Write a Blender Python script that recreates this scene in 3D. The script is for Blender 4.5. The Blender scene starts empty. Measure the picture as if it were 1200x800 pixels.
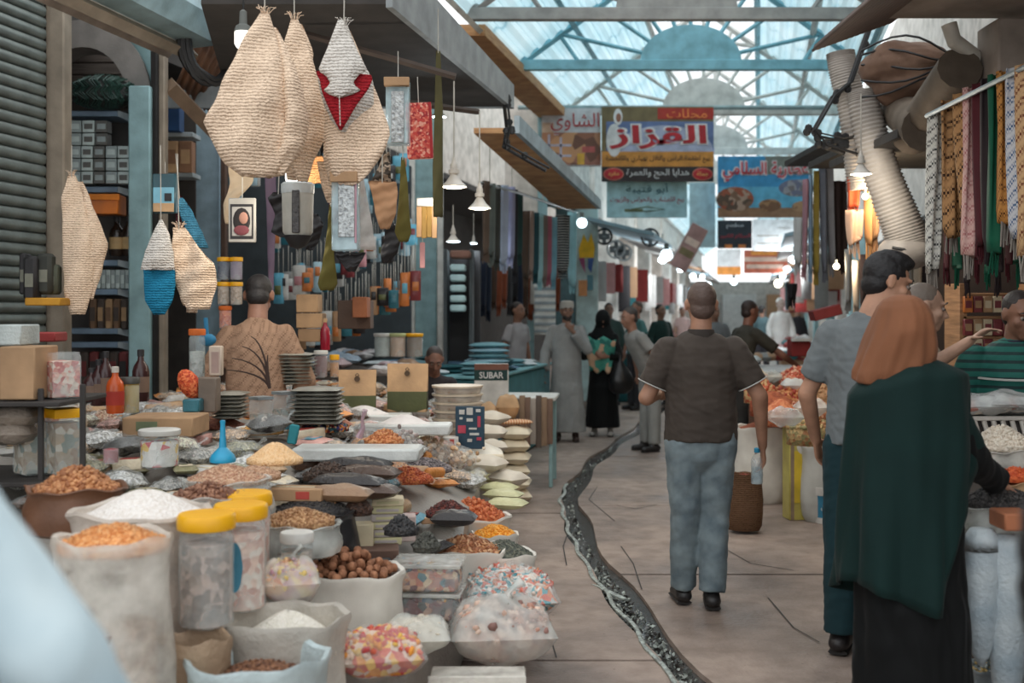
import bpy, math, random
import numpy as np
from mathutils import Vector, Matrix, Euler
random.seed(7); RS = np.random.RandomState(7)
SC = bpy.context.scene; COL = SC.collection
PI = math.pi
# ---------------------------------------------------------------- camera, sky, exposure
F = 1333.0; EYE = 1.59; HZ = 365.0
cd = bpy.data.cameras.new('camera'); cam = bpy.data.objects.new('camera', cd); COL.objects.link(cam)
cam.location = (0, 0, EYE); cam.rotation_euler = (PI/2, 0, 0)
cd.sensor_width = 36; cd.lens = F/1200*36; cd.shift_y = -(400-HZ)/1200; cd.clip_start = .05; cd.clip_end = 400
cd.dof.use_dof = True; cd.dof.focus_distance = 5.9; cd.dof.aperture_fstop = 2.2
SC.camera = cam
w = bpy.data.worlds.new('sky'); SC.world = w; w.use_nodes = True
bg = w.node_tree.nodes['Background']; bg.inputs[0].default_value = (.95, .98, 1.0, 1); bg.inputs[1].default_value = 1.6
SC.view_settings.view_transform = 'Standard'; SC.view_settings.look = 'None'
SC.view_settings.exposure = 0.0; SC.view_settings.gamma = 1; SC.view_settings.use_curve_mapping = False
try:
    SC.cycles.max_bounces = 8; SC.cycles.transparent_max_bounces = 12; SC.cycles.caustics_reflective = False; SC.cycles.caustics_refractive = False
    SC.cycles.use_denoising = True; SC.cycles.sample_clamp_indirect = 4
except Exception: pass

# ---------------------------------------------------------------- helpers
def PX(px, py, Y): return Vector(((px-600)*Y/F, Y, EYE-(py-HZ)*Y/F))
def W(n, Y): return n*Y/F                         # pixels -> metres at a depth
def FL(px, py):                                    # a point of the floor seen at a pixel
    Y = EYE*F/(py-HZ); return Vector(((px-600)*Y/F, Y, 0))
K = .2175; PHI = -math.atan(K)                     # the street runs along (K, 1)
def LW(Y, off=0, z=0): return Vector((-4.97+K*Y+off, Y, z))
def RW(Y, off=0, z=0): return Vector((1.255+K*Y+off, Y, z))
def lin(c):
    r = []
    for x in c[:3]:
        x /= 255.0; r.append(x/12.92 if x <= .04045 else ((x+.055)/1.055)**2.4)
    return (*r, 1)
MT = {}
def mat(name, col=None, rough=.75, kind='plain', col2=None, scale=None, bump=None, pal=None, emis=0, alpha=.3, metal=0):
    if name in MT: return MT[name]
    m = bpy.data.materials.new(name); m.use_nodes = True; MT[name] = m
    nt = m.node_tree; N = nt.nodes; L = nt.links; b = N['Principled BSDF']; out = N['Material Output']
    b.inputs['Roughness'].default_value = rough; b.inputs['Metallic'].default_value = metal
    c = lin(col or (128, 128, 128)); b.inputs['Base Color'].default_value = c
    tc = N.new('ShaderNodeTexCoord'); co = tc.outputs['Object']
    def nz(s, det=3):
        n = N.new('ShaderNodeTexNoise'); n.inputs['Scale'].default_value = s; n.inputs['Detail'].default_value = det; L.new(co, n.inputs['Vector']); return n
    def ramp(src, stops, const=False):
        r = N.new('ShaderNodeValToRGB'); r.color_ramp.interpolation = 'CONSTANT' if const else 'LINEAR'
        e = r.color_ramp.elements
        while len(e) < len(stops): e.new(.5)
        for i, (p, cc) in enumerate(stops): e[i].position = p
        for i, (p, cc) in enumerate(stops): e[i].color = cc
        L.new(src, r.inputs[0]); return r
    def bmp(src, st, d=.01):
        k = N.new('ShaderNodeBump'); k.inputs['Strength'].default_value = st; k.inputs['Distance'].default_value = d
        L.new(src, k.inputs['Height']); L.new(k.outputs[0], b.inputs['Normal'])
    def shade(c, f): return (min(c[0]*f, 1), min(c[1]*f, 1), min(c[2]*f, 1), 1)
    if emis:
        b.inputs['Emission Color'].default_value = c; b.inputs['Emission Strength'].default_value = emis
        return m
    if kind == 'plain' or kind == 'metal':
        n = nz(scale or 6); c2 = lin(col2) if col2 else shade(c, .72)
        r = ramp(n.outputs['Fac'], [(.3, c2), (.65, shade(c, 1.08))]); L.new(r.outputs[0], b.inputs['Base Color'])
        bmp(nz(60).outputs['Fac'], bump if bump is not None else .15)
        if kind == 'metal': b.inputs['Metallic'].default_value = .7
    elif kind == 'cloth':
        n = nz(scale or 5); c2 = lin(col2) if col2 else shade(c, .8)
        r = ramp(n.outputs['Fac'], [(.3, c2), (.7, shade(c, 1.05))]); L.new(r.outputs[0], b.inputs['Base Color'])
        v = N.new('ShaderNodeTexVoronoi'); v.inputs['Scale'].default_value = 260; L.new(co, v.inputs['Vector'])
        bmp(v.outputs['Distance'], bump or .25, .002)
        b.inputs['Sheen Weight'].default_value = .04; b.inputs['Specular IOR Level'].default_value = .2
    elif kind == 'knit':
        wv = N.new('ShaderNodeTexWave'); wv.bands_direction = 'Z'; wv.inputs['Scale'].default_value = 22; wv.inputs['Distortion'].default_value = 3; wv.inputs['Detail'].default_value = 2; wv.inputs['Detail Scale'].default_value = 3
        L.new(co, wv.inputs['Vector'])
        v = N.new('ShaderNodeTexVoronoi'); v.inputs['Scale'].default_value = scale or 110; L.new(co, v.inputs['Vector'])
        mx = N.new('ShaderNodeMath'); mx.operation = 'MULTIPLY_ADD'; L.new(v.outputs['Distance'], mx.inputs[0]); mx.inputs[1].default_value = .9; L.new(wv.outputs['Fac'], mx.inputs[2])
        c2 = lin(col2) if col2 else shade(c, .55)
        r = ramp(mx.outputs[0], [(.15, c2), (.75, c), (1, shade(c, 1.1))]); L.new(r.outputs[0], b.inputs['Base Color'])
        bmp(mx.outputs[0], bump or .7, .008); b.inputs['Specular IOR Level'].default_value = .1
    elif kind == 'grain':
        v = N.new('ShaderNodeTexVoronoi'); v.inputs['Scale'].default_value = scale or 80; L.new(co, v.inputs['Vector'])
        sep = N.new('ShaderNodeSeparateColor'); L.new(v.outputs['Color'], sep.inputs[0])
        if pal: r = ramp(sep.outputs[0], [(i/len(pal), lin(p)) for i, p in enumerate(pal)], True)
        else: r = ramp(sep.outputs[0], [(0, lin(col2) if col2 else shade(c, .55)), (1, c)])
        L.new(r.outputs[0], b.inputs['Base Color'])
        bmp(v.outputs['Distance'], bump or .6, .01)
    elif kind == 'film':
        tr = N.new('ShaderNodeBsdfTransparent'); ms = N.new('ShaderNodeMixShader')
        n = nz(scale or 9, 4); r = ramp(n.outputs['Fac'], [(.35, (alpha*.6,)*3+(1,)), (.7, (min(alpha*1.5, .95),)*3+(1,))])
        L.new(r.outputs[0], ms.inputs[0]); L.new(tr.outputs[0], ms.inputs[1]); L.new(b.outputs[0], ms.inputs[2]); L.new(ms.outputs[0], out.inputs['Surface'])
        bmp(n.outputs['Fac'], .5, .02); b.inputs['Roughness'].default_value = rough if rough != .75 else .22
    elif kind == 'transl':
        t = N.new('ShaderNodeBsdfTranslucent'); t.inputs[0].default_value = c; ms = N.new('ShaderNodeMixShader'); ms.inputs[0].default_value = alpha
        n = nz(scale or .7); r = ramp(n.outputs['Fac'], [(.3, lin(col2) if col2 else shade(c, .7)), (.7, c)]); L.new(r.outputs[0], b.inputs['Base Color']); L.new(r.outputs[0], t.inputs[0])
        L.new(b.outputs[0], ms.inputs[1]); L.new(t.outputs[0], ms.inputs[2]); L.new(ms.outputs[0], out.inputs['Surface'])
    elif kind == 'check':                              # woven checks: two thread directions
        a = N.new('ShaderNodeTexChecker'); a.inputs['Scale'].default_value = scale or 60; L.new(co, a.inputs['Vector'])
        a.inputs[1].default_value = c; a.inputs[2].default_value = lin(col2 or (20, 20, 20))
        wv = N.new('ShaderNodeTexWave'); wv.inputs['Scale'].default_value = (scale or 60)*.11; wv.inputs['Distortion'].default_value = 1.5; wv.bands_direction = 'DIAGONAL'; L.new(co, wv.inputs['Vector'])
        mx = N.new('ShaderNodeMix'); mx.data_type = 'RGBA'; L.new(wv.outputs['Fac'], mx.inputs[0]); L.new(a.outputs[0], mx.inputs[6]); mx.inputs[7].default_value = c
        L.new(mx.outputs[2], b.inputs['Base Color']); b.inputs['Specular IOR Level'].default_value = .1
    elif kind == 'wood':
        wv = N.new('ShaderNodeTexNoise'); mp = N.new('ShaderNodeMapping'); mp.inputs['Scale'].default_value = (1, 1, 12) if scale is None else scale
        L.new(co, mp.inputs[0]); L.new(mp.outputs[0], wv.inputs['Vector']); wv.inputs['Scale'].default_value = 5; wv.inputs['Detail'].default_value = 5
        r = ramp(wv.outputs['Fac'], [(.3, lin(col2) if col2 else shade(c, .55)), (.7, c)]); L.new(r.outputs[0], b.inputs['Base Color']); bmp(wv.outputs['Fac'], .3)
    elif kind == 'stripe':
        wv = N.new('ShaderNodeTexWave'); wv.bands_direction = 'Z' if not pal else pal; wv.inputs['Scale'].default_value = scale or 10; L.new(co, wv.inputs['Vector'])
        r = ramp(wv.outputs['Fac'], [(.0, lin(col2)), (.35 if alpha == .3 else alpha, c)], True); L.new(r.outputs[0], b.inputs['Base Color']); bmp(wv.outputs['Fac'], .1)
    elif kind == 'concrete':
        n1 = nz(1.1, 8); n2 = nz(7, 8); n3 = nz(38, 4)
        c2 = lin(col2) if col2 else shade(c, .6)
        r = ramp(n1.outputs['Fac'], [(.32, c2), (.62, c)])
        r2 = ramp(n2.outputs['Fac'], [(.3, (.62, .6, .58, 1)), (.6, (1, 1, 1, 1))])
        mx = N.new('ShaderNodeMix'); mx.data_type = 'RGBA'; mx.blend_type = 'MULTIPLY'; mx.inputs[0].default_value = .75
        L.new(r.outputs[0], mx.inputs[6]); L.new(r2.outputs[0], mx.inputs[7])
        v = N.new('ShaderNodeTexVoronoi'); v.inputs['Scale'].default_value = 9; v.inputs['Randomness'].default_value = 1; L.new(co, v.inputs['Vector'])
        sp = ramp(v.outputs['Distance'], [(.035, (.35, .33, .31, 1)), (.07, (1, 1, 1, 1))])
        m2 = N.new('ShaderNodeMix'); m2.data_type = 'RGBA'; m2.blend_type = 'MULTIPLY'; m2.inputs[0].default_value = .6
        L.new(mx.outputs[2], m2.inputs[6]); L.new(sp.outputs[0], m2.inputs[7])
        L.new(m2.outputs[2], b.inputs['Base Color'])
        a = N.new('ShaderNodeMath'); L.new(n2.outputs['Fac'], a.inputs[0]); L.new(n3.outputs['Fac'], a.inputs[1]); bmp(a.outputs[0], .35, .02)
        rr = ramp(n1.outputs['Fac'], [(.3, (.45,)*3+(1,)), (.6, (.8,)*3+(1,))]); L.new(rr.outputs[0], b.inputs['Roughness'])
    return m

class MB:
    def __init__(s): s.v = []; s.f = []; s.mi = []; s.n = 0; s.mats = []
    def add(s, v, f, m):
        v = np.asarray(v, float).reshape(-1, 3)
        if m not in s.mats: s.mats.append(m)
        k = s.mats.index(m); o = s.n
        s.v.append(v); s.n += len(v)
        s.f.extend([tuple(i+o for i in q) for q in f]); s.mi.extend([k]*len(f)); return s
    def mesh(s, name, ang=40):
        me = bpy.data.meshes.new(name); me.from_pydata(np.concatenate(s.v).tolist(), [], s.f)
        for m in s.mats: me.materials.append(m)
        me.polygons.foreach_set('material_index', s.mi)
        me.polygons.foreach_set('use_smooth', [True]*len(s.f))
        if ang < 180: me.set_sharp_from_angle(angle=math.radians(ang))
        me.update(); return me
    def build(s, name, parent=None, loc=None, rz=0, ang=40, rot=None):
        o = bpy.data.objects.new(name, s.mesh(name, ang)); COL.objects.link(o)
        if parent: o.parent = parent
        if loc is not None: o.location = loc
        o.rotation_euler = rot if rot else (0, 0, rz)
        return o
    # primitives
    def box(s, c, d, m, rz=0, b=.004, R=None):
        hx, hy, hz = d[0]/2, d[1]/2, d[2]/2; b = min(b, hx*.45, hy*.45, hz*.45)
        v = []
        for (sx, sy, sz) in BC:
            v += [(sx*hx, sy*(hy-b), sz*(hz-b)), (sx*(hx-b), sy*hy, sz*(hz-b)), (sx*(hx-b), sy*(hy-b), sz*hz)]
        v = np.array(v)
        if R is not None: v = v@np.array(R).T
        if rz: v = rotz(v, rz)
        return s.add(v+np.array(c), BF, m)
    def tube(s, pts, r, m, seg=6, cap=True, flat=1):
        pts = [Vector(p) for p in pts]; n = len(pts); rs = r if hasattr(r, '__len__') else [r]*n
        t0 = (pts[1]-pts[0]).normalized(); up = Vector((0, 0, 1)) if abs(t0.z) < .9 else Vector((1, 0, 0))
        a = t0.cross(up).normalized(); V = []
        for i in range(n):
            t = (pts[min(i+1, n-1)]-pts[max(i-1, 0)])
            if t.length < 1e-9: t = t0.copy()
            t.normalize(); a = (a-t*a.dot(t)).normalized(); bb = t.cross(a)
            for k in range(seg):
                th = 2*PI*k/seg; V.append(pts[i]+(a*math.cos(th)+bb*math.sin(th)*flat)*rs[i])
        return s.add([tuple(p) for p in V], ringf(n, seg, cap), m)
    def cyl(s, p0, p1, r0, m, r1=None, seg=12): return s.tube([p0, p1], [r0, r0 if r1 is None else r1], m, seg)
    def lathe(s, prof, m, c=(0, 0, 0), seg=18, cap=True):
        V = []
        for (r, z) in prof:
            for k in range(seg):
                th = 2*PI*k/seg; V.append((c[0]+r*math.cos(th), c[1]+r*math.sin(th), c[2]+z))
        return s.add(V, ringf(len(prof), seg, cap), m)
    def loft(s, rings, m, cap=True): return s.add(np.concatenate([np.asarray(r, float) for r in rings]), ringf(len(rings), len(rings[0]), cap), m)
    def ell(s, c, r, m, seg=12, R=None):
        v, f = sph(seg); v = v*np.array(r)
        if R is not None: v = v@np.array(R).T
        return s.add(v+np.array(c), f, m)
    def grid(s, V, m, thick=0):
        V = np.asarray(V, float); a, b = V.shape[:2]
        f = [(i*b+j, i*b+j+1, (i+1)*b+j+1, (i+1)*b+j) for i in range(a-1) for j in range(b-1)]
        s.add(V.reshape(-1, 3), f, m)
        return s
    def bits(s, P, size, mats, rnd=.3, n=None, shape=1):          # small pieces (rice, nuts, chips) at the points P
        bv, bf = (ICO if shape == 1 else OCT)
        P = np.asarray(P, float); nn = len(P); sz = np.asarray(size, float) if hasattr(size, '__len__') else np.array([size]*3)
        q = RS.normal(size=(nn, 4)); q /= np.linalg.norm(q, axis=1)[:, None]; w_, x, y, z = q.T
        R = np.stack([1-2*(y*y+z*z), 2*(x*y-z*w_), 2*(x*z+y*w_), 2*(x*y+z*w_), 1-2*(x*x+z*z), 2*(y*z-x*w_), 2*(x*z-y*w_), 2*(y*z+x*w_), 1-2*(x*x+y*y)], 1).reshape(-1, 3, 3)
        V = bv[None]*sz*(1+rnd*RS.uniform(-1, 1, (nn, 1, 1))); V = np.einsum('nij,nkj->nki', R, V)+P[:, None]
        if not isinstance(mats, (list, tuple)): mats = [mats]
        g = RS.randint(0, len(mats), nn)
        for k, m in enumerate(mats):
            S = V[g == k]
            if len(S): 
                fb = np.array(bf); ff = (fb[None]+np.arange(len(S))[:, None, None]*len(bv)).reshape(-1, 3)
                s.add(S.reshape(-1, 3), [tuple(t) for t in ff.tolist()], m)
        return s
def rotz(v, a):
    c, s = math.cos(a), math.sin(a); v = np.asarray(v, float); return v@np.array([[c, s, 0], [-s, c, 0], [0, 0, 1]])
def ringf(n, seg, cap):
    f = [(i*seg+k, i*seg+(k+1) % seg, (i+1)*seg+(k+1) % seg, (i+1)*seg+k) for i in range(n-1) for k in range(seg)]
    if cap: f.append(tuple(range(seg))[::-1]); f.append(tuple((n-1)*seg+k for k in range(seg)))
    return f
BC = [(a, b, c) for a in (-1, 1) for b in (-1, 1) for c in (-1, 1)]
def _bf():
    V = []
    for (a, b, c) in BC: V += [(a, b*.8, c*.8), (a*.8, b, c*.8), (a*.8, b*.8, c)]
    ix = {s: i for i, s in enumerate(BC)}; fs = []
    for s in (-1, 1):
        fs.append([ix[(s, a, b)]*3 for a, b in ((-1, -1), (1, -1), (1, 1), (-1, 1))])
        fs.append([ix[(a, s, b)]*3+1 for a, b in ((-1, -1), (1, -1), (1, 1), (-1, 1))])
        fs.append([ix[(a, b, s)]*3+2 for a, b in ((-1, -1), (1, -1), (1, 1), (-1, 1))])
    for a in (-1, 1):
        for b in (-1, 1):
            fs.append([ix[(a, b, -1)]*3, ix[(a, b, 1)]*3, ix[(a, b, 1)]*3+1, ix[(a, b, -1)]*3+1])
            fs.append([ix[(a, -1, b)]*3, ix[(a, 1, b)]*3, ix[(a, 1, b)]*3+2, ix[(a, -1, b)]*3+2])
            fs.append([ix[(-1, a, b)]*3+1, ix[(1, a, b)]*3+1, ix[(1, a, b)]*3+2, ix[(-1, a, b)]*3+2])
    for i in range(8): fs.append([i*3, i*3+1, i*3+2])
    out = []
    for f in fs:
        p = [Vector(V[i]) for i in f]; c = sum(p, Vector())/len(p); n = (p[1]-p[0]).cross(p[2]-p[0])
        out.append(tuple(f) if n.dot(c) > 0 else tuple(f[::-1]))
    return out
BF = _bf()
_sc = {}
def sph(seg):
    if seg in _sc: return _sc[seg]
    h = max(4, seg//2); V = [(0, 0, -1)]; f = []
    for i in range(1, h):
        ph = -PI/2+PI*i/h
        for k in range(seg): V.append((math.cos(ph)*math.cos(2*PI*k/seg), math.cos(ph)*math.sin(2*PI*k/seg), math.sin(ph)))
    V.append((0, 0, 1)); t = len(V)-1
    for k in range(seg):
        f.append((0, 1+(k+1) % seg, 1+k)); f.append((t, 1+(h-2)*seg+k, 1+(h-2)*seg+(k+1) % seg))
        for i in range(h-2): f.append((1+i*seg+k, 1+i*seg+(k+1) % seg, 1+(i+1)*seg+(k+1) % seg, 1+(i+1)*seg+k))
    _sc[seg] = (np.array(V), f); return _sc[seg]
g_ = (1+5**.5)/2
_iv = np.array([(-1, g_, 0), (1, g_, 0), (-1, -g_, 0), (1, -g_, 0), (0, -1, g_), (0, 1, g_), (0, -1, -g_), (0, 1, -g_), (g_, 0, -1), (g_, 0, 1), (-g_, 0, -1), (-g_, 0, 1)])/math.hypot(1, g_)
ICO = (_iv, [(0, 11, 5), (0, 5, 1), (0, 1, 7), (0, 7, 10), (0, 10, 11), (1, 5, 9), (5, 11, 4), (11, 10, 2), (10, 7, 6), (7, 1, 8), (3, 9, 4), (3, 4, 2), (3, 2, 6), (3, 6, 8), (3, 8, 9), (4, 9, 5), (2, 4, 11), (6, 2, 10), (8, 6, 7), (9, 8, 1)])
OCT = (np.array([(1, 0, 0), (-1, 0, 0), (0, 1, 0), (0, -1, 0), (0, 0, 1), (0, 0, -1)], float), [(0, 2, 4), (2, 1, 4), (1, 3, 4), (3, 0, 4), (2, 0, 5), (1, 2, 5), (3, 1, 5), (0, 3, 5)])
def tag(o, label, cat, group=None, kind=None):
    if label: o['label'] = label
    if cat: o['category'] = cat
    if group: o['group'] = group
    if kind: o['kind'] = kind
    return o
def thing(name, label, cat, loc, rz=0, group=None):
    o = bpy.data.objects.new(name, None); COL.objects.link(o); o.empty_display_size = .1
    o.location = loc; o.rotation_euler = (0, 0, rz); return tag(o, label, cat, group)
def one(mb, name, label, cat, loc=(0, 0, 0), rz=0, group=None, kind=None, ang=40, rot=None):
    return tag(mb.build(name, None, loc, rz, ang, rot), label, cat, group, kind)
def struct(mb, name, loc=(0, 0, 0), rz=0, parent=None, ang=40):
    o = mb.build(name, parent, loc, rz, ang)
    if not parent: o['kind'] = 'structure'
    return o
def copy_tree(o, loc=None, rz=None, label=None, group=None, parent=None):
    c = o.copy(); COL.objects.link(c)
    if parent: c.parent = parent
    if loc is not None: c.location = loc
    if rz is not None: c.rotation_euler = (0, 0, rz)
    if label: c['label'] = label
    if group: c['group'] = group
    for ch in list(o.children): copy_tree(ch, parent=c)
    return c
def child(o, name, parent, loc, rz=0):               # the same mesh again as a part
    c = bpy.data.objects.new(name, o.data); COL.objects.link(c); c.parent = parent; c.location = loc; c.rotation_euler = (0, 0, rz); return c
def wr(P, s=1.0, seed=0):                             # smooth wrinkle noise
    r = np.random.RandomState(seed); P = np.asarray(P, float)*s; t = np.zeros(len(P)); q = np.sin(P@r.normal(size=(3, 3))*1.7+r.uniform(0, 6, 3))
    for k in range(5):
        t += np.sin(P@(r.normal(size=3)*(1.5+k))+q@r.normal(size=3)*1.2+r.uniform(0, 6))/(1+.4*k)
    return t/2.5
# Arabic letters in their joined forms, laid right to left
_AR = {'ا': 'ﺍﺎ', 'أ': 'ﺃﺄ', 'ب': 'ﺏﺐﺑﺒ', 'ة': 'ﺓﺔ', 'ت': 'ﺕﺖﺗﺘ', 'ج': 'ﺝﺞﺟﺠ', 'ح': 'ﺡﺢﺣﺤ', 'د': 'ﺩﺪ', 'ر': 'ﺭﺮ', 'ز': 'ﺯﺰ', 'س': 'ﺱﺲﺳﺴ', 'ش': 'ﺵﺶﺷﺸ', 'ض': 'ﺽﺾﺿﻀ', 'ص': 'ﺹﺺﺻﺼ', 'ط': 'ﻁﻂﻃﻄ', 'ع': 'ﻉﻊﻋﻌ', 'ف': 'ﻑﻒﻓﻔ', 'ق': 'ﻕﻖﻗﻘ', 'ك': 'ﻙﻚﻛﻜ', 'ل': 'ﻝﻞﻟﻠ', 'م': 'ﻡﻢﻣﻤ', 'ن': 'ﻥﻦﻧﻨ', 'ه': 'ﻩﻪﻫﻬ', 'و': 'ﻭﻮ', 'ي': 'ﻱﻲﻳﻴ', 'ى': 'ﻯﻰ'}
def arab(t):
    out = ''
    for i, ch in enumerate(t):
        if ch not in _AR: out += ch; continue
        f = _AR[ch]; pj = i > 0 and len(_AR.get(t[i-1], '')) == 4; nj = i < len(t)-1 and t[i+1] in _AR and len(f) == 4
        out += f[(3 if pj else 2) if nj else (1 if pj else 0)]
    return out[::-1]
def lettering(txt, w_, h_, m, parent, loc, rz=0, bold=.0, name='lettering', depth=.004, lab=None, ar=True):
    c = bpy.data.curves.new('lettering', 'FONT'); c.body = arab(txt) if ar else txt; c.offset = bold; c.extrude = .01; c.resolution_u = 3
    t = bpy.data.objects.new('tmp', c); COL.objects.link(t)
    me = bpy.data.meshes.new_from_object(t.evaluated_get(bpy.context.evaluated_depsgraph_get())); bpy.data.objects.remove(t)
    n = len(me.vertices); V = np.zeros(n*3); me.vertices.foreach_get('co', V); V = V.reshape(-1, 3)
    lo, hi = V.min(0), V.max(0); V = (V-(lo+hi)/2)/np.maximum(hi-lo, 1e-6)*np.array([w_, h_, depth])
    V = np.stack([V[:, 0], -V[:, 2], V[:, 1]], 1); me.vertices.foreach_set('co', V.ravel()); me.materials.clear(); me.materials.append(m); me.update(); me.name = name
    o = bpy.data.objects.new(name, me); COL.objects.link(o); o.parent = parent; o.location = loc; o.rotation_euler = (0, 0, rz)
    return o
# ---------------------------------------------------------------- materials of the setting
conc = mat('worn_concrete', (172, 154, 142), kind='concrete', col2=(122, 108, 100))
bed = mat('dark_bed', (52, 48, 46)); wet = mat('wet_dark', (66, 63, 60), rough=.15, bump=.6, scale=14)
foam = mat('scum_white', (184, 192, 184), rough=.4, scale=30, col2=(92, 94, 90), bump=.5)
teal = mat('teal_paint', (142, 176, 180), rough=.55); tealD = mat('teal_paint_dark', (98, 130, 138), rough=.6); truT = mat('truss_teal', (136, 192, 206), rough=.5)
truG = mat('truss_grey', (158, 156, 152), rough=.6); white = mat('white_paint', (214, 214, 208), rough=.7); wallw = mat('plaster_white', (222, 214, 205), col2=(190, 182, 172))
beige = mat('beige_post', (150, 138, 122), rough=.8); sh = mat('shutter_grey', (128, 136, 132), kind='metal', rough=.5, col2=(100, 106, 104))
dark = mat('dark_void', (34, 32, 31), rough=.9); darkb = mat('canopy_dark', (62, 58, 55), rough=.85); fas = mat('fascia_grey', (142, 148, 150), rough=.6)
orng = mat('ochre_board', (205, 160, 112), kind='wood', col2=(170, 122, 82)); rust = mat('corrugated_rust', (150, 112, 88), rough=.6, col2=(110, 84, 70))
soff = mat('soffit_beige', (150, 138, 128), rough=.85); steel = mat('steel_light', (176, 186, 190), rough=.4, kind='metal')
cable = mat('black_cable', (26, 26, 28), rough=.5); pipeW = mat('pipe_white', (196, 190, 178), rough=.5)
roofL = mat('roof_sheet_blue', (218, 240, 246), kind='transl', col2=(186, 222, 232), alpha=.85, scale=.9, rough=.5)
roofC = mat('roof_clear', (252, 254, 255), kind='transl', col2=(245, 250, 252), alpha=.97, rough=.5)
# ---------------------------------------------------------------- floor: concrete slabs on both sides of a winding drain
DR = sorted([(FL(px, py).y, FL(px, py).x) for px, py in ((752, 498), (735, 512), (712, 527), (692, 545), (676, 565), (668, 588), (679, 620), (701, 660), (731, 700), (766, 740), (800, 785))]+[(3.2, 1.02), (2.0, 1.3), (22, 3.3), (40, 7.2), (70, 13.7)])
def xd(Y): return float(np.interp(Y, [a for a, b in DR], [b for a, b in DR]))
floor = struct(MB().box((2, 34, -.16), (40, 76, .1), bed), 'floor')
def slab(Ya, Yb, side, x0, x1, t0=0, t1=0):
    g = .008; n = 10; ys = np.linspace(Ya+g, Yb-g, n); mb = MB(); top = []; bot = []
    for i, y in enumerate(ys):
        e = xd(y)+(-.085 if side < 0 else .085)
        a, b = (x0, e) if side < 0 else (e, x1)
        if x1 is not None and side > 0 and x0 is not None and x0 > 0: a = x0+.2175*(y-6)
        sk = .03*math.sin(y*3+side)
        if side < 0: P = [(a, y), (b+sk, y)]
        else: P = [(a+(sk if x0 is None else g), y), (b+.2175*(y-6)-g, y)]
        top.append([(P[0][0], y+t0*(P[0][0]), 0), (P[1][0], y+t0*P[1][0], 0)])
    T = np.array(top); B = T-np.array([0, 0, .1]); rings = [np.array([B[i, 0], T[i, 0], T[i, 1], B[i, 1]]) for i in range(n)]
    mb.loft(rings, conc); o = mb.build('concrete_slab', floor, ang=30)
    o.location.z = random.uniform(-.006, 0); return o
YB = [1.0, 3.4, 5.2, 6.85, 9.0, 11.5, 14.2, 18, 24, 34, 70]
for a, b in zip(YB[:-1], YB[1:]): slab(a, b, -1, -9, None)
YR = [1.0, 2.9, 4.5, 6.9, 9.35, 12.5, 16, 21, 30, 70]
for a, b in zip(YR[:-1], YR[1:]):
    slab(a, b, 1, None, 2.05); slab(a, b, 1, 2.05, 9)
mb = MB(); ys = np.concatenate([np.linspace(2, 20, 90), np.linspace(21, 60, 30)])
mb.grid([[(xd(y)+u*.12, y, -.04+.015*abs(u)) for u in (-1, -.5, 0, .5, 1)] for y in ys], wet); struct(mb, 'drain_channel', parent=floor)
mb = MB(); P = []
for y in np.linspace(4.6, 14, 620):                      # pale scum caught along the drain edge
    for _ in range(6 if y < 7.2 else (1 if y < 9 or random.random() < .4 else 0)):
        t = random.gauss(0, 1); P.append((xd(y)-.075+.02*t if random.random() < .5 else xd(y)+random.uniform(-.07, .05)*(1 if y < 7.5 else .4), y, -.034+random.uniform(0, .006)))
mb.bits(P, (.013, .009, .0025), [foam, foam, wet], .6, shape=0); o = mb.build('drain_scum', floor); o['kind'] = 'stuff'
mb = MB(); P = [(xd(y)-.085+.012*math.sin(y*9), y, .003) for y in np.linspace(4.7, 10.5, 90)]
mb.tube(P, [.010+.006*abs(math.sin(i*1.7)) for i in range(90)], foam, 5, flat=.5)
mb.tube([FL(733, 702), FL(715, 694), FL(702, 687), FL(693, 684)], [.02, .025, .015, .004], foam, 5, flat=.3); mb.build('drain_edge_crust', floor)
mb = MB()                                              # fine cracks in the slabs
for pts in (((722, 592), (745, 596), (770, 591)), ((728, 640), (742, 660), (752, 690)), ((672, 605), (660, 640), (664, 662)), ((845, 640), (880, 660), (930, 668)), ((900, 700), (930, 735), (960, 752)), ((620, 700), (640, 730), (652, 770)), ((720, 610), (690, 585), (700, 570))):
    mb.tube([FL(*p)+Vector((0, 0, .0005)) for p in pts], .0035, bed, 4, flat=.3)
mb.build('crack', floor)
# ---------------------------------------------------------------- roof over the street
def RX(Y): return 2.2+K*(Y-14)
roof = None; ez, rz_ = 4.62, 6.25
def sheet(Y0, Y1, u0, u1, m, nr, nm='roof_sheet'):      # u = -1 left eave .. 0 ridge .. 1 right eave
    n = nr*4; th = .05; R = []
    for Y in (Y0, Y1):
        top = []
        for i in range(n+1):
            u = u0+(u1-u0)*i/n; z = rz_-(rz_-ez)*abs(u)+.025*(1 if (i//2) % 2 else -1)
            top.append((RX(Y)+u*2.15, Y, z))
        R.append(top)
    mb = MB(); a = np.array(R[0]); b = np.array(R[1]); mb.grid([a, b], m); return mb
first = None
YS = [9.5, 12.6, 15.7, 19, 24, 32, 44, 62]
for j in range(7):
    for k, (u0, u1, m, nr) in enumerate(((-1, -.66, roofL, 5), (-.66, -.33, roofL, 5), (-.33, .38, roofC, 7), (.38, .7, roofL, 4), (.7, 1.02, roofL, 5))):
        mb = sheet(YS[j]-.1, YS[j+1], u0, u1, m, nr)
        if roof is None: roof = struct(mb, 'ceiling', ang=20)
        else: mb.build('roof_sheet', roof, ang=20)
for (u, m) in ((-.98, white), (-.66, truT), (-.33, white), (.38, truT), (.7, white), (.98, truT)):       # purlins along the street
    mb = MB(); Z = rz_-(rz_-ez)*abs(u)-.1
    mb.tube([(RX(9.5)+u*2.15, 9.5, Z), (RX(62)+u*2.15, 62, Z)], .04, m, 4); mb.build('purlin', roof)
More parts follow.
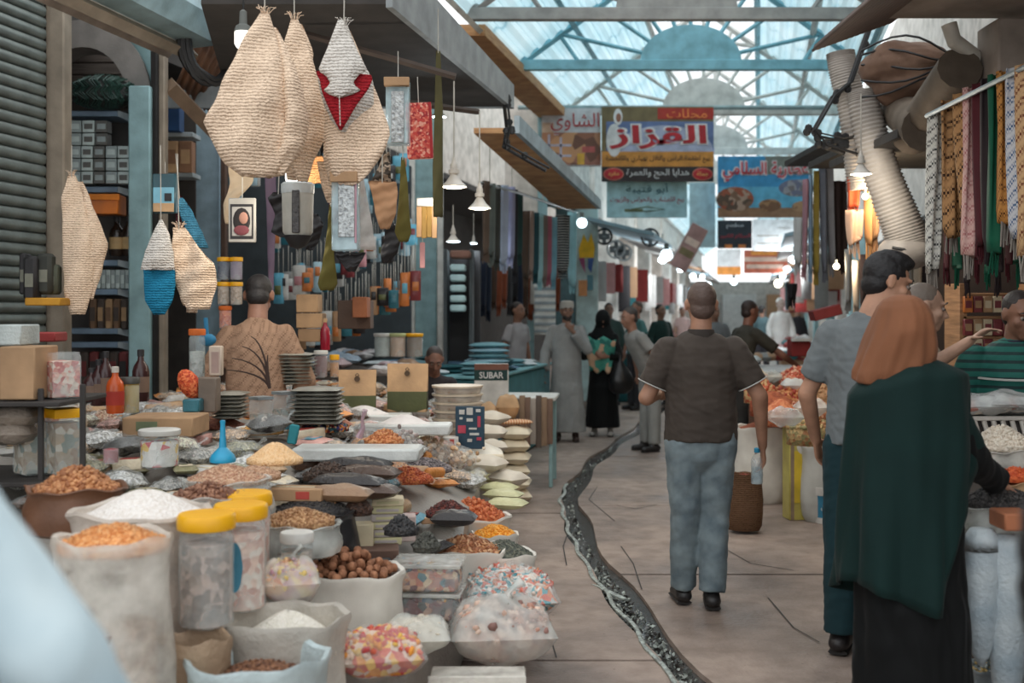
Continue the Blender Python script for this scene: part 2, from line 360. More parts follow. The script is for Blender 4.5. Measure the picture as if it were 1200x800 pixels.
def truss(Y, m, m2, label, nsp=9, hub=.62, arch=False):
    X = RX(Y); t = thing('roof_truss', label, 'roof truss', (X, Y, ez), 0)
    MB().box((0, 0, 0), (4.3, .09, .13), m, b=.01).build('bottom_chord', t)
    mb = MB(); n = 16                                    # half-disc hub plate
    a = [(hub*math.cos(PI*i/n), -.03, .05+hub*.72*math.sin(PI*i/n)) for i in range(n+1)]; b = [(x, .03, z) for x, y, z in a]
    mb.loft([np.array(a), np.array(b)], m2); mb.build('hub_plate', t)
    for i in range(nsp):
        th = PI*(i+.7)/(nsp+.4); c, s = math.cos(th), math.sin(th); k = 1/(abs(c)/2.1+s/1.5)
        MB().tube([(hub*.9*c, 0, .05+hub*.65*s), (k*c, 0, k*s)], .026, m2, 4).build('spoke', t)
    for s in (-1, 1):
        MB().tube([(s*2.12, 0, 0), (0, 0, rz_-ez-.08)], .045, m, 4).build('rafter', t)
        MB().tube([(s*2.1*math.cos(v), 0, 1.05*math.sin(v)) for v in np.linspace(0, PI/2, 10)], .03, m2, 5).build('arch_rib', t)
        MB().tube([(s*1.35, 0, 0), (s*1.62, 0, .38)], .025, m, 4).build('brace', t)
truss(11.6, truG, truG, 'nearest roof truss, brown-grey chord with broad half-round plate at the top of the view')
truss(14.0, truT, truT, 'turquoise roof truss with half-disc hub and fanned spokes, second from the front')
truss(17.2, white, white, 'pale roof truss right above the large red and blue sign')
for i, Y in enumerate((21.5, 26.5)): truss(Y, white, white, ('pale fan truss just above the blue spice sign', 'farthest fan truss in the white glare of the arcade')[i])
# eave walkway with ochre underside, white piers below it
ev = MB().loft([np.array([(x, Y, 4.46) for x, Y in ((LX, Y)for LX in ())]) if False else np.array([(PX(525, 40, 12.1).x-.0+K*(Y-12.1)+dx, Y, z) for dx, z in ((0, 4.5), (.42, 4.5), (.42, 4.62), (0, 4.62))]) for Y in (12.0, 14, 16, 18)], orng)
struct(ev, 'trim_1', ang=30)
for i, (px0, px1, Y, m) in enumerate(((592, 630, 17.5, wallw), (630, 641, 17.3, teal))):
    a = PX(px0, 0, Y).x; b = PX(px1, 0, Y).x
    struct(MB().box(((a+b)/2, Y, 3.3), (b-a, .5, 3.2), m), 'wall_pier_%d' % (i+1))
# upper walls along both eaves, far away
def seg(Y0, Y1, z0, z1, off, m, th=.2, name='wall_left', side=LW, parent=None, b=.01):
    a = side(Y0, off); c = side(Y1, off); L = (c-a).length; mid = (a+c)/2
    mb = MB().box((0, 0, 0), (th, L, z1-z0), m, b=b); return struct(mb, name, (mid.x, mid.y, (z0+z1)/2), PHI, parent)
wl = seg(2, 7.9, 3.4, 6.0, -.3, wallw, .2); wl.name = 'wall_left'
seg(7.9, 60, 4.0, 6.0, -.6, wallw, .2, 'wall_left_upper'); seg(1.5, 60, 2.9, 6.4, 1.1, wallw, .2, 'wall_right_upper', RW)
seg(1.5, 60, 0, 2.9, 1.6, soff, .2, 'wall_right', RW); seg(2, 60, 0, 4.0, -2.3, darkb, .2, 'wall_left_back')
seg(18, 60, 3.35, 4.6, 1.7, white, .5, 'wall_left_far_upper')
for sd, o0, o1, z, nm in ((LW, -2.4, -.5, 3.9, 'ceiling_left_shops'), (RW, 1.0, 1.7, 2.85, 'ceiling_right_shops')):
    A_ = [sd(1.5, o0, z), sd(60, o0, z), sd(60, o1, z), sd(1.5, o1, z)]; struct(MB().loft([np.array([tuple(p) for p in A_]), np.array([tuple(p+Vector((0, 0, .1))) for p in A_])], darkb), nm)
# closed roller shutter at the left edge, slat by slat
s0 = LW(7.9, 0); sm = MB(); prof = [(0, 0), (.018, .012), (.024, .04), (.018, .066), (0, .078)]
rg = [np.array([(x, yy, z) for x, z in prof]+[(-.01, yy, .078), (-.01, yy, 0)]) for yy in (-1.5, 0)]
sm.loft(rg, sh); shut = struct(MB().box((0, -.75, 0), (.04, 1.5, .06), sh), 'shutter_left', (s0.x-.02, s0.y, .6), PHI)
proto = sm.build('slat', shut, (0.02, 0, .03), ang=60)
for i in range(1, 42): child(proto, 'slat', shut, (.02, 0, .03+.079*i))
def post(px0, px1, py0, py1, Y, m, name, th=.15):
    a, b = PX(px0, py0, Y), PX(px1, py1, Y); z0 = max(0, b.z)
    return struct(MB().box(((a.x+b.x)/2, Y+th/2, (a.z+z0)/2), (b.x-a.x, th, a.z-z0), m, b=.012), name)
post(44, 53, -60, 720, 8.0, dark, 'trim_2', .06); post(53, 75, -60, 600, 7.95, beige, 'trim_3')
post(150, 176, 100, 600, 8.8, teal, 'wall_column_1', .2); post(176, 184, 55, 600, 8.85, dark, 'gap_shade_strip', .1); post(184, 193, 60, 600, 8.9, beige, 'trim_5', .1)  # dark strip between column and beige post paints the shade of an open gap
post(226, 258, 120, 560, 10.6, mat('pale_blue_wall', (158, 184, 198), rough=.6), 'wall_column_2', .3); post(258, 265, 100, 560, 10.5, mat('brown_post', (88, 66, 54)), 'trim_6', .08)
post(486, 512, 120, 520, 16.0, teal, 'wall_column_3', .3); post(478, 486, 130, 520, 15.9, white, 'trim_7', .1); post(512, 519, 120, 520, 15.9, white, 'trim_8', .1)
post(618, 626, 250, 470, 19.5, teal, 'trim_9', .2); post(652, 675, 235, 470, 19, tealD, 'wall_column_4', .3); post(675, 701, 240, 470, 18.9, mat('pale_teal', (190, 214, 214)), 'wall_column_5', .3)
# arch of the first shop (faces the camera) with plank infill
ar = MB(); Y = 8.95; cx, cy = 98, 118; n = 20
def arcring(r0, r1, y0, y1, z=None):
    R = []
    for i in range(n+1):
        th = PI*i/n
        o = PX(cx+r1*math.cos(th), cy-r1*1.18*math.sin(th), Y); q = PX(cx+r0*math.cos(th), cy-r0*1.2*math.sin(th), Y)
        R.append(np.array([(q.x, y0, q.z), (o.x, y0, o.z), (o.x, y1, o.z), (q.x, y1, q.z)]))
    return R
ar.loft(arcring(52, 80, Y-.02, Y+.25), mat('arch_grey', (128, 124, 120))); R = arcring(80, 100, Y, Y+.2)
arch = struct(ar, 'wall_arch')
mb = MB(); Vt = []
for i in range(n+1):
    th = PI/2*i/n; p = PX(cx+80*math.cos(th), cy-94*math.sin(th), Y+.02); q = PX(182, cy-100*math.sin(th)**1.0, Y+.02) if i < n else PX(98, 10, Y+.02); Vt.append([tuple(p), tuple(q)])
mb.grid(Vt, teal); o = mb.build('arch_spandrel', arch); md = o.modifiers.new('t', 'SOLIDIFY'); md.thickness = .08
pl = mat('grey_plank', (120, 110, 102), kind='wood')
for i in range(7):
    a = PX(78, 25+i*14, Y+.5); MB().box((a.x+.25, a.y, a.z), (.62, .03, .088), pl).build('plank', arch)
# slanted fascia, awnings and housings at the upper left
def poly(pts, th, m, name, st=True, lab=None):           # a thick flat panel through corners given in order
    P = [Vector(p) for p in pts]; nrm = (P[1]-P[0]).cross(P[2]-P[0]).normalized()*th
    mb = MB().loft([np.array([tuple(p) for p in P]), np.array([tuple(p+nrm) for p in P])], m)
    return struct(mb, name, ang=30) if st else mb
ca = Vector((PX(500, 48, 7.2).x, 7.2, 3.3)); cb = Vector((PX(597, 125, 9.5).x, 9.5, 3.3))
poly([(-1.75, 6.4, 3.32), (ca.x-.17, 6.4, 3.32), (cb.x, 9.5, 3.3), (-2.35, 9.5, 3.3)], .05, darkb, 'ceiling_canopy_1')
poly([(ca.x-.17, 6.4, 3.3), (cb.x, 9.5, 3.28), (cb.x, 9.5, 3.48), (ca.x-.17, 6.4, 3.62)], .04, fas, 'trim_10')
poly([(cb.x-.02, 9.55, 3.3), (-2.9, 9.55, 3.3), (-2.9, 9.55, 3.5), (cb.x-.02, 9.55, 3.5)], .04, fas, 'trim_11')
b2a = Vector((.02, 10.4, 3.22)); b2b = Vector((PX(700, 247, 15.2).x, 15.2, 2.96))
poly([(-.35, 10.4, 3.22), tuple(b2a), tuple(b2b), (.62, 15.2, 2.96)], .05, orng, 'ceiling_canopy_2')
poly([tuple(b2a), tuple(b2b), tuple(b2b+Vector((0, 0, .12))), tuple(b2a+Vector((0, 0, .16)))], .05, steel, 'trim_12')
poly([tuple(b2b), (PX(640, 232, 17.5).x, 17.5, 3.2), (PX(640, 232, 17.5).x, 17.5, 3.3), tuple(b2b+Vector((0, 0, .12)))], .05, steel, 'trim_13')
# roller housing and corrugated awning above the first shops
a, b = PX(250, 28, 8.2), PX(110, -80, 6.4); a2 = PX(222, 57, 8.2); b2 = PX(60, -20, 6.4)
mb = MB(); mb.tube([a2, b2], .03, white, 4)
ds = (a-b).normalized(); up = Vector((0, 0, 1)); sd = ds.cross(up).normalized()
c0 = [(.0, 0), (-.22, .02), (-.30, .16), (-.28, .36), (-.1, .46), (.1, .4), (.16, .2), (.1, .04)]
mb.loft([np.array([tuple(p-sd*x+up*z) for x, z in c0]) for p in (a2, b2)], mat('housing_blue', (168, 198, 206), rough=.4)); 
mb.tube([a2+sd*.02-up*.05, b2+sd*.02-up*.05], .05, beige, 4); mb.tube([a2+sd*-.16-up*.03, b2+sd*-.16-up*.03], .035, soff, 4)
one(mb, 'shutter_housing', 'blue-grey roller shutter housing over the first shop, upper left', 'housing', ang=30)
mb = MB(); A, B, C_, D_ = PX(206, 100, 9.2), PX(262, 150, 10.2), PX(300, 60, 9.6), PX(238, 30, 8.8); n = 36; R = []
for e0, e1 in ((A, B), (D_, C_)):
    R.append([tuple(e0.lerp(e1, i/n)+Vector((0, 0, .03 if (i//2) % 2 else 0))) for i in range(n+1)])
mb.grid(R, rust); o = one(mb, 'awning', 'rust-brown corrugated awning behind the coiled black cable', 'awning', ang=20); md = o.modifiers.new('t', 'SOLIDIFY'); md.thickness = .01
mb = MB(); mb.tube([PX(198, 100, 9.0), PX(256, 160, 9.6)], .075, mat('awning_edge', (130, 108, 88)), 4); one(mb, 'awning_beam', 'brown beam along the lower edge of the rusty awning', 'beam')
mb = MB(); 
for k in range(7):
    R0 = .24+random.uniform(-.03, .03); c = PX(240, 52, 8.0)
    mb.tube([c+Vector((.03*k*.3+R0*.8*math.cos(t)*.75, R0*.4*math.cos(t+.6), R0*math.sin(t)+.01*math.sin(5*t+k))) for t in np.linspace(0, 2*PI, 26)], .022, cable, 6, cap=False)
one(mb, 'cable_coil', 'thick coil of black cable hanging by the shutter housing, upper left', 'cable')
for nm, pts, r, lb in (('electric_cable', ((490, -5), (507, 30), (540, 75), (590, 116), (594, 150), (590, 172), (618, 188), (640, 200)), .018, 'black cable bundle sagging along the grey canopy edge to the white pier'),
                       ('electric_cable', ((1060, -2), (1022, 22), (1010, 55), (995, 98), (975, 115), (952, 155), (965, 172), (1003, 184)), .018, 'black cable bundle looping down in front of the right ducts'),
                       ('electric_cable', ((953, 158), (985, 165), (1005, 160)), .01, 'thin black wire under the duct cable bundle')):
    Y = 9.3 if pts[0][0] < 800 else 8.2
    mb = MB(); mb.tube([PX(x, y, Y-(.0 if i < 4 else -.2)) for i, (x, y) in enumerate(pts)], r, cable, 6)
    mb.tube([PX(x+4, y-3, Y-.02) for i, (x, y) in enumerate(pts)], r*.6, cable, 5)
    for i in range(14):
        x, y = pts[random.randint(1, len(pts)-2)]; p = PX(x+random.uniform(-7, 7), y+random.uniform(-7, 7), Y); mb.ell(p, (.03, .02, .03), cable, 6)
    one(mb, nm, lb, 'cable')
# rods with hanging goods
for pts, lb in ((((358, 40, 6.8), (400, 52, 6.75), (450, 66, 6.7), (534, 90, 6.7)), 'dark rusty rod the loofahs and glass bottle hang from'), (((478, 120, 7.5), (560, 131, 8.2)), 'thin dark rod with small lamps under the grey canopy'),):
    mb = MB(); mb.tube([PX(*p) for p in pts], .022, mat('rod_dark', (70, 58, 50)), 6); one(mb, 'hanging_rod', lb, 'rod')
mb = MB(); mb.tube([PX(607, 126, 17), PX(968, 126, 17)], .035, mat('rod_pale', (150, 170, 172)), 6); one(mb, 'sign_rod', 'pale steel rod across the street carrying the hanging signs', 'rod')
# ---------------------------------------------------------------- people
def interp_lin(out, n):
    ys = [o[0] for o in out]; t_ = np.linspace(0, len(out)-1, n); ix = range(len(out)); return [tuple(float(np.interp(v, ix, [o[j] for o in out])) for j in range(3)) for v in t_]
def cap(p0, p1, r0, r1, flat=1.0, e0=1, e1=1, seg=16, wide=None):  # closed tapered capsule; flat squeezes it front to back
    p0 = Vector(p0); p1 = Vector(p1); t = (p1-p0); L = t.length; t.normalize()
    x = Vector(wide) if wide else Vector((1, 0, 0))
    if abs(x.dot(t)) > .9: x = Vector((0, 0, 1))
    x = (x-t*x.dot(t)).normalized(); y = t.cross(x); R = []
    prof = []
    if e0: prof += [(-math.cos(a)*r0, math.sin(a)*r0) for a in (.25, .6, 1.0)]
    prof += [(0, r0)]+[(L*i/6, r0+(r1-r0)*i/6) for i in range(1, 6)]+[(L, r1)]
    if e1: prof += [(L+math.cos(a)*r1, math.sin(a)*r1) for a in (1.0, .6, .25)]
    for (d, r) in prof:
        R.append([tuple(p0+t*d+(x*math.cos(2*PI*k/seg)+y*math.sin(2*PI*k/seg)*flat)*r) for k in range(seg)])
    return R
def fuse(prims, voxel, sm=6, name='body'):                # one continuous surface from overlapping volumes
    mb = MB()
    for p in prims:
        if isinstance(p, tuple): mb.ell(p[0], p[1], None, 16, p[2] if len(p) > 2 else None)
        else: mb.loft([np.array(r) for r in p], None)
    me = bpy.data.meshes.new('tmp'); me.from_pydata(np.concatenate(mb.v).tolist(), [], mb.f); o = bpy.data.objects.new('tmp', me); COL.objects.link(o)
    m = o.modifiers.new('r', 'REMESH'); m.mode = 'VOXEL'; m.voxel_size = voxel
    if sm: m = o.modifiers.new('s', 'SMOOTH'); m.iterations = sm; m.factor = .5
    dg = bpy.context.evaluated_depsgraph_get(); r = bpy.data.meshes.new_from_object(o.evaluated_get(dg)); bpy.data.objects.remove(o); bpy.data.meshes.remove(me); r.name = name
    return r
def getco(me): V = np.zeros(len(me.vertices)*3); me.vertices.foreach_get('co', V); return V.reshape(-1, 3)
def getno(me): V = np.zeros(len(me.vertices)*3); me.vertex_normals.foreach_get('vector', V); return V.reshape(-1, 3)
def setco(me, V): me.vertices.foreach_set('co', V.ravel()); me.update()
def put(me, m, parent, name, fold=0, fs=1.0, seed=1, vert=0):
    if fold:
        V = getco(me); Nn = getno(me); S = V*np.array([1, 1, .35 if vert else 1.0])
        a = wr(S, fs*7, seed)*.6+wr(S*np.array([1, 1, 1.6]), fs*15, seed+3)*.35; V = V+Nn*(fold*a)[:, None]; setco(me, V)
    me.materials.clear(); me.materials.append(m); me.polygons.foreach_set('use_smooth', [True]*len(me.polygons)); me.update()
    o = bpy.data.objects.new(name, me); COL.objects.link(o); o.parent = parent; return o
def hand(wrist, d, n, curl=.5, s=1.0, side=1, spread=1.0):    # palm and five fingers; d = direction, n = the way the palm faces
    w_ = Vector(wrist); d = Vector(d).normalized(); n = Vector(n); n = (n-d*n.dot(d)).normalized(); l = d.cross(n)*side; P = []
    P.append(cap(w_+d*.015*s, w_+d*.075*s, .034*s, .041*s, .38, wide=l, seg=12))
    for i, (o_, L, r) in enumerate(((-.033, .078, .0088), (-.011, .088, .0092), (.011, .082, .0088), (.032, .064, .0078))):
        b = w_+d*.085*s+l*o_*s; dd = (d+l*o_*3.5*spread).normalized(); a = curl*(.5+.12*i); p = b; q = None
        for j, f in enumerate((.45, .32, .26)):
            ang = a*(j+1); v = (dd*math.cos(ang)+n*math.sin(ang)).normalized(); q = p+v*L*f*s
            P.append(cap(p, q, r*s*(1-.08*j), r*s*(.93-.08*j), seg=8)); p = q
    b = w_+d*.03*s-l*.03*s; v = (d*.6-l*.75+n*.35).normalized(); q = b+v*.04*s; P.append(cap(b, q, .013*s, .0105*s, seg=8))
    v2 = (d*.85-l*.25+n*.5*curl*2).normalized(); P.append(cap(q, q+v2*.035*s, .0105*s, .0085*s, seg=8))
    return P
def head_prims(c, R, s=1.0, face=True):
    T = lambda p: Vector(c)+R@(Vector(p)*s); E = lambda p, r: (tuple(T(p)), tuple(x*s for x in r), R); P = []
    P += [E((0, .014, .03), (.077, .098, .09)), E((0, -.02, -.03), (.063, .072, .085)), E((0, -.02, -.06), (.056, .055, .05)), E((0, -.068, -.094), (.028, .024, .022))]
    P += [cap(T((0, -.088, .014)), T((0, -.114, -.028)), .0095*s, .0135*s, seg=10), E((0, -.1, -.033), (.019, .013, .010))]
    P += [E((.028, -.078, .034), (.03, .017, .009)), E((-.028, -.078, .034), (.03, .017, .009)), E((.04, -.06, -.02), (.026, .024, .025)), E((-.04, -.06, -.02), (.026, .024, .025))]
    P += [E((0, -.087, -.06), (.025, .013, .0075)), E((0, -.084, -.074), (.021, .013, .0085))]
    for sx in (-1, 1): P += [E((sx*.08, .012, -.002), (.009, .02, .033)), E((sx*.084, .02, .01), (.008, .014, .02))]
    return P
def figure(label, loc, rz, H=1.75, skin=(176, 132, 108), top=None, bot=None, hair=None, beard=None, lean=0, yaw=0, pitch=0, arms={}, legs=None, build=1.0, voxel=.012, seat=False, kind='tee', shoe=(40, 38, 38), group=None, headgear=None, hands=True, name='person', headfwd=0, sleeve=.62):
    k = H/1.75; t = thing(name, label, 'person', loc, rz, group)
    V = lambda *p: Vector(p)*k
    def tor(x, y, z):                                     # lean the upper body forward about the pelvis
        v = V(x, y, z)-V(0, 0, .95); c, s = math.cos(lean), math.sin(lean); return Vector((v.x, v.y*c-v.z*s, v.z*c+v.y*s))+V(0, 0, .95)
    R = (Matrix.Rotation(yaw, 3, 'Z')@Matrix.Rotation(lean*.5+pitch, 3, 'X'))
    nb = tor(0, .02, 1.46); hc = nb+(R@V(0, -.01-headfwd, .165)); b = build; skm = mat('skin_%d_%d_%d' % skin, skin, rough=.55, scale=9, bump=.1)
    B = [cap(tor(0, 0, .95), tor(0, 0, 1.28), .135*k*b, .15*k*b, .66), cap(tor(-.12, .01, 1.37), tor(.12, .01, 1.37), .045*k, .045*k), cap(nb-V(0, 0, .03), hc-R@V(0, -.01, .06), .06*k, .056*k)]
    B += head_prims(hc, R, k)
    L = legs or {'hip': .09, -1: ((-.1, 0, .5), (-.11, 0, .09)), 1: ((.1, 0, .5), (.11, 0, .09))}
    J = {}
    for s in (-1, 1):
        hip = V(s*.09, 0, .9) if not seat else V(s*.09, 0, .9); kn, an = V(*L[s][0]), V(*L[s][1]); J[s] = (hip, kn, an)
        B += [cap(hip, kn, .078*k*b, .055*k), cap(kn, an, .055*k, .036*k), cap(an-V(0, -.02, .05), an+V(s*.01, -.15, -.055), .034*k, .03*k, .8)]
        a = arms.get(s, ((s*.25, .02, 1.15), (s*.26, -.06, .9), None)); shd = tor(s*.175*b, .01, 1.385); el = tor(*a[0]) if not (len(a) > 3 and a[3]) else V(*a[0]); wri = tor(*a[1]) if not (len(a) > 3 and a[3]) else V(*a[1])
        B += [cap(shd-V(s*.035, 0, .012), el, .036*k, .04*k*b), cap(el, wri, .041*k*b, .026*k)]
        d = (wri-el).normalized(); hn = Vector(a[2]) if a[2] else Vector((-s, 0, 0)); J[s+10] = (shd, el, wri)
        if hands: B += hand(wri, d, hn, .5, k, s)
    put(fuse(B, voxel, 4 if voxel < .009 else 3), skm, t, 'body')
    J['head'] = hc; J['R'] = R; J['k'] = k; J['tor'] = tor
    if abs(yaw) < 2.3 and True:
        for s in (-1, 1):
            mb = MB(); mb.ell(hc+R@V(s*.03, -.079, .006), (.0112*k,)*3, mat('eye_white', (150, 136, 126), rough=.3), 10); mb.ell(hc+R@V(s*.03, -.087, .006), (.0075*k,)*3, mat('eye_dark', (30, 22, 18), rough=.2), 8); mb.build('eye', t)
            if hair: MB().tube([hc+R@V(s*.012, -.094, .034), hc+R@V(s*.03, -.095, .042), hc+R@V(s*.05, -.083, .034)], [.003, .005, .003], mat('hair_%d_%d_%d' % hair, hair, rough=.6, bump=.4), 5).build('eyebrow', t)
    if hair:
        hm = mat('hair_%d_%d_%d' % hair, hair, rough=.6, bump=.4)
        T = lambda p: tuple(hc+R@(Vector(p)*k)); thick = 1.0 if headgear != 'short' else .4
        HP = [(T((0, .026, .042)), tuple(x*k for x in (.0765+.008*thick, .091+.008*thick, .082+.012*thick)), R), (T((0, .05, -.02)), tuple(x*k for x in (.066+.004*thick, .055+.004*thick, .06)), R)]
        if headgear == 'quiff': HP += [(T((0, -.034, .104)), (.062*k, .055*k, .032*k), R), (T((0, .0, .115)), (.07*k, .075*k, .03*k), R)]
        put(fuse(HP, .008*k, 3), hm, t, 'hair', .0035*thick, 6)
    if beard:
        T = lambda p: tuple(hc+R@(Vector(p)*k)); put(fuse([(T((0, -.034, -.075)), (.062*k, .062*k, .045*k), R), (T((0, -.07, -.1)), (.034*k, .032*k, .032*k), R)], .008, 3), mat('beard_%d' % beard[0], beard, rough=.8, bump=.5), t, 'beard', .004, 8)
    if top:
        tm = top; S = []
        if kind in ('tee', 'long', 'robe'):
            S += [cap(tor(0, .0, .90 if kind != 'robe' else .95), tor(0, .0, 1.12), .178*k*b, .172*k*b, .70, e0=0), cap(tor(0, 0, 1.10), tor(0, .005, 1.30), .172*k*b, .178*k*b, .68), cap(tor(-.13*b, .01, 1.37), tor(.13*b, .01, 1.37), .068*k, .068*k, .95), cap(tor(0, .01, 1.425), tor(-.15*b, .01, 1.385), .062*k, .05*k), cap(tor(0, .01, 1.425), tor(.15*b, .01, 1.385), .062*k, .05*k), cap(tor(0, .012, 1.35), tor(0, .012, 1.475), .1*k, .066*k, .9, e1=0)]
            if b > 1.1: S.append((tuple(tor(0, -.06, 1.08)), (.17*k*b, .13*k*b, .15*k)))
            for s in (-1, 1):
                shd, el, wri = J[s+10]; shd = shd-V(s*.02, 0, 0)
                if kind == 'tee': S.append(cap(shd, shd.lerp(el, sleeve+.12), .068*k*b, .068*k*b, e1=0))
                else: S += [cap(shd, el, .066*k*b, .062*k), cap(el, el.lerp(wri, .9), .062*k, (.052 if kind == 'long' else .07)*k, e1=0)]
            if kind == 'robe': S += [cap(V(0, 0, .12), V(0, 0, .7), .25*k, .2*k, .78, e0=0), cap(V(0, 0, .68), tor(0, 0, 1.0), .2*k, .18*k, .75)]
        put(fuse(S, max(voxel, .009), 5), tm, t, 'robe' if kind == 'robe' else 'shirt', .009*k, 1.1, 3, vert=(kind == 'robe'))
    if bot:
        S = [cap(tor(0, 0, .98), V(0, 0, .9), .155*k*b, .16*k*b, .72, e0=0)]
        for s in (-1, 1):
            hip, kn, an = J[s]; S += [cap(hip, kn, .098*k*b, .082*k), cap(kn, an+V(0, 0, .0), .082*k, .072*k, e1=0)]
        put(fuse(S, max(voxel, .009), 4), bot, t, 'trousers', .0065*k, .9, 5)
    if shoe:
        for s in (-1, 1):
            an = J[s][2]; S = [cap(an+V(0, .03, -.045), an+V(s*.015, -.14, -.055), .046*k, .042*k, .8), cap(an+V(0, .01, -.03), an+V(0, -.03, .0), .045*k, .042*k)]
            me = fuse(S, .009, 3); C = getco(me); C[:, 2] = np.maximum(C[:, 2], .004); setco(me, C); so = put(me, mat('shoe_%d_%d' % (shoe[0], shoe[1]), shoe, rough=.45), t, 'shoe')
            a0 = an+V(0, .045, 0); a1 = an+V(s*.02, -.17, 0); pts = [Vector((a0.x, a0.y, .01)), Vector((a1.x, a1.y, .01))]
            MB().tube(pts, [.042*k, .04*k], mat('sole', (46, 42, 40)), 10, flat=.28).build('sole', so)
    return t, J
# ------------- the people in the photograph
PI_ = PI
brown = mat('polo_brown', (74, 66, 60), kind='cloth'); jean = mat('washed_jeans', (136, 150, 154), kind='cloth', col2=(98, 112, 120), scale=9)
X = lambda px, Y: (px-600)*Y/F
t, J = figure('man in a brown polo shirt and pale jeans walking away with a water bottle', (X(821, 6.1), 6.1, 0), PI, 1.75, (172, 128, 104), brown, jean, hair=(92, 74, 66), headgear='short', build=1.12, voxel=.0075, arms={-1: ((-.31, .03, 1.14), (-.35, -.08, .86), (1, 0, 0)), 1: ((.29, .0, 1.13), (.2, -.2, 1.13), (-1, 0, 0))},
              legs={-1: ((-.085, -.05, .5), (-.06, .0, .09)), 1: ((.075, -.04, .5), (.075, -.12, .09))}, name='person', kind='tee')
col = mat('collar_brown', (64, 58, 54), kind='cloth'); pip = mat('piping_pale', (196, 196, 190))
hc = J['tor'](0, .012, 1.475)
MB().lathe([(.072, -.045), (.078, -.02), (.070, .02), (.062, .022)], col, tuple(hc), 20, cap=False).build('collar', t)
MB().tube([hc+Vector((.0765*math.cos(a), .0765*math.sin(a), -.038)) for a in np.linspace(0, 2*PI, 24)], .003, pip, 5, cap=False).build('piping', t)
for s in (-1, 1):
    shd, el, wri = J[s+10]; shd = shd-Vector((s*.02, 0, 0)); c = shd.lerp(el, .735); d = (el-shd).normalized(); a = d.cross(Vector((0, 1, 0))).normalized(); bb = d.cross(a)
    MB().tube([c+(a*math.cos(q)+bb*math.sin(q))*.074*1.1 for q in np.linspace(0, 2*PI, 22)], .0035, pip, 5, cap=False).build('piping', t)
wr_ = J[-1+10][2]; d = (wr_-J[9][1]).normalized()
bt = thing('water_bottle', 'small clear water bottle with a blue cap held by the man in brown', 'bottle', t.matrix_basis@(wr_+d*.085+Vector((.035, 0, -.13))), 0)
clearp = mat('clear_plastic', (225, 235, 238), kind='film', alpha=.35, rough=.1); watr = mat('water_inside', (170, 200, 210), kind='film', alpha=.5, rough=.05)
MB().lathe([(.0, 0), (.03, 0), (.033, .01), (.033, .06), (.030, .07), (.033, .08), (.033, .12), (.026, .145), (.013, .165), (.013, .18)], clearp, seg=16, cap=False).build('bottle_body', bt)
MB().lathe([(.0, .003), (.03, .003), (.03, .09), (0, .09)], watr, seg=14, cap=False).build('water', bt)
MB().lathe([(.016, .17), (.016, .192), (.012, .195)], mat('cap_blue', (60, 160, 200)), seg=14).build('cap', bt)
# man in grey T-shirt, seen from behind, face turned right
greyT = mat('tee_grey', (114, 120, 122), kind='cloth'); dgt = mat('trousers_dark_teal', (30, 58, 64), kind='cloth')
figure('young man with thick black hair in a grey T-shirt behind the woman in green', (X(1015, 5.25), 5.25, 0), PI-.55, 1.88, (184, 138, 112), greyT, dgt, hair=(26, 24, 26), headgear='quiff', voxel=.0075, yaw=-1.05+.1, pitch=.28, lean=.12, arms={-1: ((-.27, -.02, 1.12), (-.28, -.16, .9), None), 1: ((.27, -.02, 1.12), (.27, -.18, .92), None)}, headfwd=.02, shoe=(38, 34, 34))
# older man in profile behind, arm reaching out
def loc2(px, py, Y, ox=1066, oY=5.9, rz=.95, k=1.74/1.75):
    p = PX(px, py, Y)-Vector((X(ox, oY), oY, 0)); r = rotz([tuple(p)], -rz)[0]/k; return tuple(r)
beigeS = mat('shirt_beige', (176, 156, 136), kind='cloth')
figure('older man with short grey hair reaching his arm out behind the brown headscarf', (X(1066, 5.9), 5.9, 0), .95, 1.74, (188, 150, 128), beigeS, mat('trousers_brown', (70, 62, 56), kind='cloth'), hair=(120, 108, 98), headgear='short', yaw=.5, pitch=.12, lean=.12, voxel=.009,
       arms={1: (loc2(1092, 428, 5.75), loc2(1137, 399, 5.62), (0, 0, -1), True), -1: ((-.26, 0, 1.12), (-.26, -.1, .9), None)}, kind='tee')
# green polo trader
gp = mat('polo_green', (22, 98, 88), kind='stripe', col2=(18, 50, 50), scale=7.5, alpha=.32)
t, J = figure('trader in a green striped polo shirt with stubble behind the right counter', (X(1188, 5.75), 5.75, 0), -.25, 1.70, (138, 98, 78), gp, mat('trousers_black', (34, 34, 36), kind='cloth'), hair=(48, 40, 36), headgear='short', beard=None, build=1.2, yaw=.35, pitch=.25, lean=.06, voxel=.009, arms={-1: ((-.3, -.02, 1.13), (-.3, -.12, .9), None), 1: ((.3, -.02, 1.12), (.25, -.2, .98), None)})
MB().tube([J['tor'](.17*math.cos(a)*1.2, -.135*math.sin(a)*1.25, 1.30) for a in np.linspace(.1, PI-.1, 14)], .006, pip, 5).build('chest_stripe', t)
MB().lathe([(.086, -.05), (.088, -.02), (.074, .02)], mat('navy', (26, 32, 50)), tuple(J['tor'](0, .012, 1.47)), 18, cap=False).build('collar', t)
# woman: brown headscarf, dark green cape, black robe
WY = 4.05; wx = X(1062, WY); t = thing('person', 'woman in a brown headscarf, dark green cape and black robe reaching to the right stall', 'person', (wx, WY, 0), PI)
gk = mat('cape_green', (13, 40, 38), kind='cloth'); bk = mat('robe_black', (12, 14, 15), kind='cloth'); hj = mat('hijab_brown', (132, 86, 60), kind='cloth')
sk = mat('skin_176_132_108', (176, 132, 108), rough=.55, scale=9, bump=.1)
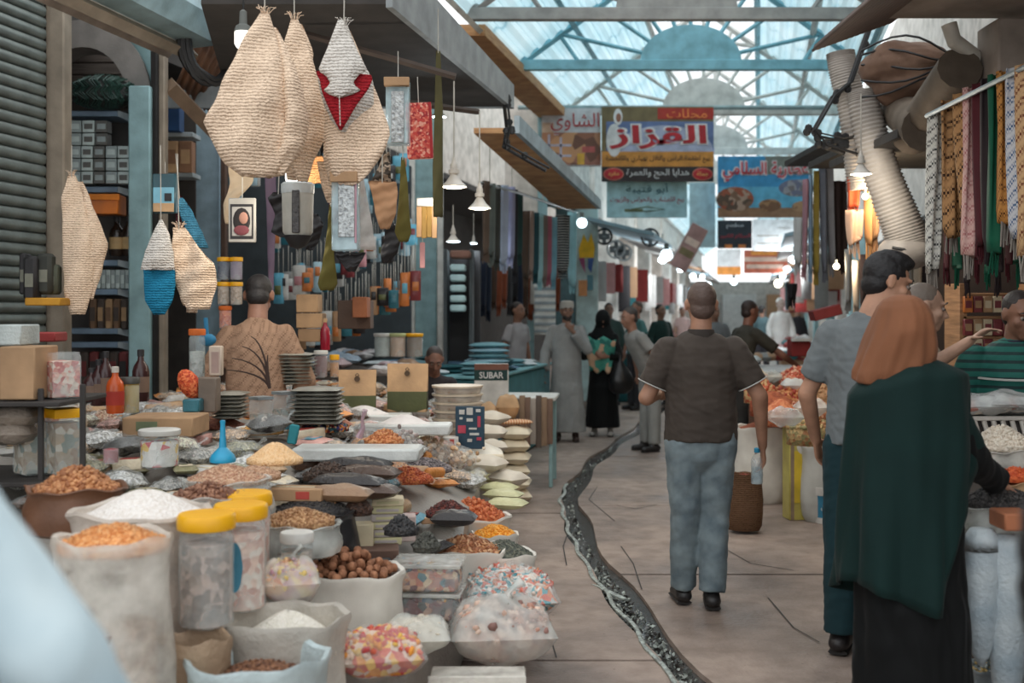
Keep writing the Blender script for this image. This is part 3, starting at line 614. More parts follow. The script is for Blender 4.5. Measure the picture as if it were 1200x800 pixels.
# local frame: x to screen left, y towards the viewer, so mirror: she faces away (+world Y)
q = lambda px, py, y=0: Vector((-(X(px, WY-y)-wx), y, EYE-(py-HZ)*(WY-y)/F))
Rh = Matrix.Rotation(-.55, 3, 'Z')@Matrix.Rotation(.35, 3, 'X'); hc = q(1058, 388, -.06)
B = head_prims(hc, Rh, .97)+[cap(hc-Vector((0, -.02, .08)), q(1058, 440), .055, .06), cap(q(1060, 560), q(1058, 470), .14, .16, .62), cap(q(1036, 456), q(1084, 456), .045, .045), cap((0, 0, .1), q(1060, 600), .12, .15, .8)]
sh_, el, wr_ = q(1090, 458), q(1127, 532, -.08), q(1173, 567, -.20); B += [cap(sh_, el, .048, .04), cap(el, wr_, .04, .025)]
B += hand(wr_, (wr_-el)+Vector((-.02, -.05, -.06)), (0, 0, -1), .6, .95, -1)
el2 = q(1010, 550, -.12); B += [cap(q(1030, 462), el2, .044, .04), cap(el2, q(1030, 590, -.22), .04, .026)]
for s in (-1, 1): B += [cap((s*.09, 0, .1), (s*.09, -.15, .04), .035, .03)]
put(fuse(B, .0075, 4), sk, t, 'body')
rob = fuse([cap((-.02, 0, .02), (-.02, 0, .55), .215, .195, .85, e0=0), cap((-.02, 0, .52), q(1062, 520), .195, .175, .72), cap(sh_, el, .075, .07), cap(el, el.lerp(wr_, .93), .075, .05, e1=0)], .011, 5)
put(rob, bk, t, 'robe', .016, .9, 2, vert=1)
for s in (-1, 1): MB().tube([(s*.09, .03, .03), (s*.09, -.2, .03)], [.045, .04], mat('shoe_30_30', (30, 30, 30)), 8, flat=.6).build('shoe', t)
# cape: rings from the shoulders down, longer on her left
R = []; nn = 72
for i in range(34):
    u = (i/33)**1.6; ring = []; sl = math.sin(min(1, u/.07)*PI/2)
    for k in range(nn):
        a = 2*PI*k/nn; c, s = math.cos(a), math.sin(a)         # c>0 = screen left
        top = EYE-(420+20*sl*abs(c)+9*sl*c-HZ)*WY/F; low = EYE-((694 if c > -.25 else 694-130*min(1, (-c-.25)/.6)) - HZ)*WY/F+.05*math.sin(a*2+.6)
        z = top+(low-top)*u
        wx_ = (.075+.125*sl+.02*u)*(1.0 if c > 0 else 1.02+.06*math.sin(PI*min(1, u*1.2))); wy_ = .07+.075*sl+.08*u
        fold = 1+(.012+.13*u)*(math.sin(a*9+1.5*math.sin(u*3+a))*.6+.4*math.sin(a*5+2+u*2)+.25*math.sin(a*17+3*u))
        ring.append((c*wx_*fold+.02*u-.01, s*wy_*fold-.02-.03*u, z))
    R.append(np.array(ring))
mb = MB().loft(R, gk, cap=False); o = mb.build('cape', t, ang=180); md = o.modifiers.new('t', 'SOLIDIFY'); md.thickness = .006
cs = fuse([cap(sh_+Vector((.0, 0, -.01)), el.lerp(wr_, .25), .085, .07, .9), cap(el+Vector((.03, .02, -.02)), q(1108, 618, -.02), .085, .06, .8), cap(sh_, q(1100, 560), .07, .1, .9)], .011, 5); put(cs, gk, t, 'cape_sleeve', .012, 1, 6, vert=1)
R = []; HS = [(345, 1051, 1061), (346.5, 1043, 1070), (350, 1036, 1077), (357, 1030, 1084), (368, 1025, 1090), (384, 1019, 1093), (400, 1012, 1095), (415, 1005, 1095), (427, 1000, 1093), (436, 1000, 1088), (438, 1006, 1080)]
for i, (py, a_, b_) in enumerate(interp_lin(HS, 44)):
    u = i/43; cc = q((a_+b_)/2, py, -.02-.02*u); hw = (b_-a_)/2*WY/F; ring = []
    for k in range(96):
        an = 2*PI*k/96; fo = 1+u*(.05*math.sin(an*4+u*7)+.045*math.sin(an*9+2-u*6)+.03*math.sin(an*16+u*4))+.02*math.sin(u*22+an*2.5)*u*u; ring.append((cc.x+hw*math.cos(an)*fo, cc.y+min(hw*1.2, .135)*math.sin(an)*fo, cc.z-.03*u*math.sin(an)-.045*u*max(0, math.cos(an))+.015*u))
    R.append(np.array(ring))
o = MB().loft(R, hj).build('headscarf', t, ang=180)
# foreground people, out of focus
robeb = mat('robe_pale_blue', (196, 210, 214), kind='cloth', col2=(160, 182, 192))
Y1 = 1.32; figure('person in a pale blue robe standing close at the left edge, head out of view', (-.905, Y1+.02, 0), PI, 1.78, (170, 126, 104), robeb, None, hair=(40, 36, 34), kind='robe', arms={-1: ((-.35, .0, 1.17), (-.40, -.12, .95), None), 1: ((.27, .02, 1.12), (.3, -.2, .95), None)}, build=1.15)
figure('person in a dark sleeve at the lower right edge, very close and out of focus', (.995, 1.35, 0), PI, 1.9, (172, 124, 104), mat('shirt_charcoal', (28, 26, 27), kind='cloth'), mat('trousers_black2', (38, 38, 40), kind='cloth'), hair=(30, 28, 28), kind='long', arms={1: ((.30, .0, 1.24), (.265, -.1, 1.07), None), -1: ((-.27, .02, 1.12), (-.30, -.06, .9), None)})
# man in patterned shirt inside the left stall, seen from behind
pat = mat('shirt_patterned', (158, 128, 106), kind='check', col2=(126, 98, 80), scale=95)
figure('man in a tan patterned shirt with his back turned, standing inside the left stall', (X(299, 6.75), 6.75, 0), PI+.1, 1.84, (150, 108, 88), pat, mat('trousers_brown', (70, 62, 56), kind='cloth'), hair=(34, 30, 30), headgear='short', lean=.22, pitch=.35, yaw=.0, voxel=.01, arms={1: ((.29, -.02, 1.14), (.27, -.14, .92), None), -1: ((-.28, -.02, 1.12), (-.2, -.16, .93), None)}, kind='long', build=.98)
# seated bald man minding the stall
figure('bald man in dark clothes sitting behind the stall, head bowed over his hands', (X(507, 10.2), 10.2, -.36), .15, 1.68, (142, 100, 82), mat('shirt_dark', (50, 46, 48), kind='cloth'), mat('trousers_black', (34, 34, 36), kind='cloth'), hair=(60, 50, 46), headgear='short', lean=.3, pitch=.35, voxel=.012, kind='long', arms={1: ((.24, -.12, 1.14), (.06, -.3, 1.1), None), -1: ((-.24, -.12, 1.14), (-.06, -.3, 1.1), None)}, legs={-1: ((-.12, -.4, .88), (-.12, -.38, .46)), 1: ((.12, -.4, .88), (.12, -.38, .46))})
t = thing('stool', 'low wooden stool under the bald man behind the stall', 'stool', (X(507, 10.2), 10.24, 0)); wd = mat('stool_wood', (120, 88, 62), kind='wood'); MB().box((0, 0, .38), (.34, .3, .03), wd).build('seat', t)
for sx in (-.14, .14):
    for sy in (-.12, .12): MB().box((sx, sy, .183), (.03, .03, .366), wd).build('leg', t)
# man in grey robe, hand to his chin
gr = mat('thobe_grey', (150, 150, 148), kind='cloth', col2=(132, 132, 130)); lc = mat('cap_pale', (170, 166, 158), kind='cloth')
t, J = figure('bearded man in a long grey robe and pale cap, one hand at his chin', (X(664, 14.0), 14.0, 0), -.1, 1.72, (140, 104, 86), gr, None, hair=(40, 36, 34), beard=(52, 44, 40), kind='robe', yaw=.25, arms={1: ((.27, -.12, 1.14), (.09, -.2, 1.37), (0, 1, 0)), -1: ((-.27, .02, 1.12), (-.28, -.06, .86), None)}, shoe=(52, 34, 28), build=1.05)
MB().lathe([(.086, .03), (.09, .07), (.082, .115), (.04, .13), (0, .131)], lc, tuple(J['head']), 18, cap=False).build('cap', t)
# woman in black with a patterned green scarf and a bag
t, J = figure('woman veiled in black holding a green patterned cloth, walking beside the man in grey', (X(706, 14.6), 14.6, 0), -.2, 1.6, (150, 110, 90), bk, None, hair=(20, 20, 22), kind='robe', yaw=.2, arms={1: ((.24, -.1, 1.12), (.1, -.24, 1.12), None), -1: ((-.24, -.1, 1.12), (-.12, -.22, 1.15), None)}, shoe=(160, 156, 150))
put(fuse([(tuple(J['head']+Vector((0, .01, .0))), (.1, .115, .14)), cap(J['head']-Vector((0, 0, .1)), J['head']-Vector((0, 0, .24)), .11, .2, .6)], .012, 4), bk, t, 'veil', .008, 1)
o = one(MB().grid([[(x*.2*(1-.35*v), -.22-.03*math.sin(v*5+x*2), 1.25-.42*v+.03*math.sin(x*6)) for x in np.linspace(-1, 1, 9)] for v in np.linspace(0, 1, 12)], mat('cloth_green', (70, 150, 132), kind='grain', pal=[(60, 140, 124), (196, 160, 130), (40, 110, 100), (70, 150, 132)], scale=14)), 'folded_cloth', 'green and pink patterned cloth held in front by the woman in black', 'cloth', (X(706, 14.6), 14.6, 0), -.2); o.modifiers.new('t', 'SOLIDIFY').thickness = .02
one(MB().loft([np.array([(rx*math.cos(a)*(1+.1*math.sin(3*a+z*9)), ry*math.sin(a), z) for a in np.linspace(0, 2*PI, 17)[:-1]]) for rx, ry, z in ((.08, .05, 0), (.15, .09, .06), (.16, .09, .18), (.1, .06, .3), (.02, .02, .42), (.015, .015, .5))], mat('bag_black', (28, 28, 30), rough=.3)), 'carrier_bag', 'black carrier bag hanging beside the woman in black', 'bag', (X(727, 14.3), 14.3, .56))
# further people along the walkway
P2 = [('man in a pale grey T-shirt bending forward left of the brown polo', 762, 13.0, 1.7, .9, (158, 116, 96), (150, 148, 144), (66, 58, 54), 'tee', .5, (150, 150, 146), -1.2),
      ('man in a dark brown T-shirt leaning over the far right stall, arm stretched out', 862, 12.3, 1.74, -.1, (140, 92, 72), (62, 58, 50), (50, 34, 28), 'tee', .35, (60, 58, 56), 2.0),
      ('dark-haired man in grey just behind the shoulder of the man in brown', 838, 17.5, 1.7, 0, (150, 110, 90), (120, 122, 124), (32, 30, 30), 'tee', 0, (70, 70, 72), .2),
      ('man in a dark green jacket far back between the grey robe and the brown polo', 775, 19.5, 1.72, 0, (150, 112, 92), (36, 60, 56), (40, 36, 34), 'long', 0, (50, 50, 54), .6),
      ('bareheaded man in profile wearing teal at the left shops, far back', 745, 18.5, 1.76, 0, (176, 128, 108), (84, 128, 126), (90, 74, 64), 'tee', 0, (60, 60, 64), -1.1),
      ('man with black hair facing us by the white columns, far back', 714, 19.5, 1.74, 0, (150, 112, 94), (70, 88, 84), (28, 28, 30), 'long', 0, (50, 50, 52), .1),
      ('shopkeeper in a light grey T-shirt inside the scarf shop', 604, 15.2, 1.72, 0, (150, 106, 84), (168, 162, 162), (46, 36, 32), 'tee', .1, (60, 56, 54), .9),
      ('tiny far figure in white walking down the arcade', 915, 25, 1.9, 0, (180, 160, 150), (232, 232, 228), (225, 225, 220), 'robe', 0, None, .2),
      ('tiny far figure in teal grey under the far signs', 893, 28, 1.75, 0, (150, 116, 98), (80, 104, 110), (40, 38, 38), 'tee', 0, (60, 60, 66), 2.6),
      ('tiny far figure in black between the far stalls', 935, 30, 1.75, 0, (150, 116, 98), (46, 46, 50), (30, 30, 30), 'long', 0, (50, 50, 52), .4),
      ('tiny far figure in pale pink by the far left shops', 800, 31, 1.72, 0, (160, 126, 108), (196, 170, 166), (50, 42, 40), 'tee', 0, (80, 76, 80), .4),
      ('tiny far figure in brown beside the far white figure', 876, 33, 1.72, 0, (150, 116, 98), (110, 92, 80), (38, 34, 34), 'long', 0, (70, 66, 66), 1.2)]
for lab, px, Y, H, st, skn, tc_, hr, kd, ln, bc, rz in P2:
    am = {}
    if 'arm stretched' in lab: am = {-1: ((-.32, -.3, 1.25), (-.3, -.58, 1.2), (0, 0, -1)), 1: ((.25, -.1, 1.12), (.26, -.2, .95), None)}
    figure(lab, (X(px, Y), Y, 0), rz, H, skn, mat('garment_%d_%d_%d' % tc_, tc_, kind='cloth'), mat('trousers_%d_%d_%d' % bc, bc, kind='cloth') if bc else None, hair=hr, headgear='short', kind=kd, lean=ln, voxel=.016 if Y < 22 else .022, arms=am, hands=Y < 20)
# ---------------------------------------------------------------- market goods: builders
def at(px, py, z): Y = (EYE-z)*F/(py-HZ); return Vector(((px-600)*Y/F, Y, z))
def S(px, py, dz=0):                                      # a point on the sloping pile of the left stall
    Y = 1.048*F/((py-HZ)-.42*(px-600)); z = EYE-(py-HZ)*Y/F
    if z > .98: Y = (EYE-.98)*F/(py-HZ); z = .98
    if z < .42: Y = (EYE-.42)*F/(py-HZ); z = .42
    return Vector(((px-600)*Y/F, Y, z+dz))
filmC = mat('bag_film', (225, 228, 222), kind='film', alpha=.42, rough=.25); filmT = mat('bag_film_thin', (228, 232, 230), kind='film', alpha=.2, rough=.2)
filmM = mat('bag_film_milky', (232, 228, 218), kind='film', alpha=.52, rough=.35)
wov = mat('sack_white', (230, 226, 216), kind='cloth', col2=(204, 198, 188)); cream = mat('bag_cream', (230, 218, 194), kind='cloth', col2=(196, 184, 160)); burl = mat('sack_burlap', (170, 144, 116), kind='knit', scale=160, bump=.3)
kraft = mat('kraft_paper', (196, 158, 118), rough=.8); card = mat('cardboard', (172, 138, 104), rough=.85, bump=.1); olive = mat('olive_paper', (84, 88, 54)); yel = mat('lid_yellow', (240, 180, 26), rough=.4, bump=.02, col2=(232, 166, 20))
glass = mat('jar_glass', (215, 225, 225), kind='film', alpha=.28, rough=.08); wlid = mat('lid_white', (214, 212, 206), rough=.5)
def G(name, pal, scale=90, bump=.6): return mat(name, pal[0], kind='grain', pal=pal, scale=scale, bump=bump)
def pill(mb, l, w_, h, m, wr_=.08, seed=0, nu=14, nv=10, c=(0, 0, 0), pinch=.5):   # a filled soft bag lying down
    for sg in (1, -1):
        V = []
        for i in range(nu+1):
            u = -1+2*i/nu; row = []
            for j in range(nv+1):
                v = -1+2*j/nv; e = max(0, (1-abs(u)**2.6))*max(0, (1-abs(v)**2.6)); z = (e**.5)*h/2
                sx = 1-.06*(1-abs(u))*abs(v); z *= 1+wr_*2*math.sin(u*5+seed)*math.cos(v*4+seed*2); row.append((u*l/2, v*w_/2*(1-.07*abs(u)**4*pinch), h/2+sg*z*(1 if sg > 0 else 1)))
            V.append(row if sg > 0 else row[::-1])
        mb.grid(np.array(V)+np.array(c), m)
    return mb
def sackm(r, h, m, rim=.03, seed=0, sq=1.0, drop=.07, lean=0, n=36, bulge=.1):     # an open-mouthed sack with a rolled rim
    R = []; rs = np.random.RandomState(seed); p1, p2, p3 = rs.uniform(0, 6, 3)
    prof = [(.9, 0), (1.0+bulge*.5, .08), (1.0+bulge, .3), (1.02+bulge*.6, .55), (1.0, .8), (1.02, .93), (1.08, .985), (1.06, 1.012), (.98, 1.0), (.94, .95), (.93, .95-drop/h)]
    for i, (q_, z) in enumerate(prof):
        ring = []
        for k in range(n):
            a = 2*PI*k/n; f = 1+.025*math.sin(5*a+p1+z*4)+.018*math.sin(9*a+p2-z*6)+.012*math.sin(14*a+p3+z*9)
            zz = z*h+(.006*math.sin(3*a+p2)+.005*math.sin(7*a+p3))*(1 if z > .8 else 0); ring.append((r*q_*f*math.cos(a)+lean*z, r*q_*f*sq*math.sin(a), zz))
        R.append(np.array(ring))
    return MB().loft(R, m)
def heapm(r, h, gm, pm, n, size, sq=1.0, shape=1, flat=.0, seed=0, base=.02):  # a mound with loose pieces on it
    mb = MB(); f = lambda u: h*(math.cos(min(u, 1)*PI/2)**(1.3) if not flat else (1-min(u, 1)**4)); V = [(0, 0, h)]; R = []
    for u in np.linspace(1, .04, 9): R.append(np.array([(r*u*math.cos(a), r*sq*u*math.sin(a), f(u)*(1+.06*math.sin(3*a+seed)) ) for a in np.linspace(0, 2*PI, 25)[:-1]]))
    R = [R[0]-np.array([0, 0, base])]+R; mb.loft(R, gm)
    P = []
    for _ in range(n):
        u = math.sqrt(RS.uniform(0, .96)); a = RS.uniform(0, 2*PI); P.append((r*u*math.cos(a), r*sq*u*math.sin(a), f(u)*(1+.06*math.sin(3*a+seed))+RS.uniform(-.2, .35)*min(size)))
    if n: mb.bits(P, size, pm, .3, shape=shape)
    return mb
BR = [mat('nut_a', (164, 108, 66)), mat('nut_b', (128, 80, 48)), mat('nut_c', (190, 138, 92))]
def PM(name, *cols): return [mat(name+'_%d' % i, c, rough=.6, bump=.1) for i, c in enumerate(cols)]
def osack(px, py, z, rpx, h, m, fill, lab, flab, hh=.06, sq=.85, n=260, size=(.008, .006, .005), sname='sack', fname='grain_heap', fcat='grain', scat='sack', seed=0, shape=1, gs=90, lean=0, off=(0, 0), fr=.92, drop=.06, group=None):
    c = at(px, py, z); r = rpx*c.y/F; base = Vector((c.x, c.y, max(0, z-h))); h = min(h, z)
    one(sackm(r, h, m, seed=seed, sq=sq, lean=lean, drop=drop), sname, lab, scat, base, group=group)
    if fill:
        gm = G('g_'+fill[0], fill[1], gs); pm = PM(fill[0], *fill[1]) if n else None
        one(heapm(r*fr, hh, gm, pm, n, size, sq, shape, seed=seed), fname, flab, fcat, (c.x+off[0]+lean, c.y+off[1], z-drop+.02), kind='stuff', ang=180)
    return c, r
def bowlheap(px, py, z, rpx, fill, lab, hh=.04, n=160, size=(.007, .005, .004), dish=None, dlab=None, cat='grain', name='grain_heap', sq=.9, shape=0, gs=110):
    c = at(px, py, z); r = rpx*c.y/F
    if dish: one(MB().lathe([(r*.7, -.035), (r*1.02, 0), (r*1.07, .012), (r*1.0, .01), (r*.7, -.025)], dish, seg=28), 'dish', dlab, 'dish', (c.x, c.y, z))
    one(heapm(r*.97, hh, G('g_'+fill[0], fill[1], gs), PM(fill[0], *fill[1]) if n else None, n, size, sq, shape), name, lab, cat, tuple(c), kind='stuff', ang=180)
def packet(px, py, z, w_, d_, h_, m, lab, rz=0, rx=0, ry=0, cat='packet', name='packet', group=None, film=None, seed=0, Z=None, wrn=.08):
    c = at(px, py, z) if z is not None else S(px, py, .0)
    mb = MB(); pill(mb, w_, d_, h_, m, wrn, seed)
    return one(mb, name, lab, cat, tuple(c), group=group, rot=(rx, ry, rz), ang=180)
def carton(px, py, z, d, m, lab, rz=0, name='carton', cat='box', panels=(), group=None, Y=None, rot=None):
    c = at(px, py, z) if Y is None else PX(px, py, Y); t = thing(name, lab, cat, tuple(c), rz, group)
    if rot: t.rotation_euler = rot
    MB().box((0, 0, d[2]/2), d, m, b=.004).build('box_body', t)
    for (x, zz, w_, h_, pm) in panels: MB().box((x*d[0]/2, -d[1]/2-.001, zz*d[2]), (w_*d[0], .003, h_*d[2]), pm, b=.0005).build('printed_panel', t)
    MB().box((0, 0, d[2]+.0005), (d[0]*.98, .03, .001), mat('tape', (196, 180, 150), rough=.3), b=.0002).build('tape', t) if m is card else None
    return t
def jar(loc, r, h, lid, cont, lab, lr=1.05, lh=.03, fill=.8, cat='jar', name='jar', group=None, label=None, sq=False):
    t = thing(name, lab, cat, tuple(loc), 0, group); seg = 4 if sq else 20
    MB().lathe([(r*.9, 0), (r, .01), (r, h*.9), (r*.92, h*.96), (r*.92, h)], glass, seg=seg, cap=False).build('glass_body', t, ang=30)
    if cont is not None: MB().lathe([(0, .004), (r*.93, .006), (r*.94, h*fill), (0, h*fill+.005)], cont, seg=seg, cap=False).build('contents', t)
    if lid: MB().lathe([(r*lr, h-.004), (r*lr*1.02, h), (r*lr*1.02, h+lh*.8), (r*lr*.96, h+lh), (0, h+lh)], lid, seg=max(seg, 20) if not sq else 4, cap=False).build('lid', t)
    if label:
        mb = MB(); mb.grid([[(r*1.01*math.sin(a)*1, -r*1.01*math.cos(a), h*.5+zz*h*.27*math.sqrt(max(0, 1-(a/.32)**2))) for a in np.linspace(-.32, .32, 9)] for zz in (-1, 0, 1)], label); mb.build('oval_label', t)
    return t
def bottle(loc, r, h, body, cap_, lab, lbl=None, cat='bottle', name='bottle', group=None):
    t = thing(name, lab, cat, tuple(loc), 0, group)
    MB().lathe([(r*.9, 0), (r, .008), (r, h*.58), (r*.85, h*.68), (r*.38, h*.8), (r*.34, h*.9)], body, seg=16).build('bottle_body', t)
    MB().lathe([(r*.42, h*.88), (r*.42, h), (r*.3, h*1.01)], cap_, seg=12).build('cap', t)
    if lbl: MB().lathe([(r*1.015, h*.18), (r*1.015, h*.48)], lbl, seg=16, cap=False).build('paper_label', t)
    return t
# ---------------------------------------------------------------- left stall: the platform under the goods
mb = MB(); sheet_ = mat('plastic_sheet', (150, 144, 136), rough=.5, bump=.5, scale=3)
def PF(x, Y):                                            # height of the platform surface
    z = min(.98, max(.42, .542-.42*x)); return z-.06-.30*min(1, max(0, (5.7-Y)/1.3))
R = []
for Y in np.linspace(3.9, 9.6, 30):
    xe = float(np.interp(Y, [3, 4.5, 5.2, 9.6], [-.42, -.3, -.22, -.10])); xb = -4.3+K*Y
    xs = [xe, xe-.02, -.45, -.7, -.9, -1.2, -1.8, xb, xb]
    R.append(np.array([(x, Y, 0 if j in (0, 8) else PF(x, Y)+.01*math.sin(Y*5+x*7)) for j, x in enumerate(xs)]))
mb.loft(R, sheet_); one(mb, 'display_platform', 'sloping display platform under the plastic sheeting of the left stall', 'platform')
# big front sacks
osack(300, 768, .58, 80, .56, mat('bag_white_liner', (196, 212, 214), rough=.4, bump=.5, scale=8), ('brown_bits', [(120, 78, 52), (96, 60, 40), (148, 104, 74)]), 'open white plastic-lined sack at the bottom of the frame, brown grain inside', 'brown coarse grain in the lowest white-lined sack', .05, seed=1, size=(.009, .006, .005), drop=.09, off=(.02, 0), fr=.85)
osack(328, 722, .62, 74, .62, mat('liner_grey', (190, 184, 174), rough=.45, bump=.5), ('white_flour', [(232, 226, 214), (226, 220, 206)]), 'open greyish sack holding white flour, behind the lowest white sack', 'white flour heaped in the greyish sack at the front', .10, n=0, seed=2, off=(.02, .02), drop=.11, fcat='flour', fname='flour_heap')
osack(228, 748, .62, 40, .62, mat('tan_liner', (172, 146, 120), rough=.6, bump=.5), ('tan_meal', [(176, 148, 118), (166, 138, 110)]), 'open tan sack with rolled rim left of the flour sack', 'tan meal low inside the tan sack', .02, n=0, seed=3, drop=.14, fcat='meal', fname='meal_heap')
osack(133, 630, .95, 64, .75, filmM, ('orange_lentil', [(228, 160, 96), (236, 178, 120), (210, 138, 78)]), 'tall clear bag of orange lentils beside the pale blue robe', 'orange lentils heaped in the tall clear bag', .05, n=600, size=(.008, .007, .003), seed=4, drop=.035, fr=1.0)
c = at(133, 632, .95); one(MB().lathe([(.10, .0), (.118, .02), (.12, .30), (.118, .42), (.116, .5), (0, .52)], G('g_layer', [(176, 150, 124), (150, 120, 96), (190, 160, 140), (134, 104, 84)], 60), (0, 0, 0)), 'bag_filling', 'mixed grain showing through the tall clear bag of orange lentils', 'grain', (c.x, c.y, .21), kind='stuff')
osack(108, 668, .86, 34, .7, filmM, ('tan_grain', [(170, 130, 100), (150, 112, 84)]), 'narrow clear bag in front of the orange lentils, next to the blue robe', 'brown grain in the narrow clear front bag', .03, n=120, seed=5, drop=.04)
c = at(108, 668, .86); one(MB().lathe([(.05, .0), (.062, .02), (.062, .5), (0, .58)], G('g_layer2', [(160, 150, 140), (140, 126, 112), (120, 100, 86)], 60)), 'bag_filling', 'grey-brown filling of the narrow clear front bag', 'grain', (c.x, c.y, .18), kind='stuff')
osack(166, 596, .95, 76, .4, mat('liner_cream', (206, 194, 182), rough=.35, bump=.5), ('white_salt', [(238, 232, 226), (230, 222, 214)]), 'wide cream bag with a peaked mound of white powder', 'peaked mound of white powder in the wide cream bag', .075, n=0, seed=6, drop=.04, off=(0, .03), fcat='powder', fname='powder_heap', sq=.9)
osack(90, 570, .98, 54, .16, mat('liner_brown', (110, 74, 52), rough=.5), ('peeled_nuts', [(176, 118, 74), (150, 94, 56), (196, 140, 94)]), 'dark brown sack of nuts behind the white powder', 'mound of brown nuts at the left behind the white powder', .075, n=420, size=(.013, .009, .008), seed=7, drop=.03, fcat='nuts', fname='nut_heap')
osack(243, 580, .93, 42, .2, filmC, ('brown_beans', [(136, 94, 72), (112, 72, 54), (166, 122, 96)]), 'clear bag of brown beans just behind the yellow lids', 'brown broad beans behind the yellow lids', .04, n=220, size=(.014, .009, .004), seed=8, drop=.02, fcat='beans', fname='bean_heap')
osack(266, 560, .95, 50, .18, filmC, ('pink_beans', [(196, 156, 126), (178, 132, 106), (210, 176, 148)]), 'low clear bag of small pinkish beans behind the brown beans', 'small pinkish beans below the blue funnel', .05, n=700, size=(.006, .004, .004), seed=9, drop=.02, fcat='beans', fname='bean_heap', shape=0)
# walnuts, one by one
c, r = osack(407, 668, .60, 62, .5, wov, None, 'white cloth sack with rolled folds full of walnuts', '', seed=10, drop=.07)
one(heapm(r*.9, .03, mat('walnut_under', (96, 64, 44)), None, 0, (1,)*3, .85), 'sack_lining', 'dark bed of walnuts deep in the white walnut sack', 'nuts', (c.x, c.y, .565), kind='stuff')
wn = mat('walnut_shell', (168, 116, 84), bump=1.0, scale=14, col2=(118, 76, 52)); mb = MB(); mb.ell((0, 0, 0), (.019, .017, .018), wn, 10); me_w = mb.mesh('walnut', 180); V = getco(me_w); setco(me_w, V*(1+.05*wr(V, 160))[:, None]); k_ = 0
pts = []
for ly in range(3):
    for _ in range(260):
        u = math.sqrt(random.random())*.88*(1-.28*ly); a = random.random()*2*PI; p = (c.x+r*u*math.cos(a), c.y+r*u*.85*math.sin(a), .60+.022*ly+.03*(1-u))
        if all((p[0]-q_[0])**2+(p[1]-q_[1])**2+(p[2]-q_[2])**2 > .00105 for q_ in pts): pts.append(p)
for p in pts[:170]:
    o = bpy.data.objects.new('walnut', me_w); COL.objects.link(o); o.location = p; o.rotation_euler = [random.uniform(0, 6) for _ in range(3)]
    tag(o, 'walnut in its shell in the heap filling the white cloth sack', 'walnut', 'walnuts in the white sack')
# more open sacks towards the walkway
osack(548, 642, .50, 44, .45, wov, ('shell_chips', [(196, 140, 96), (172, 112, 76), (214, 166, 124), (150, 96, 64)]), 'white sack of brown dried slices left of the grey seed sack', 'curled brown dried slices in the white sack by the candy boxes', .06, n=420, size=(.018, .013, .004), seed=11, drop=.03, fcat='dried fruit', fname='dried_fruit_heap')
osack(590, 648, .47, 37, .42, wov, ('grey_seeds', [(92, 96, 84), (70, 74, 66), (120, 120, 104)]), 'white sack of grey-green seeds at the walkway edge', 'grey-green seeds in the white sack at the walkway edge', .06, n=500, size=(.005, .004, .003), seed=12, drop=.02, fcat='seeds', shape=0)
osack(553, 604, .52, 42, .4, wov, ('orange_chips', [(196, 104, 58), (176, 84, 44), (214, 128, 80)]), 'white sack of orange-red dried slices, upper one by the walkway', 'orange-red dried slices in the sack above the corn', .08, n=520, size=(.017, .013, .004), seed=13, drop=.02, fcat='dried fruit', fname='dried_fruit_heap')
osack(580, 625, .47, 26, .38, wov, ('yellow_corn', [(240, 164, 50), (226, 144, 36), (246, 184, 84)]), 'small white sack of bright orange-yellow kernels at the walkway', 'bright orange-yellow kernels in the small white sack', .04, n=300, size=(.010, .008, .005), seed=14, drop=.02, fcat='grain')
osack(350, 612, .80, 46, .12, filmC, ('coarse_brown', [(170, 128, 88), (146, 104, 68), (190, 150, 108)]), 'clear bag of coarse brown grain in front of the brown boxes', 'coarse light brown grain in front of the brown boxes', .04, n=500, size=(.009, .007, .006), seed=15, drop=.01)
osack(366, 598, .80, 50, .2, mat('bag_black_film', (40, 40, 42), rough=.3), ('black_seeds', [(44, 42, 42), (60, 56, 52), (34, 32, 34)]), 'black bag of black seeds behind the coarse brown grain', 'black seeds behind the coarse brown grain', .04, n=300, size=(.006, .005, .004), seed=16, drop=.01, fcat='seeds', shape=0)
bowlheap(306, 503, .98, 27, ('yellow_split', [(226, 176, 104), (236, 192, 128), (212, 158, 88)]), 'yellow split peas in the wide pale dish behind the blue funnel', .03, 200, dish=wlid, dlab='wide pale dish of yellow split peas behind the funnel')
bowlheap(322, 537, .98, 34, ('peach_powder', [(232, 186, 134), (240, 200, 152)]), 'cone of peach-coloured meal right of the blue funnel', .065, 0, cat='meal', name='meal_heap')
bowlheap(450, 516, .95, 24, ('orange_nuts', [(196, 124, 74), (170, 98, 54), (210, 148, 98)]), 'small mound of orange-brown almonds before the white powder trays', .05, 260, (.012, .008, .006), cat='nuts', name='nut_heap', shape=1)
bowlheap(382, 500, .98, 28, ('mixed_beads', [(196, 120, 60), (40, 90, 96), (30, 30, 44), (210, 180, 140), (120, 40, 40), (60, 60, 120)]), 'heap of many-coloured beads left of the paper pouches', .05, 320, (.010, .008, .008), cat='beads', name='bead_heap', shape=1, gs=60)
bowlheap(262, 497, .98, 26, ('red_spice', [(136, 84, 66), (116, 66, 50)]), 'dark red-brown spice mound left of the yellow split peas', .04, 0, cat='spice', name='spice_heap')
bowlheap(120, 492, .98, 20, ('pale_beans', [(214, 184, 160), (186, 138, 118), (230, 206, 184)]), 'pale mottled beans heaped beside the left shelf', .05, 160, (.014, .01, .008), cat='beans', name='bean_heap')
bowlheap(200, 483, .98, 26, ('dried_herb', [(136, 104, 76), (112, 84, 60), (160, 130, 96)]), 'dried brown herbs in the flat carton behind the white jar', .03, 200, (.014, .006, .003), cat='herbs', name='herb_heap')
bowlheap(300, 555, .94, 30, ('rosy_grain', [(204, 166, 136), (188, 146, 116)]), 'rosy small grain under the peach meal cone', .03, 200, shape=0)
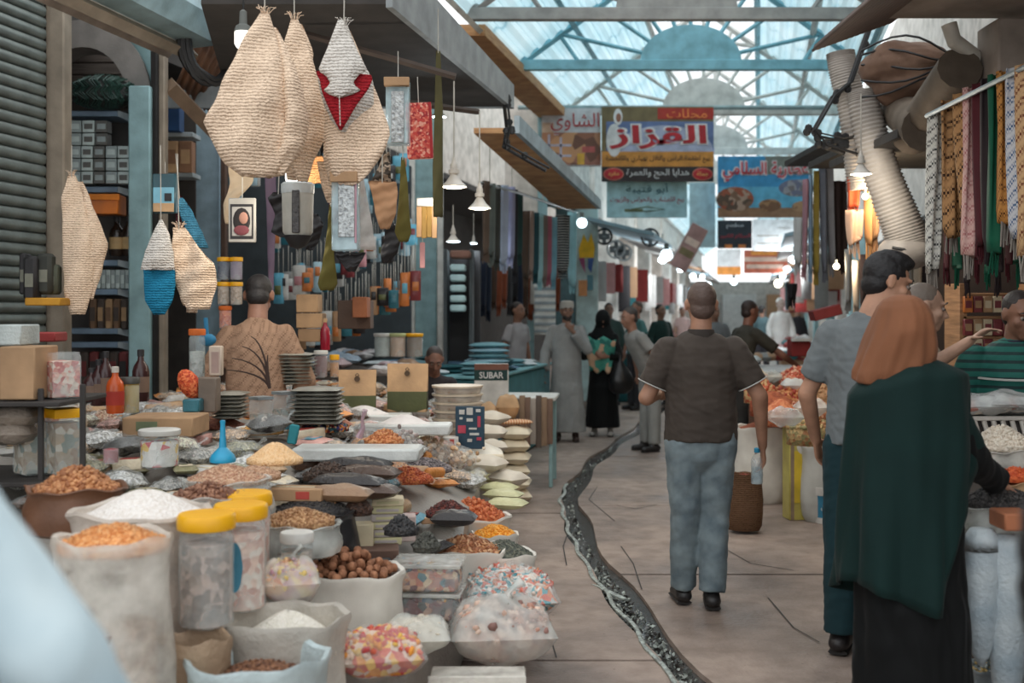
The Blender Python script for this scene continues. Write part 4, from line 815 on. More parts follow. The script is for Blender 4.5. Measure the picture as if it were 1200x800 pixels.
for (px, py, rx, nm, cols, lb) in ((402, 537, 34, 'raisins', [(52, 36, 34), (70, 48, 42), (40, 28, 28)], 'black raisins heaped in front of the brown almonds'), (385, 556, 30, 'dark_tea', [(58, 44, 36), (76, 56, 44)], 'dark brown loose tea below the raisins'), (420, 597, 16, 'cloves', [(84, 58, 44), (60, 42, 34)], 'dark cloves between the soap boxes and the black bags'), (478, 560, 30, 'brick_peel', [(188, 92, 52), (206, 120, 70), (160, 70, 40)], 'brick-orange dried peel in the middle of the stall'), (500, 548, 30, 'grey_flakes', [(120, 112, 112), (88, 82, 84), (150, 140, 140)], 'grey mottled flakes behind the orange peel'), (525, 600, 26, 'dark_plum', [(92, 44, 40), (120, 60, 50), (60, 34, 34)], 'dark red dried plums left of the orange-red slices'), (500, 640, 16, 'grey_pepper', [(84, 84, 76), (64, 64, 58)], 'grey-black pepper behind the clear candy boxes'), (470, 620, 20, 'onyx', [(44, 44, 46), (64, 62, 62)], 'black seed mound right of the soap boxes')):
    c = S(px, py); one(heapm(rx*c.y/F, .05, G('g_'+nm, cols, 100), PM(nm, *cols), 320, (.010, .007, .005), .8), 'spice_heap', lb, 'spice', tuple(c), kind='stuff', ang=180)
# yellow-lidded jars
pink = G('g_pink_sweets', [(222, 176, 156), (236, 200, 180), (206, 150, 130), (240, 224, 210)], 45); lblB = mat('label_blue', (70, 136, 160))
for i, (px, py, Y, lb) in enumerate(((242, 617, 3.5, 'big clear jar with yellow lid nearest the tan sack, grey-brown contents'), (282, 605, 3.75, 'big clear jar with yellow lid and blue oval label, pink sweets inside'), (290, 590, 4.1, 'big yellow-lidded jar farthest back of the three yellow lids'))):
    p = PX(px, py, Y); jar((p.x, p.y, p.z-.30), .083, .30, yel, G('g_grey_mix', [(170, 150, 136), (196, 170, 156), (140, 120, 108)], 40) if i == 0 else pink, lb, lh=.042, label=lblB if i == 1 else None, fill=.85)
p = PX(348, 633, 3.95); jar((p.x, p.y, p.z-.17), .055, .17, wlid, G('g_jar_mix', [(150, 130, 110), (180, 160, 140), (110, 120, 110)], 40), 'clear jar with white lid left of the walnut sack', lh=.03)
p = PX(187, 508, 5.2); jar((p.x, p.y, p.z-.15), .088, .15, wlid, G('g_ballsweets', [(226, 220, 214), (196, 60, 70), (230, 190, 80), (214, 206, 200), (230, 226, 220)], 34), 'low clear jar with white lid and round coloured sweets', lh=.022)
# blue funnel
t = thing('funnel', 'bright blue plastic funnel standing upside down among the spices', 'funnel', tuple(at(261, 541, .97)), 0); fb = mat('funnel_blue', (40, 156, 196), rough=.35, bump=.02, col2=(34, 140, 180))
MB().lathe([(.052, 0), (.054, .012), (.046, .03), (.018, .058), (.014, .062)], fb, seg=24).build('cone', t); MB().lathe([(.016, .058), (.013, .1), (.010, .155), (.012, .17), (0, .174)], fb, seg=14).build('spout', t)
# clear boxes of sweets
sw = G('g_boxsweets', [(196, 110, 80), (226, 170, 130), (120, 50, 50), (230, 200, 160), (60, 110, 120), (210, 130, 60)], 38); swd = G('g_boxsweets2', [(120, 40, 40), (90, 40, 40), (200, 150, 120), (60, 50, 40), (150, 60, 50)], 38)
cb_ = at(502, 722, .36)
for i, (m, lb) in enumerate(((swd, 'clear plastic box of dark red sweets, lower of two by the walnut sack'), (sw, 'clear plastic box of mixed bright sweets, upper of two by the walnut sack'))):
    t = thing('sweet_box', lb, 'box', (cb_.x, cb_.y, cb_.z+i*.115), -.08)
    MB().box((0, 0, .055), (.27, .2, .11), glass, b=.015).build('clear_box', t); MB().box((0, 0, .045), (.255, .185, .08), m, b=.012).build('sweets', t)
    MB().box((0, 0, .107), (.285, .215, .016), mat('clear_lid', (215, 215, 208), kind='film', alpha=.6), b=.006).build('lid', t)
    P = [(random.uniform(-.12, .12), random.uniform(-.085, .085), .086+random.uniform(0, .01)) for _ in range(90)]; o = MB().bits(P, (.014, .012, .009), PM('sweet', (220, 150, 90), (200, 80, 50), (230, 220, 200), (60, 100, 130), (150, 50, 50), (240, 180, 60)), .3).build('loose_sweets', t); o['kind'] = 'stuff'
# bags of sweets along the bottom edge
def sbag(px, py, z, w_, d_, h_, cols, lab, rz=0, n=220, size=(.014, .011, .008), film=filmT, knot=True, seed=0, tilt=0):
    c = at(px, py, z); t = thing('sweet_bag', lab, 'bag', tuple(c), rz); t.rotation_euler[0] = tilt
    cm = PM('swb%d' % seed, *cols); mb = MB(); pill(mb, w_*.93, d_*.93, h_*.93, G('g_sb%d' % seed, cols, 40), .03, seed, c=(0, 0, h_*.03)); P = []
    for _ in range(n):
        u, v = RS.uniform(-.93, .93, 2); e = math.sqrt(max(0, 1-abs(u)**2.6)*max(0, 1-abs(v)**2.6)); P.append((u*w_*.46, v*d_*.46, h_*.5+e*h_*.46*RS.uniform(.75, 1.03)))
    mb.bits(P, size, cm, .3); o = mb.build('sweets', t, ang=180); o['kind'] = 'stuff'
    mb = MB(); pill(mb, w_, d_, h_*1.04, film, .1, seed+2)
    if knot: mb.tube([(w_*.05, 0, h_), (w_*.07, 0, h_*1.12), (w_*.12, .0, h_*1.2), (w_*.2, 0, h_*1.3)], [w_*.2, w_*.05, w_*.05, w_*.12], film, 10, flat=.5)
    mb.build('clear_film', t, ang=180); return t
mixc = [(226, 210, 196), (230, 150, 110), (90, 160, 170), (236, 228, 220), (220, 120, 100), (196, 200, 196)]
sbag(597, 720, .26, .40, .46, .2, mixc, 'big clear bag of paper-wrapped sweets by the walkway', .1, 420, (.026, .009, .008), knot=False, seed=21)
sbag(588, 775, .24, .40, .3, .24, [(206, 170, 150), (226, 196, 176), (190, 140, 120), (150, 110, 100)], 'knotted clear bag of pinkish crumbly sweets at the bottom edge', .1, 260, (.02, .017, .014), film=filmC, seed=22)
sbag(445, 792, .36, .30, .24, .16, [(230, 150, 50), (210, 90, 60), (236, 190, 90), (196, 60, 60), (226, 200, 180)], 'clear bag of yellow and red wrapped sweets at the bottom edge', .2, 260, (.017, .012, .009), knot=False, seed=23)
sbag(488, 762, .36, .24, .22, .12, [(224, 214, 196), (214, 202, 182)], 'clear bag of white flakes behind the yellow and red sweets', .1, 120, (.012, .01, .004), film=filmC, knot=False, seed=24)
sbag(340, 706, .60, .20, .16, .15, [(226, 180, 140), (236, 214, 190), (206, 120, 60), (230, 200, 120), (200, 150, 160)], 'clear bag of small pastel sweets beside the walnut sack', .2, 200, (.013, .01, .008), film=filmC, seed=25)
one(MB().box((0, 0, .01), (.34, .22, .02), filmM, b=.008).box((0, -.10, .03), (.34, .012, .04), filmM, b=.004), 'tray', 'milky plastic tray lid at the very bottom beside the sweet bags', 'tray', tuple(at(560, 798, .28)))
sbag(505, 690, .25, .3, .3, .12, [(190, 90, 80), (220, 170, 140), (90, 60, 60)], 'clear bag of dark sweets under the clear boxes', 0, 100, (.014, .012, .01), knot=False, seed=26)
# dark tubes of packed dates and black bags, long packets
dk = [mat('wrap_black', (46, 42, 42), rough=.3, bump=.5), mat('wrap_brown', (80, 60, 48), rough=.3, bump=.5), mat('wrap_tan', (150, 118, 90), rough=.35, bump=.5)]
for i, (px, py, L_, m, lb) in enumerate(((418, 552, .34, 0, 'long black wrapped packet, topmost of the dark row left of centre'), (432, 562, .30, 1, 'long dark brown wrapped packet under the topmost black one'), (408, 574, .32, 0, 'long black wrapped packet in the middle of the dark row'), (428, 584, .3, 1, 'long brown packet near the lower end of the dark row'), (398, 588, .26, 2, 'tan wrapped packet below the dark row'), (532, 616, .2, 0, 'short black packet lying between the soap boxes and the slices'))):
    packet(px, py, None, L_, .12, .07, dk[m], lb, rz=-.35+.05*i, name='wrapped_packet', seed=i)
for i, (px, py, lb) in enumerate(((505, 538, 'clear bag of pale popped corn, left of two'), (530, 548, 'clear bag of pale popped corn, right of two'), (462, 532, 'clear bag of grey-white puffs behind the black packets'))):
    c = S(px, py); t = thing('snack_bag', lb, 'bag', tuple(c), .2*i); P = [(random.gauss(0, .06), random.gauss(0, .045), abs(random.gauss(.05, .03))) for _ in range(170)]
    o = MB().bits(P, (.016, .014, .012), PM('popc%d' % (i//2), *(((222, 190, 154), (206, 164, 122), (236, 216, 190)) if i < 2 else ((186, 172, 168), (160, 146, 142), (206, 196, 190)))), .3).build('snacks', t); o['kind'] = 'stuff'
    MB().ell((0, 0, .05), (.15, .11, .085), filmT, 16).build('clear_film', t)
# soap boxes, cartons, brown boxes
sp = [mat('soap_green', (196, 190, 150)), mat('soap_lilac', (178, 168, 166)), mat('soap_cream', (214, 200, 168)), mat('wood_brown', (110, 84, 72))]
for i in range(6): c = at(452+i*.8, 640-i*8.2, .60+.033*i) if i < 6 else None; carton(452+i*.5, 636, .60, (.135, .10, .032), sp[i % 2 if i < 5 else 2], ('lowest', 'second', 'third', 'fourth', 'fifth', 'topmost')[i]+' flat soap box of the tall stack left of the black packet', .12, name='soap_box', panels=((0, .5, .7, .35, sp[(i+1) % 2]),)).location.z += .033*i
for i, (px, py, z, d, m, lb, rz) in enumerate(((424, 640, .6, (.10, .09, .1), sp[2], 'cream cube carton left of the tall soap stack', .1), (425, 655, .56, (.30, .14, .05), sp[3], 'flat brown-purple box under the soap stacks', .1), (420, 668, .52, (.26, .16, .06), mat('box_grey_dark', (70, 72, 72)), 'dark grey open box in front of the soap stacks', .15), (478, 632, .58, (.07, .1, .11), mat('box_pinkwhite', (196, 176, 170)), 'pinkish white pack leaning right of the soap stacks', .1), (350, 585, .84, (.22, .11, .05), card, 'long brown carton lying on the black seeds', -.12), (378, 590, .82, (.13, .1, .05), mat('box_tan', (190, 140, 100)), 'short tan box at the right end of the long brown carton', -.1), (505, 612, .6, (.1, .08, .03), mat('box_peach', (224, 180, 140)), 'peach flat box above the orange-red slices', .2))):
    carton(px, py, z, d, m, lb, rz, panels=((.3, .5, .25, .6, mat('print_red', (176, 70, 60))),) if i in (4,) else ())
# pillows and stacks of cream bags near the walkway
for i, (px, py, z, w_, d_, h_, rz, lb) in enumerate(((568, 552, .60, .26, .17, .10, -.5, 'plump white cloth bag lying askew right of the popped corn'), (596, 568, .52, .22, .17, .09, -.8, 'plump cream cloth bag at the walkway edge below the white one'), (575, 497, .74, .26, .2, .10, -.6, 'white cloth bag leaning behind the round tubs, upper'), (574, 514, .66, .24, .2, .1, -.2, 'white cloth bag beside the blue patterned card, middle'), (574, 530, .60, .24, .2, .09, .1, 'white cloth bag beside the blue patterned card, lowest'))):
    packet(px, py, z, w_, d_, h_, mat('bag_white_cloth', (220, 212, 198), kind='cloth', col2=(204, 194, 178)), lb, rz, cat='bag', name='cloth_bag', seed=i)
nm_ = ('lowest', 'second from the bottom', 'third from the bottom', 'third from the top', 'second from the top', 'topmost')
for i in range(6):
    c = FL(603, 588); packet(0, 0, 1, .26, .3, .112, cream, nm_[i]+' cream cloth bag of the stack standing by the walkway', .1*(-1)**i, cat='bag', name='cloth_bag', seed=i).location = (c.x+random.uniform(-.015, .015), c.y, .005+i*.104)
for i, (px, py) in enumerate(((585, 577), (590, 585), (594, 596), (585, 566))):
    packet(px, py, .50, .22, .13, .06, mat('bag_pale_green', (206, 204, 160), rough=.4, bump=.4, col2=(186, 184, 136)), ('pale green packet, second of the slanted row', 'pale green packet, third of the slanted row', 'pale green packet, lowest of the slanted row', 'pale green packet, topmost of the slanted row')[i]+' by the walkway', -.35, name='packet', seed=i+3)
# white tray with powder pyramid
c = at(552, 540, .62); t = thing('powder_tray', 'cream paper-lined tray with a white powder pyramid', 'tray', tuple(c), .05); MB().box((0, 0, .03), (.42, .3, .06), cream, b=.015).build('tray_body', t)
o = MB().loft([np.array([(-.2, -.13, .06), (.2, -.13, .06), (.2, .13, .06), (-.2, .13, .06)]), np.array([(-.06, -.01, .145), (.03, -.01, .145), (.03, .02, .145), (-.06, .02, .145)])], mat('g_pyr', (232, 226, 212), bump=.05)).build('powder', t); 
# white powder trays behind
for i, (px, py, w_, lb) in enumerate(((430, 494, .55, 'long white tray of powder behind the beads'), (478, 506, .5, 'white tray of powder in front of the paper pouches'), (420, 535, .6, 'pale plastic-covered tray in front of the almonds'))):
    c = at(px, py, .9); t = thing('powder_tray', lb, 'tray', tuple(c), -.03); MB().box((0, 0, .02), (w_, .22, .06), mat('tray_pale', (206, 208, 204), rough=.35, bump=.3), b=.01).build('tray_body', t)
    if i < 2: o = heapm(w_*.3, .05, mat('powder_white', (228, 222, 218), bump=.05), None, 0, (1,)*3, .5).build('powder', t, (-.02, 0, .05), ang=180)
one(MB().tube([(0, 0, 0), (.02, 0, .05), (.015, 0, .09), (.03, .0, .14)], [.05, .03, .02, .035], mat('film_pink', (206, 176, 190), kind='film', alpha=.6), 8, flat=.4), 'bag_tip', 'twisted pinkish tip of a plastic bag on the powder tray', 'bag', tuple(at(421, 512, .95)))
# paper pouches with olive bands
for i, (px, py, sc, lb) in enumerate(((419, 485, .9, 'kraft paper pouch with olive lower band, left of two'), (478, 482, 1.0, 'kraft paper pouch with olive lower band, right of two'))):
    c = at(px, py, .93); s = .26*sc; t = thing('paper_pouch', lb, 'pouch', tuple(c), .08-.1*i)
    R = [np.array([(x*s*wx2, y*.055*wy2, z*s) for x, y in ((-.5, -1), (0, -1.15), (.5, -1), (.5, 1), (0, 1.15), (-.5, 1))]) for z, wx2, wy2 in ((0, .96, 1), (.1, 1, 1.1), (.5, 1, .9), (.62, 1.0, .8))]
    MB().loft(R, olive).build('lower_band', t); R = [np.array([(x*s*1.005*wx2, y*.055*wy2, z*s) for x, y in ((-.5, -1), (0, -1.15), (.5, -1), (.5, 1), (0, 1.15), (-.5, 1))]) for z, wx2, wy2 in ((.52, 1, .9), (.7, 1.0, .75), (1.0, 1.02, .35), (1.22, 1.03, .06))]
    MB().loft(R, kraft).build('upper_paper', t); MB().box((0, 0, .015), (s*.99, .12, .03), kraft).build('bottom_fold', t)
    MB().lathe([(0, 0), (.018, 0), (.018, .004)], mat('seal_dark', (96, 76, 58))).build('seal', t, (0, -.045, s*.98), rot=(PI/2+.15, 0, 0))
    MB().tube([(.0, -.038, s*1.03), (.012, -.04, s*1.08), (0, -.03, s*1.13), (-.012, -.04, s*1.08), (0, -.038, s*1.03)], .003, mat('seal_dark', (96, 76, 58))).build('hanging_loop', t)
# stack of round tubs, patterned card, white box
tub = mat('tub_clear', (214, 206, 194), kind='film', alpha=.6); tubl = mat('tub_lid', (222, 206, 184), rough=.4)
for i in range(6):
    c = at(536, 508, .78); t = thing('round_tub', ('lowest', 'second', 'third', 'fourth', 'fifth', 'topmost')[i]+' round clear tub with cream lid in the stack behind the pyramid tray', 'tub', (c.x, c.y, c.z+.054*i))
    MB().lathe([(.15, 0), (.165, .04), (.165, .045)], tub, seg=24).build('tub_body', t); MB().lathe([(.13, .004), (.145, .03), (0, .032)], G('g_tubfill', [(150, 104, 74), (176, 130, 96)], 60), seg=20).build('contents', t); MB().lathe([(.17, .04), (.172, .052), (0, .054)], tubl, seg=24).build('lid', t)
c = at(551, 524, .72); t = thing('patterned_card', 'dark blue card sleeve with white and red blocks leaning on the tubs', 'box', (c.x, c.y-.03, c.z), -.1); nb_ = mat('navy_card', (44, 70, 88))
MB().box((0, 0, .13), (.185, .03, .27), nb_).build('box_body', t)
for (x, z, w_, h_, cc) in ((-.05, .23, .035, .03, 0), (.0, .235, .04, .045, 0), (.055, .24, .03, .02, 0), (0, .18, .04, .02, 0), (.06, .17, .02, .07, 1), (-.05, .12, .05, .05, 1), (.02, .125, .05, .012, 0), (.03, .09, .06, .015, 0), (.0, .05, .03, .02, 0), (-.055, .19, .02, .015, 0), (.06, .06, .03, .02, 1)): MB().box((x, -.017, z), (w_, .004, h_), [wlid, mat('print_pink', (190, 70, 90))][cc], b=.001).build('printed_block', t)
carton(519, 525, .72, (.20, .12, .075), wlid, 'white carton with a small red print under the round tubs', 0, panels=((.6, .5, .15, .7, mat('print_red', (176, 70, 60))),))
# grey stacks of folded plastic bags, glass block jars
fold = mat('folded_plastic', (150, 148, 138), rough=.35, bump=.8, scale=5, col2=(112, 110, 102))
def bagstack(px, py, Y, w_, d_, n, th, lab):
    c = PX(px, py, Y); t = thing('folded_bags', lab, 'bags', tuple(c), .03)
    for i in range(n): pill(MB(), w_*random.uniform(.95, 1), d_, th*1.25, fold, .12, i, 12, 6).build('folded_bag', t, (random.uniform(-.006, .006), 0, i*th), ang=180)
bagstack(372, 496, 6.0, .26, .3, 9, .021, 'grey stack of folded plastic bags by the trader hand, lower right')
bagstack(343, 450, 6.9, .26, .3, 9, .021, 'grey stack of folded plastic bags behind the patterned shirt man')
bagstack(271, 490, 6.1, .16, .25, 7, .02, 'small stack of dark folded plastic bags left of the glass jars')
for i, (px, py, lb) in enumerate(((306, 496, 'square glass jar, left of two, before the grey bag stack'), (333, 490, 'square glass jar, right of two, before the grey bag stack'))):
    p = PX(px, py, 5.9); tj = jar(p, .062, .125, None, G('g_jar_mix', [(150, 130, 110), (180, 160, 140), (110, 120, 110)], 40), lb, fill=.4, sq=True)
    MB().lathe([(.066, .125), (.066, .14), (0, .142)], steel, seg=4, cap=False).build('lid', tj)
# ---------------------------------------------------------------- hanging goods on the left
knit = mat('knit_cream', (238, 212, 186), kind='knit', col2=(194, 162, 134)); knitW = mat('knit_white', (218, 212, 204), kind='knit', col2=(170, 162, 154)); knitR = mat('knit_red', (158, 36, 44), kind='knit', col2=(110, 20, 30))
strg = mat('string_pale', (190, 186, 176)); knitB = mat('knit_blue', (40, 128, 164), kind='knit', col2=(26, 96, 130))
def interp_outline(out, n):
    ys = [o[0] for o in out]; Y2 = np.linspace(ys[0], ys[-1], n); return [(y, float(np.interp(y, ys, [o[1] for o in out])), float(np.interp(y, ys, [o[2] for o in out]))) for y in Y2]
def lens(out, Y, org, th, m, dy=0, ruf=.012, seed=0, n=26, seg=28, yaw=0):
    s = Y/F; R = []
    for i, (py, a, b) in enumerate(interp_outline(out, n)):
        cx = ((a+b)/2-600)*s-org[0]; hw = max(.004, (b-a)/2*s); z = EYE-(py-HZ)*s-org[2]; ring = []; tt = th*math.sin(PI*min(1, (i+1)/(n*.55)) * .5)*min(1, (n-i)/(n*.25)+.2)
        for k in range(seg):
            an = 2*PI*k/seg; w2 = hw*math.cos(an); d = math.copysign(abs(math.sin(an))**1.0, math.sin(an))*tt/2
            d += ruf*1.5*math.sin(w2*30+seed+i*.25)*min(1, i/5)+.5*ruf*math.sin(i*1.1+seed*2+k*.4); ring.append((cx+w2, dy+d+w2*yaw, z+.004*math.sin(k*1.3+seed)))
        R.append(np.array(ring))
    return MB().loft(R, m)
def hang(label, outs, Y, cat='loofah', name='loofah_mitt', pname='mitt', m=None, string=None, th=.05, group=None, ruf=.012, fringe=True):
    top = outs[0][0]; o0 = PX((top[1]+top[2])/2, top[0], Y); t = thing(name, label, cat, tuple(o0), 0, group)
    for i, o in enumerate(outs):
        mm = m[i] if isinstance(m, list) else m; lens(o, Y, o0, th, mm, dy=.05*i*(1 if i % 2 else 1)-(.0), seed=i*2.1, ruf=ruf, yaw=.3*math.sin(i*2+1)).build(pname, t, ang=180)
    if string: MB().tube([(0, 0, -.01), (PX(string[0], string[1], Y)-o0)], .003, strg, 5).build('string', t)
    if fringe:
        mb = MB()
        for k in range(16): a = random.uniform(-1, 1); mb.tube([(a*.012, 0, -.01), (a*.03, random.uniform(-.02, .02), .015+random.random()*.02), (a*.05, 0, .02+random.random()*.02)], .0016, m[0] if isinstance(m, list) else m, 4)
        mb.build('tied_end', t)
    return t
hang('huge cream knitted loofah bundle, leftmost of the three hanging at the top', [[(16, 305, 315), (40, 291, 322), (70, 278, 332), (100, 264, 342), (125, 255, 347), (145, 243, 343), (165, 250, 337), (190, 262, 330), (207, 285, 318)], [(30, 314, 322), (70, 322, 342), (100, 330, 352), (140, 333, 359), (170, 326, 352), (203, 305, 330)]], 4.9, m=knit, string=(311, -60), th=.16)
hang('cream knitted loofah bundle hanging between the huge one and the red-white one', [[(23, 341, 349), (50, 334, 360), (90, 335, 372), (130, 338, 381), (160, 342, 380), (190, 340, 366), (212, 350, 360)], [(26, 346, 352), (60, 338, 366), (120, 325, 360), (170, 330, 368), (208, 333, 350)]], 5.3, m=knit, string=(344, -60), th=.12)
rw = hang('cream loofah bundle with a white and red pointed front, right one at the top', [[(30, 399, 407), (60, 389, 419), (92, 373, 436), (120, 379, 437), (140, 388, 424), (155, 400, 408)], [(34, 401, 409), (70, 392, 424), (110, 384, 441), (155, 380, 457), (175, 378, 450), (205, 388, 430), (216, 396, 412)], [(90, 380, 400), (140, 376, 398), (180, 373, 396), (216, 382, 392)]], 5.1, m=[knitW, knit, knit], string=(404, -60), th=.1)
o0 = rw.location
lens([(88, 374, 378), (90, 374, 437), (97, 378, 439), (108, 380, 435), (125, 386, 422), (142, 394, 412), (155, 401, 404)], 5.1, o0, .05, knitR, dy=-.075, ruf=.004, n=16).build('red_panel', rw, ang=180)
lens([(31, 400, 406), (50, 393, 414), (70, 385, 425), (88, 377, 434), (94, 387, 424), (104, 392, 417), (112, 382, 428), (119, 401, 405)], 5.1, o0, .05, knitW, dy=-.105, ruf=.004, n=22).build('white_panel', rw, ang=180)
MB().tube([PX(403, 119, 5.1)-o0+Vector((0, -.135, 0)), PX(403, 152, 5.1)-o0+Vector((0, -.11, 0))], .0025, knitW).build('seam', rw)
hang('cream knitted loofahs hanging against the beige post by the shutter', [[(206, 80, 88), (230, 74, 96), (270, 75, 106), (300, 74, 110), (340, 76, 106), (368, 84, 98)], [(212, 86, 94), (250, 88, 110), (285, 96, 122), (310, 98, 116), (350, 88, 106)], [(215, 76, 86), (280, 74, 92), (330, 76, 94), (365, 80, 92)]], 7.0, m=knit, string=(84, 170), th=.08)
hang('spread cream loofahs with ruffled lower edge beside the blue and white mitt', [[(267, 203, 216), (290, 204, 232), (308, 206, 250), (330, 206, 252), (350, 214, 247), (362, 222, 243)], [(270, 204, 212), (300, 202, 226), (330, 204, 238), (358, 212, 240)], [(275, 203, 210), (310, 201, 218), (345, 206, 230), (366, 212, 228)]], 6.5, m=knit, string=(208, 180), th=.05, ruf=.02)
hang('blue and white knitted mitt hanging left of the spread cream loofahs', [[(258, 187, 190), (275, 179, 198), (295, 171, 202), (316, 166, 203)], [(314, 165, 202), (335, 165, 202), (352, 167, 199), (368, 176, 190)]], 6.4, m=[knitW, knitB], string=(188, 170), th=.06, ruf=.004, fringe=False)
hang('blue and white strips of netting hanging diagonally above the cream loofahs', [[(232, 207, 214), (250, 210, 226), (270, 218, 236), (290, 228, 243)], [(228, 204, 210), (262, 204, 218), (275, 209, 222)]], 6.8, cat='netting', name='netting_strip', pname='strip', m=[mat('net_blue', (90, 160, 190), kind='knit'), mat('net_dark', (90, 50, 54), kind='knit')], string=(206, 180), th=.04, fringe=False)
def hbox(label, px0, px1, py0, py1, Y, d, m, name='hanging_pack', cat='pack', parts=(), string=None, tilt=0, b=.006):
    a, c = PX(px0, py0, Y), PX(px1, py1, Y); w_ = c.x-a.x; h = a.z-c.z; t = thing(name, label, cat, ((a.x+c.x)/2, Y, c.z), 0); t.rotation_euler = (0, tilt, 0)
    MB().box((0, 0, h/2), (w_, d, h), m, b=b).build('pack_body', t)
    for (nm, u0, u1, v0, v1, pm, pr) in parts: MB().box(((u0+u1-1)/2*w_, -d/2-pr/2, (1-(v0+v1)/2)*h), ((u1-u0)*w_, pr, (v1-v0)*h), pm, b=.002).build(nm, t)
    if string: MB().tube([(0, 0, h), (0, 0, h+W(py0-string, Y))], .0025, strg, 5).build('string', t)
    return t
paleb = mat('pack_pale_blue', (120, 180, 200), rough=.4); blk = mat('pack_black', (36, 34, 36), rough=.6); silver = mat('silver_foil', (188, 192, 192), rough=.3, metal=.5, bump=1, scale=60, col2=(130, 134, 136)); corkm = mat('cork', (176, 140, 104))
hbox('small display pack with teal header and blue picture hanging by the teal column', 180, 207, 204, 250, 6.6, .05, mat('pack_teal', (34, 76, 86), rough=.4), parts=(('picture_panel', .05, .95, .35, .95, paleb, .006), ('tan_panel', .05, .95, .75, .97, kraft, .009), ('dark_square', .55, .85, .5, .7, blk, .012)), string=190)
# white lidded container with dark stripe; black cloth points behind it
cy = PX(349, 292, 5.6); t = thing('hanging_container', 'white lidded container with a dark sequin stripe hanging below the loofahs', 'container', (cy.x, cy.y, cy.z)); s = 5.6/F
MB().lathe([(13*s, 14*s), (17.5*s, 20*s), (18.5*s, 66*s), (17*s, 70*s)], mat('container_white', (196, 194, 184), rough=.5), seg=24).build('container_body', t)
MB().lathe([(19*s, 65*s), (19.5*s, 69*s), (19.5*s, 76*s), (17*s, 78*s), (0, 78*s)], mat('lid_glassy', (206, 212, 212), rough=.25), seg=24).build('lid', t); MB().box((1*s, -17*s, 43*s), (9*s, 5*s, 50*s), mat('stripe_sequin', (74, 72, 72), rough=.3, bump=1, scale=120)).build('stripe', t); MB().lathe([(0, 0), (9*s, 3*s), (16*s, 14*s), (17*s, 16*s)], blk, seg=20).build('dark_base', t)
MB().tube([(0, 0, 78*s), (0, 0, 260*s)], .003, strg, 5).build('string', t)
hang('black cloth points sticking out behind the white container', [[(226, 320, 332), (232, 315, 345), (250, 322, 340), (272, 319, 345), (278, 330, 345)], [(250, 362, 370), (262, 360, 378), (280, 358, 372), (292, 355, 365)]], 5.9, cat='cloth', name='black_cloth', pname='cloth_point', m=blk, string=(330, 120), th=.02, fringe=False)
t = hbox('glassy box of silver glitter with a cork-coloured top, right of the white container', 390, 421, 208, 294, 5.2, .09, mat('box_glass', (190, 214, 220), kind='film', alpha=.55, rough=.1), cat='container', name='hanging_container', parts=(('glitter_panel', .27, .88, .12, .82, silver, .01), ('pink_edge', .88, .96, .1, .9, mat('pink_edge', (190, 150, 160)), .008), ('cork_top', -.02, 1.0, -.06, .08, corkm, .03)), string=120)
t = hbox('square glass bottle with a cork top hanging right of the red-white loofah', 453, 480, 94, 170, 6.0, .10, mat('box_glass', (190, 214, 220), kind='film', alpha=.55, rough=.1), cat='bottle', name='hanging_bottle', parts=(('silver_front', .25, .8, .2, .98, silver, .01), ('cork_top', -.04, 1.04, 0, .13, corkm, .04)), string=60)
hbox('red patterned packet hanging beside the cork-topped bottle', 478, 508, 121, 186, 6.4, .05, G('g_redpack', [(186, 60, 52), (206, 110, 90), (150, 36, 40), (216, 150, 130), (190, 80, 66)], 80, .1), cat='packet', name='hanging_packet', string=90, parts=(('red_edge', .9, 1, 0, 1, mat('edge_red', (160, 30, 36)), .006),), tilt=-.04)
t = hbox('framed card with a printed portrait of a dark-haired woman, hanging left of the patterned shirt man', 268, 300, 232, 284, 6.6, .02, mat('card_frame', (176, 172, 164)), cat='card', name='portrait_card', parts=(('dark_border', .08, .92, .14, .92, blk, .004), ('print_ground', .14, .86, .2, .86, mat('print_grey', (170, 166, 160)), .006)), string=205)
t['label'] = 'framed card with a printed portrait of a dark-haired woman'
mb = MB(); mb.ell((.0, -.018, .125), (.05, .004, .075), mat('print_hair', (34, 28, 28)), 14); mb.build('printed_hair', t); MB().ell((.012, -.022, .14), (.026, .004, .035), mat('print_face', (176, 130, 112)), 12).build('printed_face', t); MB().ell((.0, -.02, .07), (.045, .004, .03), mat('print_dress', (120, 60, 66)), 12).build('printed_dress', t)
ol = mat('olive_cloth', (104, 96, 48), kind='cloth'); tanc = mat('tan_cloth', (190, 146, 110), kind='cloth'); leop = G('leopard', [(60, 52, 44), (150, 130, 110), (70, 60, 50), (170, 150, 130)], 60, .1)
